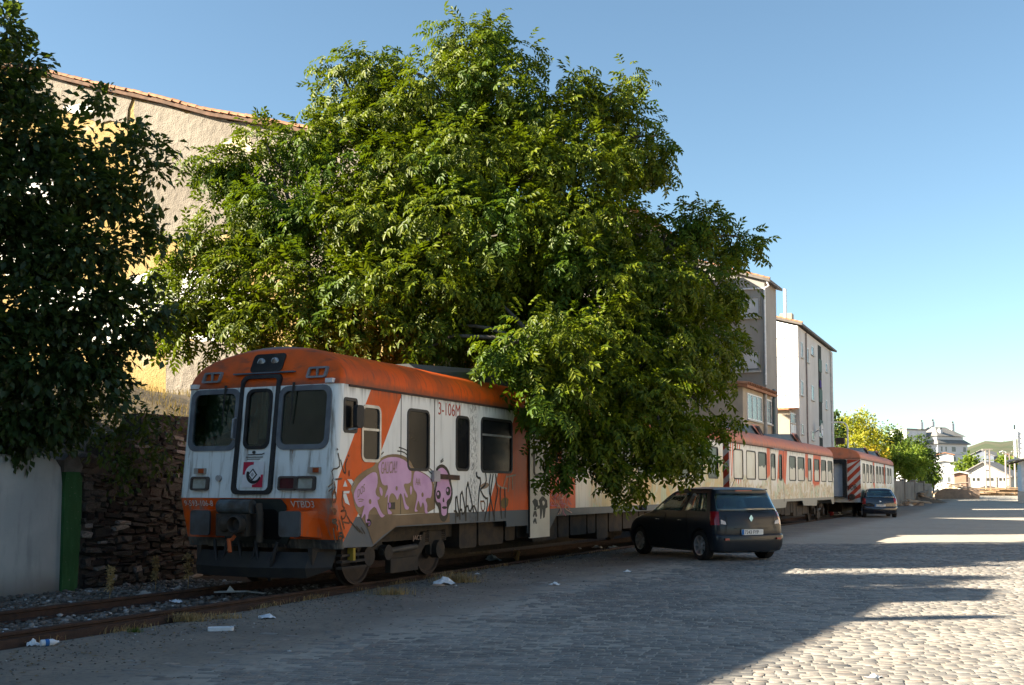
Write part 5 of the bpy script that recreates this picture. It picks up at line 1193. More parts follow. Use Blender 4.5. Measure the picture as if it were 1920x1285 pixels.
    if plate_txt: text('plate_lettering', plate_txt, .105, lambda u, v, w_: (xr - .026 - w_, .19 - u, plate_z - .037 + v), M('plate_ink', (.02, .02, .02)), pl_, sx=.84)
    MB().tube([(xr + .15, .28, .25), (xr + .0, .28, .22)], .03, 8).build('exhaust', DARKMETAL, root)
    return root, xr
MPVP = G('dark_metallic_paint'); g = MPVP
c = g.mix(g.ss(g.noise(300, 2), .45, .6), (.012, .016, .023), (.020, .026, .034)); c = g.mix(g.ma('MULTIPLY', g.ss(g.noise(2.5, 5), .5, .75), .15), c, (.06, .06, .06))
MPVP = g.end(g.bsdf(c, .3, .0, spec=.25, coat=.18))
B = (.05, .12)
rings = [(.17, .12, 3.76, .72, .18, .40, .06, .2), (.21, .04, 3.88, .79, .18, .42, .07, .22), (.30, .01, 3.93, .825, .18, .42, .08, .24), (.42, .00, 3.96, .84, .18, .42, .08, .25), (.50, .00, 3.96, .842, .18, .42, .08, .25), (.525, .012, 3.95, .842, .18, .42, .08, .25),
         (.54, .06, 3.93, .84, .18, .42, .08, .25), (.64, .055, 3.88, .842, .18, .42, .08, .25), (.73, .065, 3.80, .842, .18, .42, .08, .25), (.80, .08, 3.66, .84, .18, .42, .08, .25), (.87, .095, 3.42, .832, .18, .40, .08, .25), (.93, .115, 3.10, .82, .17, .36, .08, .22), (.965, .13, 2.96, .812, .17, .34, .08, .2),
         (1.0, .15, 2.88, .80, .17, .32, .08, .2), (1.08, .19, 2.74, .778, .16, .31, .08, .2), (1.18, .24, 2.56, .752, .16, .30, .08, .2), (1.28, .29, 2.36, .725, .15, .28, .07, .18), (1.36, .33, 2.18, .70, .15, .26, .06, .16),
         (1.40, .34, 2.06, .682, .15, .26, .06, .15), (1.435, .33, 1.95, .655, .16, .26, .06, .14), (1.46, .40, 1.82, .60, .18, .26, .06, .13), (1.48, .58, 1.66, .50, .2, .26, .05, .12), (1.492, .82, 1.46, .34, .2, .22, .04, .1)]
cols = [0, .06, .12, .16, .28, .44, .50, .62, .80, .90, 1.0]
pc = at(1345, 1051, 22.3)
z0 = gz(pc.x, pc.y)
hd = 23.0; fw = Vector((-math.sin(R(hd)), math.cos(R(hd)))); lf = Vector((-fw.y, fw.x))
base = Vector((pc.x, pc.y)) - lf * .80 - fw * .10
mpv, xr = car('people_carrier', 'dark grey people carrier parked nose towards the train under the walnut tree', (base.x, base.y, z0), R(90 + hd), 3.96, rings, cols,
              dict(z0=1.0, z1=1.36, side=[(1, 3), (3, 5), (6, 10)]), dict(z0=.73, z1=1.0, c0=1, c1=5), MPVP, (.70, 3.14), .305, .84, '7243 FYP', .585, None, [(.95, .35), (.95, -.35), (1.95, .36), (1.95, -.36)], .54)
MB().prism([(0, .80), (.045, .86), (0, .92), (-.045, .86)], .0, .01, lambda u, v, w_: (.086 - w_, u, v)).ring([(0, .79), (.05, .86), (0, .93), (-.05, .86)], [(0, .82), (.028, .86), (0, .90), (-.028, .86)], .0, .014, lambda u, v, w_: (.083 - w_, u, v)).build('badge', M('badge_blue_chrome', (.35, .6, .75), (.3, .5, .65), 5, .2, metal=.6), mpv, label='small chrome diamond badge on the tailgate')
for sg in (-1, 1):
    MB().prism([(sg * .70, .84), (sg * .60, .80), (sg * .58, .74), (sg * .70, .75)], .0, .02, lambda u, v, w_: (.125 - w_ + .05 * abs(u / .7) - .05, u, v)).build('reversing_lens', TAILC, mpv)
    MB().box(.0, sg * .62 - .05, .43, .035, sg * .62 + .05, .47).build('reflector', TAILR, mpv)
    m_ = MB().prism(rrect(2.80, .98, 2.94, 1.10, .04, 3), .84, .97, lambda u, v, w_: (u, sg * w_, v)).build('wing_mirror', PLASTIC, mpv, smooth=40)
    MB().prism(rrect(-.965 if sg < 0 else .85, .995, -.85 if sg < 0 else .965, 1.085, .03, 3), 2.790, 2.798, lambda u, v, w_: (w_, u, v)).build('mirror_glass', CHROME, m_)
    for hx in (1.35, 2.25): MB().tube([(hx, sg * .845, .80), (hx + .06, sg * .862, .805), (hx + .15, sg * .845, .80)], .013, 6).build('door_handle', CHROME, mpv)
    for pts in ([(1.15, .845, .35), (1.12, .848, .6), (1.16, .842, .95)], [(2.05, .85, .28), (2.05, .85, .6), (2.02, .835, .95)]):
        MB().tube([(x, sg * y, z) for x, y, z in pts], .006, 4).build('door_gap', BLACK, mpv)
    MB().tube([(.45, sg * .655, 1.44), (1.1, sg * .672, 1.445), (1.8, sg * .64, 1.44)], .014, 6).build('roof_rail', PLASTIC, mpv)
MB().box(.325, -.20, 1.405, .345, .20, 1.425).build('brake_light', TAILR, mpv)
MB().tube([(.115, .05, 1.0), (.11, -.25, 1.01), (.118, -.58, 1.03)], .012, 6).build('rear_wiper', BLACK, mpv)
MB().tube([(.75, 0, 1.49), (.62, 0, 1.66)], .005, 5).build('aerial', BLACK, mpv)
MB().box(.062, -.40, .653, .075, .40, .668).build('tailgate_trim', PLASTIC, mpv)
for sg in (-1, 1): MB().tube([(.07, sg * .60, .55), (.072, sg * .60, .66), (.085, sg * .56, .74), (.125, sg * .57, .93)], .005, 4).build('tailgate_gap', BLACK, mpv)
rings2 = [(.18, .12, 3.7, .70, .18, .36, .1, .2), (.22, .04, 3.82, .78, .2, .38, .12, .22), (.34, .0, 3.88, .83, .22, .4, .14, .24), (.50, .0, 3.9, .85, .24, .42, .15, .25), (.54, .02, 3.9, .85, .24, .42, .15, .25), (.56, .05, 3.88, .85, .24, .42, .15, .25),
          (.68, .05, 3.8, .85, .24, .42, .15, .25), (.80, .07, 3.6, .845, .24, .42, .15, .25), (.90, .10, 3.2, .83, .24, .38, .15, .22), (.96, .13, 2.95, .815, .23, .35, .15, .2), (1.0, .15, 2.85, .80, .23, .32, .15, .2), (1.12, .24, 2.62, .755, .22, .3, .14, .2), (1.24, .34, 2.36, .70, .2, .28, .12, .18), (1.34, .44, 2.1, .65, .2, .26, .1, .16),
          (1.385, .46, 1.98, .62, .2, .26, .09, .15), (1.42, .50, 1.85, .56, .2, .25, .08, .14), (1.45, .65, 1.7, .45, .2, .25, .06, .12), (1.465, .9, 1.5, .3, .18, .2, .05, .1)]
BLUEP = M('dark_blue_paint', (.004, .005, .011), (.006, .008, .014), 40, .25, .0, spec=.5, coat=.8)
pc = at(1651, 968, 56.0)
hat, xr = car('hatchback', 'small dark blue hatchback parked far off beside the last coach', (pc.x, pc.y, gz(pc.x, pc.y)), R(90 - 12), 3.9, rings2, cols,
              dict(z0=1.0, z1=1.34, side=[(1, 3), (4, 6), (6, 10)]), dict(z0=.68, z1=.96, c0=1, c1=5), BLUEP, (.66, 3.12), .30, .83, None, .60, None, [(.95, .34), (.95, -.34), (1.9, .36), (1.9, -.36)], .56)
text('plate_lettering', '5178 FZV', .105, lambda u, v, w_: (xr - .026 - w_, .19 - u, .563 + v), M('plate_ink', (.02, .02, .02)), [o for o in hat.children if o.name.startswith('number_plate')][0], sx=.84)
for sg in (-1, 1): MB().prism(rrect(2.70, .97, 2.84, 1.08, .04, 3), .83, .96, lambda u, v, w_: (u, sg * w_, v)).build('wing_mirror', BLUEP, hat, smooth=40)
MB().lathe([(.0, .0), (.05, .01), (.055, .03)], (.055, 0, .80), 'x', 16).build('badge', CHROME, hat)

# ------------------------------------------------------------------ foliage
def walnut_leaf():
    V = []; Fc = []
    def leaflet(base, d, nrm, L, wd):
        side = np.cross(d, nrm); b = len(V); fold = nrm * wd * .30
        V.extend([base, base + d * L * .48 + side * wd * .5 + fold, base + d * L * .48 - side * wd * .5 + fold, base + d * L - nrm * L * .2])
        Fc.extend([(b, b + 1, b + 3), (b, b + 3, b + 2)])
    for k, t in enumerate((.30, .58, .85)):
        base = np.array([t, 0, .06 * math.sin(t * 3) - t * t * .25])
        for sg in (-1, 1):
            d = np.array([.55, sg * .75, -.35]); d /= np.linalg.norm(d); leaflet(base, d, np.array([.2, -.25 * sg, 1.0]) / 1.05, .40 + .06 * k, .19 + .03 * k)
    leaflet(np.array([1.0, 0, -.20]), np.array([.8, 0, -.6]), np.array([.6, 0, .8]), .50, .26)
    return np.array(V), np.array(Fc)
def simple_leaf():
    V = np.array([(0, 0, 0), (.35, .24, .06), (.35, -.24, .06), (.75, .17, .0), (.75, -.17, .0), (1, 0, -.16), (.5, 0, -.02)], dtype=float)
    return V, np.array([(0, 1, 6), (0, 6, 2), (6, 1, 3), (6, 4, 2), (6, 3, 5), (6, 5, 4)])
def tri_leaf():
    return np.array([(0, 0, 0), (.5, .32, .08), (.5, -.32, .08), (1, 0, -.15)], dtype=float), np.array([(0, 1, 3), (0, 3, 2)])
def sprinkle(clumps, leaf, size, seed, sub=.33, per=.5, droop=.55, density=1.0, outward=1.0, shell=.75):
    """clumps: (centre, radius). Sprays of leaves sit on twigs all over each clump; returns numpy verts, faces."""
    rg = np.random.default_rng(seed); P = []; D = []; S = []
    for c, r in clumps:
        c = np.array(c[:]); nsub = max(3, int(11 * density * (r / sub) ** 2 * .34))
        d = rg.normal(size=(nsub, 3)); d /= np.linalg.norm(d, axis=1)[:, None]
        rad = r * (1 - np.abs(rg.normal(0, 1 - shell, nsub))).clip(.15, 1.08)
        cs = c + d * rad[:, None] * np.array([1, 1, .86]); cs[:, 2] -= .12 * r
        nl = max(4, int(per * 20))
        for i in range(nsub):
            k = rg.integers(int(nl * .6), int(nl * 1.4) + 1)
            o = rg.normal(0, sub * .42, (k, 3)); dirs = o / (np.linalg.norm(o, axis=1)[:, None] + 1e-6) * .7 + d[i] * outward + np.array([0, 0, -droop]) + rg.normal(0, .35, (k, 3))
            P.append(cs[i] + o); D.append(dirs); S.append(rg.uniform(size[0], size[1], k))
    P = np.vstack(P); D = np.vstack(D); S = np.concatenate(S)
    D /= np.linalg.norm(D, axis=1)[:, None]
    up = np.tile(np.array([0, 0, 1.0]), (len(D), 1)) + rg.normal(0, .45, D.shape)
    Y = np.cross(up, D); Y /= np.linalg.norm(Y, axis=1)[:, None] + 1e-9; Z = np.cross(D, Y)
    LV, LF = leaf; k = len(LV)
    V = P[:, None, :] + S[:, None, None] * (LV[None, :, 0:1] * D[:, None, :] + LV[None, :, 1:2] * Y[:, None, :] + LV[None, :, 2:3] * Z[:, None, :])
    Fq = (np.arange(len(P))[:, None, None] * k + LF[None]).reshape(-1, LF.shape[1])
    return V.reshape(-1, 3), Fq
def limb(mb, a, b, r0, r1, seed, n=7, wob=.12):
    rg = random.Random(seed); a = Vector(a); b = Vector(b); L = (b - a).length
    pts = []
    for i in range(n + 1):
        t = i / n; p = a.lerp(b, t) + Vector((rg.uniform(-1, 1), rg.uniform(-1, 1), rg.uniform(-.6, .6))) * wob * L * .35 * math.sin(math.pi * t) + Vector((0, 0, .10 * L * math.sin(math.pi * t)))
        pts.append(p)
    mb.tube(pts, [r0 + (r1 - r0) * i / n for i in range(n + 1)], 8); return pts
BARK = M('grey_bark', (.13, .115, .10), (.07, .06, .052), 6, .95, .6, 18)
# --- the walnut
WL = leafmat('walnut_leaf', (.026, .054, .003), (.145, .168, .006), .20, .48, .18, .42, c3=(.05, .095, .006), tcol=(.30, .42, .01))
front_ = [(880, 95, 26, .95), (850, 60, 26, .45), (915, 75, 26, .5), (830, 170, 25.2, 1.1), (930, 175, 25.2, 1.1), (985, 110, 26, .45), (690, 140, 26, .8), (640, 190, 26, .7), (720, 120, 26, .45), (625, 125, 26.2, .4), (655, 250, 25.5, .9), (740, 220, 25.3, 1.0), (1000, 240, 25.3, 1.1), (1080, 190, 26, .7), (1075, 145, 26, .35), (1150, 180, 26.5, .65), (1175, 150, 26.5, .35), (1170, 245, 26.3, .8), (1205, 290, 26.5, .65), (1230, 255, 26.5, .3), (1225, 315, 26.5, .4),
          (560, 280, 25, .85), (500, 270, 25, .6), (470, 320, 24.6, .75), (410, 320, 24.6, .55), (385, 300, 24.6, .3), (640, 330, 24.6, 1.0), (750, 320, 24.2, 1.25), (870, 300, 24, 1.35), (990, 340, 24, 1.3), (1100, 320, 24.6, 1.2), 
          (430, 430, 24, .85), (365, 460, 24, .65), (325, 500, 24, .5), (510, 400, 24, .95), (600, 430, 23.6, 1.05), (385, 540, 23.6, .85), (330, 570, 23.6, .6), (320, 620, 23.6, .45), (700, 430, 23.4, 1.1), (820, 420, 23, 1.25), (940, 440, 23, 1.3), (1060, 430, 23.4, 1.25), (1160, 430, 24.2, 1.0),
          (1245, 440, 25.2, .8), (1300, 430, 25.4, .65), (1345, 440, 25.6, .55), (1385, 470, 25.6, .5), (1395, 445, 25.6, .25), (480, 520, 23.2, .95), (580, 540, 23, 1.05), (690, 550, 22.6, 1.05), (800, 540, 22.4, 1.1), (455, 610, 23, .75), (540, 610, 22.8, .8), (640, 620, 22.6, .75), (720, 630, 22.4, .65), (375, 630, 23.2, .5), (760, 670, 22.2, .35), (800, 620, 22.4, .6),
          (900, 560, 22.8, 1.0), (1110, 540, 23, 1.25), (1220, 530, 23.6, 1.15), (1310, 530, 24.6, .85), (1365, 560, 25, .55), (1380, 610, 25, .4), (1130, 650, 22.4, 1.15), (1230, 640, 22.8, 1.1), (1310, 640, 23.8, .8), (1350, 690, 24.2, .5),
          (1020, 600, 20.6, .38), (985, 640, 20.4, .55), (1040, 650, 20.5, .55), (968, 690, 20.3, .40), (1015, 710, 20.2, .58), (1060, 700, 20.4, .5), (1000, 752, 20.2, .42), (1042, 772, 20.3, .48), (930, 665, 20.3, .2),
          (1110, 740, 21.4, .95), (1200, 740, 21.8, .95), (1290, 740, 22.6, .75), (1340, 780, 23.2, .42), (1090, 820, 21, .6), (1160, 830, 21.2, .7), (1240, 820, 21.6, .65), (1300, 830, 22.2, .4), (1150, 895, 21.2, .38), (1175, 925, 21.2, .22), (1065, 850, 20.8, .42), (1115, 880, 21, .4), (1240, 870, 21.6, .35), (1045, 880, 20.8, .22), (1290, 870, 22, .22)]
back_ = [(820, 250, 28, 1.4), (960, 270, 28, 1.4), (850, 420, 27, 1.7), (1060, 420, 27.5, 1.4), (700, 500, 26, 1.1), (900, 560, 25.5, 1.4), (1080, 600, 25, 1.4), (1220, 600, 25.5, 1.1), (880, 640, 24.5, .9), (1000, 560, 24.5, 1.2)]
cl = [(at(x, y - (14 if y > 790 else 0), d), r * ((.74 if x < 500 else .82) if r > .5 else .72)) for x, y, d, r in front_] + [(at(x, y, d), r * .8) for x, y, d, r in back_]
wal = empty('walnut_tree', W(25.0, -12.9, 0), 0, 'huge walnut tree overhanging the train, its left side bright in the sun', 'tree')
def rel_to(o, V): return V - np.array(o.location[:])
V, Fq = sprinkle(cl, walnut_leaf(), (.20, .34), 4, .35, .85, .65, 1.4, .8, .84)
cr = bulk('crown', rel_to(wal, V), Fq, WL, wal); cr['kind'] = 'stuff'
base_p = Vector((0, 0, -.05)); mb = MB()
fork = Vector((.1, .0, 2.6)); limb(mb, base_p, fork, .42, .33, 1, 6, .05); tr_ = mb.build('trunk', BARK, wal, smooth=60)
hubs = []
for i, (x, y, d) in enumerate(((560, 430, 25), (700, 300, 26), (870, 220, 26.3), (1080, 300, 26), (1240, 480, 25.5), (800, 520, 24.5), (1010, 650, 21.8), (1180, 700, 23))):
    mb = MB(); e = at(x, y, d) - wal.location; limb(mb, fork - Vector((0, 0, .3)), e, .19, .07, 10 + i); b_ = mb.build('limb', BARK, wal, smooth=60); hubs.append((e, b_))
mbs = {}
for j, (c_, r) in enumerate(cl):
    c_ = c_ - wal.location; e, b_ = min(hubs, key=lambda h: (h[0] - c_).length)
    mbs.setdefault(b_.name, (b_, MB()))[1]
    limb(mbs[b_.name][1], e, c_, .055, .02, 40 + j, 5, .15)
for nm, (b_, m_) in mbs.items(): m_.build('branches', BARK, b_, smooth=60)['kind'] = 'stuff'
# --- dark tree on the left
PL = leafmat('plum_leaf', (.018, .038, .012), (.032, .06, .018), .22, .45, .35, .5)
left_ = [(20, 60, 16.6, .30), (15, 40, 16.6, .2), (50, 120, 16.6, .26), (0, 150, 16.6, .55), (70, 180, 16.6, .40), (50, 250, 16.4, .65), (110, 270, 16.5, .42), (190, 190, 16.8, .10), (180, 275, 16.8, .28), (210, 315, 16.8, .34), (262, 240, 17, .10), (265, 280, 17, .28), (300, 290, 17, .22), (60, 350, 16.4, .8), (160, 350, 16.6, .6), (235, 370, 16.8, .45), (290, 350, 17, .25), (305, 320, 17, .18), (40, 450, 16.4, .8), (140, 460, 16.5, .65), (220, 470, 16.8, .5), (275, 450, 17, .30), (315, 440, 17, .18), (290, 410, 17, .2),
         (50, 560, 16.4, .8), (150, 570, 16.5, .65), (230, 560, 16.8, .5), (285, 530, 17, .26), (275, 600, 17, .32), (315, 590, 17, .15), (60, 670, 16.4, .75), (150, 670, 16.6, .6), (230, 650, 16.9, .42), (290, 640, 17, .22), (40, 770, 16.6, .6), (120, 760, 16.8, .5), (190, 730, 17, .4), (230, 710, 17.2, .3), (20, 820, 17, .4), (90, 820, 17.2, .35), (150, 800, 17.4, .3),
         (-100, 120, 16, 1.0), (-120, 350, 16, 1.3), (-100, 600, 16, 1.2), (-260, 300, 16, 1.6), (-280, 600, 16, 1.5), (-200, 20, 16.4, 1.0), (-420, 400, 16, 1.5), (-420, 650, 16, 1.3), (-330, 80, 16.2, 1.2), (-90, 760, 16.6, .9)]
cl2 = [(at(x - (14 if x > 200 else 0), y, d), r * (.80 if x > 150 else .92)) for x, y, d, r in left_]
lt = empty('dark_tree', (-11.0, 15.6, bz(-11, 15.6) - .1), 0, 'dense dark leafy tree filling the upper left corner', 'tree')
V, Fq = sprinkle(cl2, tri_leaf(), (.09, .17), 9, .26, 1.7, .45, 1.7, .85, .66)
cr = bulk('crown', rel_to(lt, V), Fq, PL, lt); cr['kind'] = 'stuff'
mb = MB(); limb(mb, (0, 0, -.2), (.3, .2, 2.2), .28, .2, 3, 5, .05); mb.build('trunk', BARK, lt, smooth=60)
for i, (x, y, d) in enumerate(((40, 120, 16.6), (180, 320, 16.8), (230, 540, 17), (120, 650, 16.8), (80, 800, 17), (-250, 300, 16), (-120, 60, 16.3))):
    mb = MB(); limb(mb, (.3, .2, 2.0), at(x, y, d) - lt.location, .11, .025, 60 + i); mb.build('limb', BARK, lt, smooth=60)
# --- ivy over the stone wall
IVY = leafmat('ivy_leaf', (.03, .06, .012), (.06, .085, .016), .25, .5, .3, .9)
iv = [(215, 760, 17.9, .28), (250, 780, 18, .28), (200, 800, 17.9, .25), (235, 820, 18.0, .3), (265, 830, 18.1, .2), (225, 860, 17.95, .25), (255, 870, 18, .2), (215, 900, 17.9, .16), (235, 905, 17.95, .15), (180, 790, 17.9, .25), (275, 800, 18.2, .22), (300, 830, 18.3, .25), (290, 770, 18.3, .22), (320, 800, 18.5, .2), (285, 870, 18.2, .18), (195, 845, 17.8, .22), (310, 870, 18.4, .16)]
ivy = empty('climbing_shrub', at(225, 905, 18.0), 0, 'green climbing shrub spilling over the stone wall', 'shrub')
V, Fq = sprinkle([(at(x, y, d), r) for x, y, d, r in iv], simple_leaf(), (.07, .13), 12, .22, .7, .5, 1.3, .9, .6)
cr = bulk('foliage', rel_to(ivy, V), Fq, IVY, ivy); cr['kind'] = 'stuff'
mb = MB(); limb(mb, (0, .15, -.1), at(230, 790, 18.1) - ivy.location, .03, .012, 5); mb.build('stem', BARK, ivy)
# --- grass: dry grass on the bank and along the rail
DRYG = leafmat('dry_grass', (.48, .35, .17), (.36, .26, .12), .3, .7, .1, 1.0, tcol=(.5, .33, .12)); SUNG = leafmat('bank_grass', (.13, .10, .035), (.22, .16, .06), .3, .7, .1, 1.0, tcol=(.4, .3, .06))
def blades(pts, h, wd, seed, lean=.5):
    rg = np.random.default_rng(seed); n = len(pts); P = np.array(pts); a = rg.uniform(0, 6.28, n); H = rg.uniform(h[0], h[1], n); le = rg.uniform(.1, lean, n); wv = np.stack([np.cos(a), np.sin(a), np.zeros(n)], 1); sd = np.stack([-np.sin(a), np.cos(a), np.zeros(n)], 1) * wd
    mid = P + wv * (le * H * .4)[:, None] + np.array([0, 0, 1]) * (H * .6)[:, None]; tip = P + wv * (le * H * 1.1)[:, None] + np.array([0, 0, 1]) * (H * (1 - le * .5))[:, None]
    V = np.stack([P - sd, P + sd, mid - sd * .6, mid + sd * .6, tip], 1).reshape(-1, 3); b = np.arange(n)[:, None] * 5
    Fq = np.vstack([b + np.array([0, 1, 3]), b + np.array([0, 3, 2]), b + np.array([2, 3, 4])]); return V, Fq
rg = np.random.default_rng(31); pts = []
for _ in range(7000):
    s, q = rg.uniform(15, 28), rg.uniform(-25, -14.3); p = W(s, q); pts.append((p.x, p.y, bz(p.x, p.y) - .03))
V, Fq = blades(pts, (.06, .26), .007, 1, .9); o = bulk('bank_grass', V, Fq, SUNG); tag(o, 'dry yellowish grass and weeds on the bank above the stone wall', 'grass', kind='stuff')
pts = []
for _ in range(6500):
    s = rg.uniform(5.5, 30); q = -9.02 - .55 + .07 + abs(rg.normal(0, .13))
    if math.sin(s * 2.1) + math.sin(s * 5.3 + 1) + rg.normal(0, .5) < .5: continue
    p = W(s, q); pts.append((p.x, p.y, gz(p.x, p.y) - .01))
V, Fq = blades(pts, (.04, .13), .004, 2, 1.2); o = bulk('rail_grass', V, Fq, DRYG); tag(o, 'sparse dry grass growing along the near rail', 'grass', kind='stuff')
def tuft(name, px, py, n, spread, h, label, mat, seed):
    p = ground_at(px, py); rg = np.random.default_rng(seed); e = empty(name, p, 0, label, 'grass tuft')
    pt = [(rg.normal(0, spread), rg.normal(0, spread * .45), 0) for _ in range(n)]; V, Fq = blades(pt, h, .004, seed, 1.3); o = bulk('blades', V, Fq, mat, e); o['kind'] = 'stuff'
tuft('grass_tuft', 858, 1092, 420, .17, (.1, .26), 'largest dry straw tuft beside the crumpled paper at the rail', DRYG, 5)
tuft('grass_tuft', 735, 1115, 260, .14, (.07, .17), 'dry straw tuft at the rail left of the crumpled paper', DRYG, 6)
tuft('grass_tuft', 355, 1165, 240, .13, (.07, .16), 'dry straw tuft at the rail above the white food tray', DRYG, 7)
tuft('grass_tuft', 420, 1160, 120, .10, (.05, .12), 'thin dry tuft right of the tuft above the food tray', DRYG, 8)
tuft('grass_tuft', 255, 1186, 60, .05, (.04, .09), 'small green weed tuft at the foot of the near rail', leafmat('green_weed', (.06, .10, .02), (.09, .13, .03)), 9)
def stalk(px, py, top, label, seed):
    p = ground_at(px, py); r = random.Random(seed); h = (py - top) / F * p.y; e = empty('dry_weed', p, 0, label, 'weed'); pts = [(0, 0, 0), (.01, 0, h * .5), (.03 * r.choice((-1, 1)), .01, h)]
    MB().tube(pts, [.006, .005, .003], 5).build('stem', DRYG, e)
    cl_ = [(Vector((.02 * r.uniform(-1, 1), 0, h * t)), .035) for t in (.45, .55, .65, .75, .85, .95, 1.0)]
    V, Fq = sprinkle(cl_, simple_leaf(), (.02, .05), seed, .03, .5, .1, 1, .8, .5); bulk('seed_heads', V, Fq, DRYG, e)['kind'] = 'stuff'
stalk(352, 1112, 1043, 'tallest dry seed stalk in front of the plough, beside the far rail', 1); stalk(291, 1110, 1050, 'dry seed stalk against the stone wall, middle of three', 2); stalk(205, 1130, 1068, 'dry bent weed near the green pillar, leftmost of three', 3)
stalk(970, 1060, 1036, 'small dry weed on the kerb near the plastic bag', 4)
# ------------------------------------------------------------------ background
HILLM = M('wooded_hill', (.055, .072, .035), (.085, .085, .05), .012, .95, lo=.4, hi=.6, dirt=(.05, .075, .04))
hl = [(1500, 872), (1600, 866), (1700, 856), (1780, 846), (1815, 839), (1850, 834), (1880, 829), (1920, 824), (2000, 815), (2150, 812), (2350, 830), (2600, 850), (2900, 880)]
vs = []
for i, (x, y) in enumerate(hl):
    for k, (d, f_) in enumerate(((1500, .0), (1750, .35), (2000, .68), (2250, .92), (2500, 1.0), (3200, .6))):
        top = at(x, y, 2500); p = at(x, 916, d); vs.append((p.x, p.y, 1 + (top.z - 1) * f_ + (6 * math.sin(i * 2.3 + k) if 0 < k < 4 else 0)))
n = 6
hm = MB().add(vs, [(i * n + k, (i + 1) * n + k, (i + 1) * n + k + 1, i * n + k + 1) for i in range(len(hl) - 1) for k in range(n - 1)]).build('hill', HILLM, None, smooth=80); hm['kind'] = 'structure'
mb = MB().tube([at(1882, 829, 2490), at(1882, 824.5, 2490)], 1.2, 5).build('hill_mast', GREYMETAL); tag(mb, 'tiny mast on the crest of the wooded hill', 'mast')
# pale block of flats far away
FP = at(1760, 905, 330); FP.z = 0; FY = 60
flats = empty('block_of_flats', FP, R(90 - FY), 'large white block of flats with dark mansard roof far away', 'building')
FFt = lambda x, y: on_plane(x, y, FP, FY); FLt = lambda x, y: on_plane(x, y, FP, FY - 90)
LN = FFt(1815, 870)[0]; DP = 11.0; e1 = FFt(1762, 833)[1]; e2 = FFt(1760, 818)[1]; rt_ = FFt(1760, 799)[1]
FWH = M('flat_white', (.60, .61, .63), (.54, .55, .57), .3, .8); SLATE = M('slate', (.19, .185, .175), (.23, .22, .21), .5, .8)
MB().box(0, 0, 0, LN, DP, e1).build('wall', FWH, flats); MB().box(.4, .6, e1, LN - 1.2, DP - 1, e2).build('attic_wall', FWH, flats)
def hip(x0, y0, x1, y1, z0, z1, inn): return MB().add([(x0, y0, z0), (x1, y0, z0), (x1, y1, z0), (x0, y1, z0), (x0 + inn, y0 + inn, z1), (x1 - inn, y0 + inn, z1), (x1 - inn, y1 - inn, z1), (x0 + inn, y1 - inn, z1)], [(0, 1, 5, 4), (1, 2, 6, 5), (2, 3, 7, 6), (3, 0, 4, 7), (4, 5, 6, 7), (3, 2, 1, 0)])
MB().box(-.7, -.7, e1 + .01, LN + .7, DP + .7, e1 + .35).build('cornice', SLATE, flats)
hip(-.6, -.6, LN + .6, DP + .6, e1 + .36, e1 + 1.5, 1.3).build('lower_roof', SLATE, flats); hip(-.2, -.2, LN - .6, DP, e2 + .1, rt_, 4.2).build('roof', SLATE, flats)
for u, v, h in ((3.0, 1.5, rt_ - 1), (LN - 2.5, 3.5, rt_ + 1.2), (1.2, 7, rt_ + 1.5), (5, 6, rt_ + 1.8)):
    c_ = MB().box(u - .55, v - .55, e2, u + .55, v + .55, h).build('chimney', FWH, flats); MB().box(u - .4, v - .4, h + .15, u + .4, v + .4, h + .6).build('chimney_cap', SLATE, c_)
for k, zc in enumerate((e1 - 2.3, e1 - 5.2, e1 - 8.1)):
    for u, wd in ((1.2, .9), (3.2, .8), (6.0, 2.0), (LN - 2.2, 1.5)):
        f_ = MB().box(u, -.06, zc, u + wd, .02, zc + 1.7).build('window', STEEL_WHITE, flats); MB().box(u + .12, -.10, zc + .12, u + wd - .12, -.061, zc + 1.58).build('pane', GREYGLASS, f_)
    MB().box(-.05, -.12, zc - .75, LN + .05, .02, zc - .60).build('band', M('band_grey', (.5, .5, .52)), flats)
MB().box(-8.5, 4, 0, -.01, DP - .5, rt_ - 1.2).build('stair_tower', FWH, flats); MB().box(-8.8, 3.7, rt_ - 1.2, .1, DP - .2, rt_ - .8).build('tower_roof', SLATE, flats)
# gabled houses and sheds
def gable(name, label, cat, P0, yaw, wl_, dl, ze, zr, wallm, roofm, zb=0.0, wins=()):
    e = empty(name, (P0.x, P0.y, zb), R(-yaw), label, cat)        # local x = along the gable front (right), y = away
    MB().prism([(0, 0), (wl_, 0), (wl_, ze - zb), (wl_ / 2, zr - zb), (0, ze - zb)], 0, dl, lambda u, v, w_: (u, w_, v)).build('wall', wallm, e)
    o_, t_ = .35, .18; k = (zr - ze) / (wl_ / 2)
    MB().prism([(-o_, ze - zb - k * o_ + .03), (wl_ / 2, zr - zb + .03), (wl_ + o_, ze - zb - k * o_ + .03), (wl_ + o_, ze - zb - k * o_ + t_), (wl_ / 2, zr - zb + t_), (-o_, ze - zb - k * o_ + t_)], -o_, dl + o_, lambda u, v, w_: (u, w_, v)).build('roof', roofm, e)
    for u0, u1, z0_, z1_ in wins:
        f_ = MB().box(u0, -.05, z0_, u1, .02, z1_).build('window', STEEL_WHITE if u1 - u0 > .5 else M('dark_recess', (.03, .035, .03)), e)
        if u1 - u0 > .5: MB().box(u0 + .08, -.08, z0_ + .08, u1 - .08, -.051, z1_ - .08).build('pane', GREYGLASS, f_)
    return e
SY = 35
SP = at(1797, 900, 138); SP.z = 0
def SFn(x, y): return on_plane(x, y, SP, SY + 90)
wl_ = SFn(1893, 900)[0]; ze = SFn(1893, 893)[1]; zr = SFn(1842, 868)[1]
LIME = M('limewashed_wall', (.52, .50, .46), (.44, .42, .38), .8, .9, dirt=(.45, .40, .34))
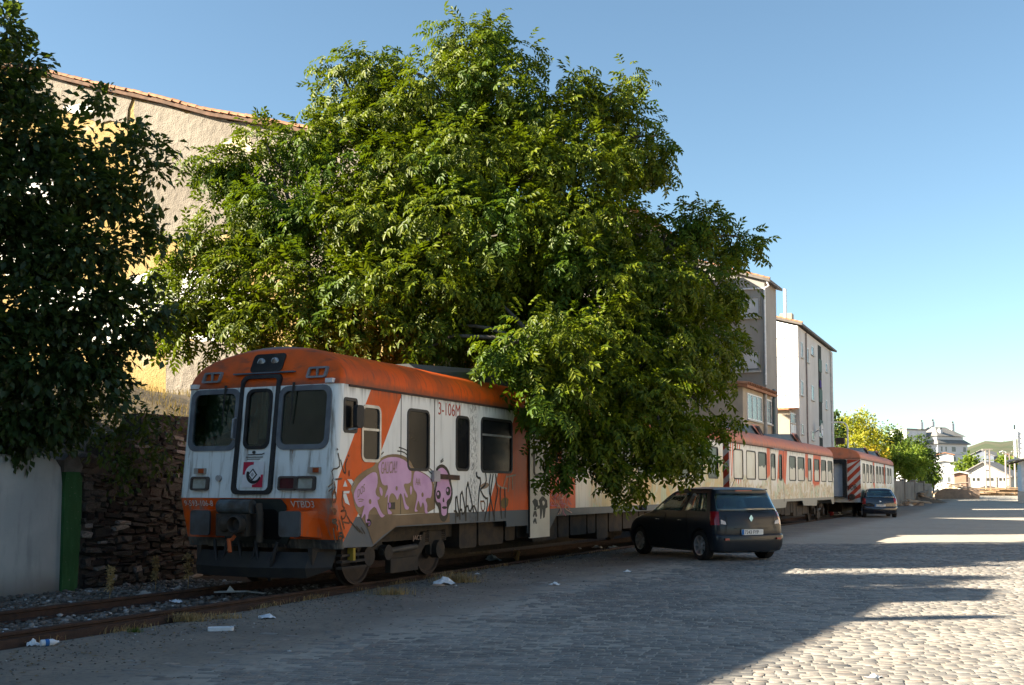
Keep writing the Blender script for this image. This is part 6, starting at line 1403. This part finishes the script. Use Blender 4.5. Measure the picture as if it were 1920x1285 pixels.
shed = gable('white_shed', 'long low white shed with grey gabled roof behind the rubble', 'shed', SP, SY, wl_, 8, ze, zr, LIME, M('fibre_cement', (.24, .23, .22), (.18, .17, .165), .7, .9), .4,
             [(wl_ * f_, wl_ * f_ + .28, ze - .4 - .55, ze - .4 - .2) for f_ in (.28, .37, .55, .64, .80, .88)])
for f_ in (.20, .52, .74): MB().box(wl_ * f_, -.10, 0, wl_ * f_ + .14, .01, ze - .5).build('pilaster', M('brown_pipe2', (.25, .21, .2)), shed)
BRK = M('weak_brick', (.30, .17, .12), (.24, .14, .10), 3, .9, .3)
P = at(1789, 900, 134); e = gable('brick_hut', 'small brick hut with pale roof leaning against the white shed', 'hut', Vector((P.x, P.y, 0)), 30, 1.35, 2.0, at(1789, 889, 134).z, at(1789, 886.5, 134).z, BRK, LIME, .4)
P = at(1757, 880, 260); gable('red_roofed_house', 'small pale house with red tiled roof in front of the block of flats', 'house', Vector((P.x, P.y, 0)), 22, 3.6, 7, at(1757, 853.5, 260).z, at(1757, 850, 260).z, FWH, TILE, 0, [(1.2, 1.8, 4, 5.2), (2.4, 3.0, 4, 5.2), (1.2, 1.8, 7.2, 8.2)])
P = at(1752, 880, 250); gable('white_house', 'plain white house below the red roof, partly behind trees', 'house', Vector((P.x, P.y, 0)), 20, 4.2, 6, at(1752, 868, 250).z, at(1752, 866, 250).z, FWH, SLATE, 0, [(1.0, 1.7, 3.0, 4.2), (2.6, 3.3, 3.0, 4.2)])
P = at(1816, 880, 270); gable('slate_house', 'blue grey gabled house between the flats and the hill', 'house', Vector((P.x, P.y, 0)), 33, 5.8, 16, at(1816, 856, 270).z, at(1816, 845, 270).z, M('blue_grey_wall', (.16, .18, .23), (.14, .16, .2), .5, .9), M('fibre_cement', (.24, .23, .22)), 0)
P = at(1868, 880, 240); gable('orange_roofed_house', 'house with orange tiled roof in front of the hill', 'house', Vector((P.x, P.y, 0)), 30, 4.6, 6, at(1868, 863, 240).z, at(1868, 853, 240).z, CREAM, TILE, 0)
# lattice poles
def pole(px, y0, y1, Y, label):
    a = at(px, y1, Y); b = at(px, y0, Y); zb = gz(a.x, a.y); e = empty('lattice_pole', (a.x, a.y, zb), 0, label, 'pole', None); h = b.z - zb; w_ = .22
    PM = M('pole_concrete', (.42, .36, .31), (.36, .31, .27), 3, .9)
    for sx in (-1, 1): MB().box(sx * w_ - .05, -.1, 0, sx * w_ + .05, .1, h).build('post', PM, e)
    k = 0
    z = .8
    while z < h: MB().box(-w_ + .051, -.06, z, w_ - .051, .06, z + .12).build('rung', PM, e); z += .85
    MB().box(-.55, -.08, h + .003, .55, .08, h + .12).build('crossarm', PM, e)
pole(1853, 844, 915, 120, 'pale lattice pole standing before the ridge of the white shed'); pole(1890.5, 851, 915, 128, 'pale lattice pole at the right end of the white shed'); pole(1908, 848, 915, 120, 'lattice pole half hidden by the platform roof at right edge')
a = at(1886, 848, 160); e = empty('lamp_post', (a.x, a.y, gz(a.x, a.y)), 0, 'distant lamp post between the lattice poles', 'lamp'); h = a.z - e.location.z
MB().tube([(0, 0, 0), (0, 0, h)], .09, 6).build('post', STEEL_WHITE, e); MB().tube([(0, 0, h), (-.5, 0, h + .15), (-.9, 0, h)], .07, 6).build('lamp_head', STEEL_WHITE, e)
# building and platform roof cut by the right edge
a = at(1909, 940, 88); pb = empty('platform_building', (a.x, a.y, gz(a.x, a.y) - .1), R(-24), 'white and blue pillar with overhanging platform roof at right edge', 'building')
zb = pb.location.z; hz = lambda y: at(1915, y, 88).z - zb
MB().box(0, 0, 0, 2.5, 2.5, hz(922)).build('plinth', M('plinth_stone', (.50, .47, .42), (.42, .39, .35), 2, .9), pb)
MB().box(.12, .1, hz(922), 2.4, 2.4, hz(800)).build('wall', STEEL_WHITE, pb); MB().box(.02, -.02, hz(921), .3, .1, hz(872)).build('blue_panel', M('sky_blue_paint', (.50, .64, .76), (.45, .58, .7), 2, .6), pb)
MB().box(-.2, -.1, hz(866), -.02, .08, hz(806)).build('post', STEEL_WHITE, pb)
for k in range(5): MB().box(-.3, -.12, hz(846 - k * 9), .12, -.02, hz(845 - k * 9)).build('bracket', GREYMETAL, pb)
MB().prism([(-.75, hz(867)), (2.6, hz(849)), (2.6, hz(846)), (-.75, hz(863.5))], -.8, 2.8, lambda u, v, w_: (u, w_, v)).build('canopy_roof', LIME, pb)
for k in range(4): MB().prism([(-.6, hz(871)), (2.4, hz(855)), (2.4, hz(852.6)), (-.6, hz(868.6))], -.6 + k * .8, -.45 + k * .8, lambda u, v, w_: (u, w_, v)).build('rafter', M('rafter_wood', (.10, .07, .05)), pb)
a = at(1912, 798, 86); MB().tube([(-.1, 0, hz(806)), (-.1, 0, hz(797))], .06, 6).build('lamp', BLACK, pb)
# street lamp with curved arm
a = at(1590, 850, 78); sl_ = empty('street_lamp', (a.x, a.y, gz(a.x, a.y)), 0, 'white street lamp with curved arm beside the pale block', 'lamp'); zt = at(1590, 803, 78).z - sl_.location.z
MB().tube([(0, 0, 0), (0, 0, zt)] + [(-.42 + .42 * math.cos(R(t)), 0, zt + .42 * math.sin(R(t))) for t in (20, 45, 70, 90)] + [(-.86, 0, zt + .42)], [.07, .055, .05, .05, .045, .045, .045], 8).build('post', STEEL_WHITE, sl_, smooth=50)
MB().box(-1.15, -.08, zt + .37, -.80, .08, zt + .46).build('lamp_head', STEEL_WHITE, sl_)
# wall beyond the train
A_, B_ = at(1676, 915, 79), at(1748, 915, 96); A_.z = B_.z = 0; L_ = (B_ - A_).length
fw_ = empty('boundary_wall', A_, math.atan2(B_.y - A_.y, B_.x - A_.x), 'weathered grey boundary wall with piers beyond the last coach', 'wall'); FW_M = M('wall_weathered', (.24, .21, .18), (.17, .15, .13), .8, .95, .4, 6)
for k in range(4):
    MB().box(k * L_ / 4 + .25, 0, 0, (k + 1) * L_ / 4 - .25, .3, 2.15 - .05 * k).build('wall_panel', FW_M, fw_); MB().box(k * L_ / 4 - .22, -.06, 0, k * L_ / 4 + .22, .36, 2.35 - .05 * k).build('pier', FW_M, fw_)
P = at(1751, 915, 100); e = empty('broken_wall', (P.x, P.y, .3), R(-15), 'short broken brick wall left of the rubble heap', 'wall'); MB().prism([(0, 0), (3.8, 0), (3.8, 1.3), (3.2, 1.35), (2.2, 1.25), (1.0, 1.3), (.4, 1.1), (.1, .8)], 0, .4, lambda u, v, w_: (u, w_, v)).build('masonry', M('broken_brick', (.33, .23, .17), (.24, .17, .13), 2, .95, .5, 8), e)
MB().prism([(0, .82), (.42, 1.12), (.36, 1.3), (-.05, 1.0)], -.05, .45, lambda u, v, w_: (u, w_, v)).build('coping', LIME, e)
# rubble heaps
def heap(px, py, Y, rx, ry, h, n, label, seed, mats, planks=0):
    P = at(px, py, Y); e = empty('rubble_heap', (P.x, P.y, gz(P.x, P.y) - .05), 0, label, 'rubble'); r = random.Random(seed)
    m_ = MB(); vs = [(0, 0, h * .8)]; kk = 14
    for ring_, f_ in ((.45, .62), (.8, .25), (1.05, 0)):
        for i in range(kk): a = 2 * math.pi * i / kk; q_ = ring_ * r.uniform(.85, 1.15); vs.append((rx * q_ * math.cos(a), ry * q_ * math.sin(a), h * f_ * r.uniform(.7, 1.2)))
    fs = [(0, 1 + i, 1 + (i + 1) % kk) for i in range(kk)] + [(1 + l * kk + i, 1 + l * kk + (i + 1) % kk, 1 + (l + 1) * kk + (i + 1) % kk, 1 + (l + 1) * kk + i) for l in range(2) for i in range(kk)]
    m_.add(vs, fs).build('earth', mats[0], e)
    rocks = [rock_mesh('stone', seed * 10 + k, mats[1 + k % (len(mats) - 1)], 1, .28, .7) for k in range(5)]
    for i in range(n):
        a = r.uniform(0, 6.28); q_ = math.sqrt(r.random()); o = link('stone', rocks[i % 5], None, e, (rx * q_ * math.cos(a), ry * q_ * math.sin(a), h * (1 - q_) * .85 + .05)); s_ = r.uniform(.1, .34) * (1 + .5 * (r.random() < .15)); o.scale = (s_ * r.uniform(.8, 1.8), s_, s_ * r.uniform(.5, .9)); o.rotation_euler = (r.uniform(-.4, .4), r.uniform(-.4, .4), r.uniform(0, 6))
    for i in range(planks):
        l = r.uniform(.8, 2.2); o = MB().box(-l / 2, -.1, -.04, l / 2, .1, .04).build('plank', M('grey_plank', (.40, .33, .25), (.30, .24, .18), 5, .9), e); o.location = (r.uniform(-rx, rx) * .7, r.uniform(-ry, ry) * .6 - .3, h * r.uniform(.3, .9)); o.rotation_euler = (r.uniform(-.3, .3), r.uniform(-.3, .3), r.uniform(-.5, .5))
EARTH = M('pale_earth', (.42, .33, .23), (.33, .26, .18), 1.5, .95, .4, 6); PALE = M('pale_rubble', (.60, .54, .46), (.50, .44, .37), 3, .95, rand=.4); TAN = M('tan_rubble', (.40, .28, .18), (.32, .22, .15), 3, .95, rand=.4)
heap(1790, 930, 114, 1.9, 1.6, 1.5, 40, 'highest pale rubble heap in front of the brick hut', 1, [EARTH, PALE, TAN, PALE], 7)
heap(1765, 935, 109, 2.2, 1.2, .75, 34, 'low spread of pale rubble in front of the broken wall', 2, [EARTH, PALE, TAN])
heap(1725, 942, 88, 2.0, 1.3, .8, 30, 'dark mound of earth and stones by the boundary wall', 3, [M('dark_earth', (.16, .12, .085), (.11, .085, .06), 2, .95), M('dark_rubble', (.2, .17, .14), (.15, .13, .1), 3, .95, rand=.5), TAN])
heap(1690, 946, 82, 1.6, 1.0, .55, 22, 'small heap of stones right behind the blue hatchback', 4, [EARTH, TAN, PALE], 3)
heap(1800, 932, 110, 1.3, 1.0, .95, 24, 'squat tan rubble heap next to the white sack', 5, [EARTH, TAN, PALE, TAN])
P = at(1870, 922, 112); wp = empty('timber_stack', (P.x, P.y, gz(P.x, P.y)), R(-12), 'low stack of weathered timbers in front of the white shed', 'timber'); r = random.Random(4)
WDM = M('stack_timber', (.36, .25, .15), (.24, .16, .10), 3, .9, rand=.7)
for k in range(46):
    l = r.uniform(1.5, 3.2); o = MB().box(-l / 2, -.12, -.05, l / 2, .12, .05).build('beam', WDM, wp); o.location = (r.uniform(-3, 2.4), r.uniform(-.6, .6), .06 + .11 * (k // 7) * r.uniform(.8, 1.1)); o.rotation_euler = (r.uniform(-.1, .1), r.uniform(-.05, .05), r.uniform(-.12, .12))
P = at(1821, 924, 108); bgm = M('woven_sack', (.72, .74, .78), (.6, .62, .68), 3, .7)
e = empty('builders_sack', (P.x, P.y, gz(P.x, P.y)), 0, 'round white sack lying before the rubble', 'sack')
o = link('bag', rock_mesh('bag', 3, bgm, 2, .08, .85), None, e, (0, 0, .34)); o.scale = (.52, .42, .42); MB().tube([(-.05, 0, .66), (.0, 0, .78)], [.10, .05], 8).build('tied_neck', bgm, e)
# trees beyond the wall
def far_tree(name, label, clumps, leafm, size, seed, base, sub=.7, per=.9, dens=1.0, trunk_r=.2):
    b = at(*base); zb = gz(b.x, b.y); e = empty(name, (b.x, b.y, zb), 0, label, 'tree', 'trees beyond the wall'); cs = [(at(x, y, d), r_) for x, y, d, r_ in clumps]
    V, Fq = sprinkle(cs, tri_leaf(), size, seed, sub, per, .3, dens, .8, .7); o = bulk('crown', V - np.array(e.location[:]), Fq, leafm, e); o['kind'] = 'stuff'
    top = max(cs, key=lambda c: c[0].z)[0] - e.location; mb = MB(); limb(mb, (0, 0, 0), top * .8, trunk_r, .05, seed, 6, .08)
    for i, (c_, r_) in enumerate(cs[:6]): limb(mb, (top * .45), c_ - e.location, .07, .03, seed + i, 4)
    mb.build('trunk', BARK, e, smooth=60)
YEL = leafmat('yellow_leaf', (.32, .31, .03), (.42, .36, .04), .45, .6, .2, .3, c3=(.28, .31, .04)); MID = leafmat('mid_leaf', (.12, .19, .03), (.22, .27, .04), .42, .6, .2, .3); DRK = leafmat('dark_leaf', (.03, .06, .015), (.05, .085, .02), .25, .6, .2, .3); GOLD = leafmat('gold_leaf', (.55, .38, .03), (.48, .34, .03), .45, .6, .2, .3)
far_tree('autumn_tree', 'tall yellow green tree behind the street lamp', [(1605, 800, 100, 1.3), (1585, 815, 100, 1.2), (1625, 800, 100, 1.3), (1575, 840, 99, 1.2), (1605, 835, 98, 1.5), (1635, 825, 99, 1.2), (1615, 790, 100, .8), (1590, 795, 100, .8), (1630, 850, 98, 1.2), (1648, 840, 99, .8)], YEL, (.16, .34), 1, (1610, 930, 100), .7, 1.8, 1.5)
far_tree('golden_bush', 'bright golden bush just above the roof of the last coach', [(1640, 850, 92, .7), (1625, 855, 92, .6), (1655, 858, 92, .6)], GOLD, (.2, .4), 2, (1640, 930, 92), .5, 1.0, 1.4, .1)
far_tree('green_tree', 'rounded green tree right of the yellow tree', [(1668, 815, 105, .9), (1680, 825, 105, 1.0), (1660, 830, 105, 1.0), (1695, 830, 105, .9), (1675, 850, 104, 1.2), (1700, 850, 104, 1.0)], MID, (.16, .34), 3, (1675, 930, 105), .6, 1.5, 1.5)
far_tree('pine_tree', 'dark crowned pine among the trees beyond the wall', [(1672, 818, 101, .7), (1655, 838, 101, .6), (1690, 815, 101, .5)], DRK, (.2, .4), 4, (1672, 930, 101), .5, .9, 1.3)
far_tree('sunlit_tree', 'bright green spreading tree over the boundary wall', [(1690, 855, 92, .9), (1705, 870, 92, 1.0), (1685, 875, 92, .9), (1715, 855, 93, .8), (1725, 875, 93, .8), (1700, 890, 92, .7)], MID, (.18, .36), 5, (1700, 935, 92), .5, 1.5, 1.5)
far_tree('dark_round_tree', 'dark green tree in front of the block of flats', [(1735, 835, 96, .7), (1725, 845, 96, .8), (1742, 850, 96, .7), (1735, 870, 96, .9), (1745, 875, 96, .6), (1720, 860, 96, .7), (1730, 890, 96, .7), (1715, 825, 97, .5)], DRK, (.16, .34), 6, (1733, 935, 96), .5, 1.5, 1.5)
far_tree('conifer', 'slim dark conifer at the corner of the pale block', [(1567, 772, 95, .22), (1567, 785, 95, .4), (1568, 800, 95, .6), (1568, 818, 95, .7), (1568, 838, 95, .8)], DRK, (.2, .4), 7, (1567, 930, 95), .4, .8, 1.2)
far_tree('shrub', 'light green shrub below the white house', [(1745, 893, 99, .6), (1755, 890, 99, .5), (1740, 900, 99, .5)], MID, (.2, .4), 8, (1747, 930, 99), .4, .9, 1.4, .06)
far_tree('bushy_tree', 'green bushy tree left of the shed ridge', [(1820, 868, 160, 1.2), (1808, 876, 160, 1.0), (1832, 866, 160, 1.0), (1818, 878, 160, 1.2)], MID, (.4, .7), 9, (1820, 930, 160), .7, .9, 1.3, .1)
far_tree('garden_tree', 'green tree right of the shed ridge before the orange roof', [(1880, 872, 160, 1.2), (1893, 868, 160, 1.2), (1900, 880, 160, 1.2), (1872, 880, 160, .9), (1905, 872, 160, 1.0)], MID, (.4, .7), 10, (1888, 930, 160), .7, .9, 1.3, .1)


# ------------------------------------------------------------------ litter
def crumple(name, label, px, py, sx, sy, h, mat, seed, dz=0.0, z=None):
    p = ground_at(px, py)
    if z is not None: d = ray(px, py); p = d * ((z - CAMZ) / d.z); p.z = z
    r = random.Random(seed); n = 7; vs = []
    for i in range(n):
        for j in range(n):
            u, v = i / (n - 1) - .5, j / (n - 1) - .5; k = max(0, 1 - 2.2 * max(abs(u), abs(v)))
            vs.append((u * sx + r.uniform(-.05, .05) * sx, v * sy + r.uniform(-.05, .05) * sy, abs(r.gauss(0, .22)) * h + h * k * .8 + .004))
    m_ = MB().add(vs, [(i * n + j, (i + 1) * n + j, (i + 1) * n + j + 1, i * n + j + 1) for i in range(n - 1) for j in range(n - 1)])
    o = m_.build(name, mat, None, loc=(p.x, p.y, p.z + dz)); o.rotation_euler = (0, 0, r.uniform(-.6, .6)); tag(o, label, 'litter')
    md = o.modifiers.new('thick', 'SOLIDIFY'); md.thickness = .003
    return o
PAPER = M('paper', (.72, .74, .76), (.6, .62, .64), 9, .8); PAPB = M('bluish_paper', (.45, .52, .60), (.6, .64, .7), 9, .7); CARD = M('cardboard', (.40, .30, .21), (.33, .25, .18), 6, .9); PLAST = M('plastic_bag', (.42, .50, .56), (.28, .34, .38), 5, .35, spec=.5)
p = ground_at(414, 1182); fo = empty('food_tray', (p.x, p.y, p.z), R(12), 'white foam food tray lying on the grey dirt', 'litter')
tr_o = rrect(-.14, -.08, .14, .08, .03, 3); tr_i = rrect(-.11, -.055, .11, .055, .02, 3)
MB().ring(tr_o, tr_i, .0, .035, ID).build('rim', PAPER, fo, smooth=50); MB().prism(tr_i, .004, .01, ID).build('base', PAPER, fo)
crumple('crumpled_paper', 'big crumpled newspaper lying by the straw tuft at the rail', 832, 1096, .34, .26, .11, PAPER, 1); crumple('cardboard_scrap', 'brown cardboard flap under the crumpled newspaper', 822, 1099, .22, .2, .03, CARD, 2)
crumple('plastic_bag', 'grey blue plastic bag lying beyond the near rail', 918, 1052, .48, .34, .16, PLAST, 3)
crumple('paper_packet', 'small white packet lying beside the near rail at lower left', 62, 1212, .12, .1, .07, PAPER, 4)
p = ground_at(76, 1213); cup = empty('bottle', (p.x, p.y, p.z + .035), R(40), 'clear plastic bottle with blue band beside the white packet', 'litter'); MB().lathe([(0, 0), (.033, 0), (.035, .01), (.035, .12), (.014, .16), (.014, .18), (0, .18)], (0, 0, 0), 'x', 14).build('body', PAPB, cup, smooth=40); MB().lathe([(.0355, .04), (.036, .041), (.036, .08), (.0355, .081)], (0, 0, 0), 'x', 14).build('label_band', M('plate_blue', (.03, .16, .45)), cup)
for i, (x, y, s_, lb, mt) in enumerate(((1176, 1073, .12, 'small white paper ball on the dirt in front of the people carrier', PAPER), (1040, 1098, .16, 'flat white scrap on the dirt below the folding door', PAPER), (500, 1160, .2, 'thin bluish plastic strip near the food tray', PAPB), (305, 1118, .13, 'shiny blue wrapper lying between the rails', PAPB), (330, 1130, .16, 'pale blue paper lying right of the shiny wrapper', PAPB), (272, 1117, .24, 'grey crumpled sheet beside the dry stalks', M('grey_sheet', (.36, .34, .32), (.26, .24, .22), 8, .9)),
                                        (380, 1114, .2, 'flat white strip in front of the plough, left end', PAPER), (240, 1131, .14, 'pale flat stone like scrap between the rails', PAPER), (148, 1139, .08, 'little white scrap on the ballast', PAPER), (895, 1078, .1, 'small white scrap right of the big straw tuft', PAPER), (1120, 1028, .26, 'white bag corner lying under the train', PAPER), (1152, 1030, .34, 'grey plastic sheet beside the front wheel of the people carrier', PLAST), (1085, 1030, .16, 'white scrap at the foot of the train left of the bag corner', PAPER), (8, 1188, .08, 'white scrap at the left edge above the rail', PAPER), (1640, 1272, .13, 'flat pale leaf like paper on the sunlit setts', PAPER))):
    crumple('paper_scrap', lb, x, y, s_, s_ * .7, s_ * .3, mt, 20 + i, z=(.02 if x in (305, 330, 272, 380, 240) else None))
d = ray(440, 1108); p = d * ((.06 - CAMZ) / d.z); p.z += CAMZ - .0
pk = empty('broken_panel', (p.x, p.y, .04), R(15), 'broken white panel lying in front of the plough', 'litter'); MB().box(-.32, -.05, 0, .18, .05, .02).build('board', PAPB, pk); MB().add([(-.12, -.04, .02), (.0, -.04, .02), (-.07, .0, .10)], [(0, 1, 2)]).build('shard', PAPER, pk); o = MB().box(0, -.04, 0, .28, .05, .015).build('board', PAPER, pk); o.location = (.17, -.03, .005); o.rotation_euler = (0, .1, -.35)
# loose grit on the dirt strip
rg = np.random.default_rng(78); V = []; Fq = []; nb = 0
for i in range(3800):
    s = rg.uniform(5, 30); q = -9.3 + abs(rg.normal(0, .75)) if rg.random() < .7 else rg.uniform(-9.3, -6.2); p = W(s, q); r_ = rg.uniform(.004, .013) * (2.0 if rg.random() < .04 else 1)
    if p.y < 7.5: continue
    vv, ff_ = rv[rg.integers(6)]; V.append(vv * r_ + np.array((p.x, p.y, gz(p.x, p.y) + .004))); Fq.append(ff_ + nb); nb += len(vv)
o = bulk('grit', np.vstack(V), np.vstack(Fq), bal.data.materials[0]); tag(o, 'loose grit and pebbles on the dirt strip beside the rail', 'gravel', kind='stuff')
# fallen leaves and crumbs on the dirt strip
rg = np.random.default_rng(77); cs = []
for _ in range(900):
    s = rg.uniform(5, 27); q = -9.35 + abs(rg.normal(0, .9)); p = W(s, q); cs.append((p.x, p.y, gz(p.x, p.y) + .008))
P_ = np.array(cs); LV, LF = simple_leaf(); a = rg.uniform(0, 6.28, len(P_)); S_ = rg.uniform(.025, .07, len(P_))
V = np.stack([P_[:, None, 0] + S_[:, None] * (LV[None, :, 0] * np.cos(a)[:, None] - LV[None, :, 1] * np.sin(a)[:, None]), P_[:, None, 1] + S_[:, None] * (LV[None, :, 0] * np.sin(a)[:, None] + LV[None, :, 1] * np.cos(a)[:, None]), P_[:, None, 2] + S_[:, None] * np.abs(LV[None, :, 2]) * .8], 2).reshape(-1, 3)
Fq = (np.arange(len(P_))[:, None, None] * len(LV) + LF[None]).reshape(-1, 3)
o = bulk('fallen_leaves', V, Fq, leafmat('dead_leaf', (.13, .075, .03), (.22, .15, .06), .1, .8, .1)); tag(o, 'scattered dead leaves on the dirt beside the track', 'leaves', kind='stuff')
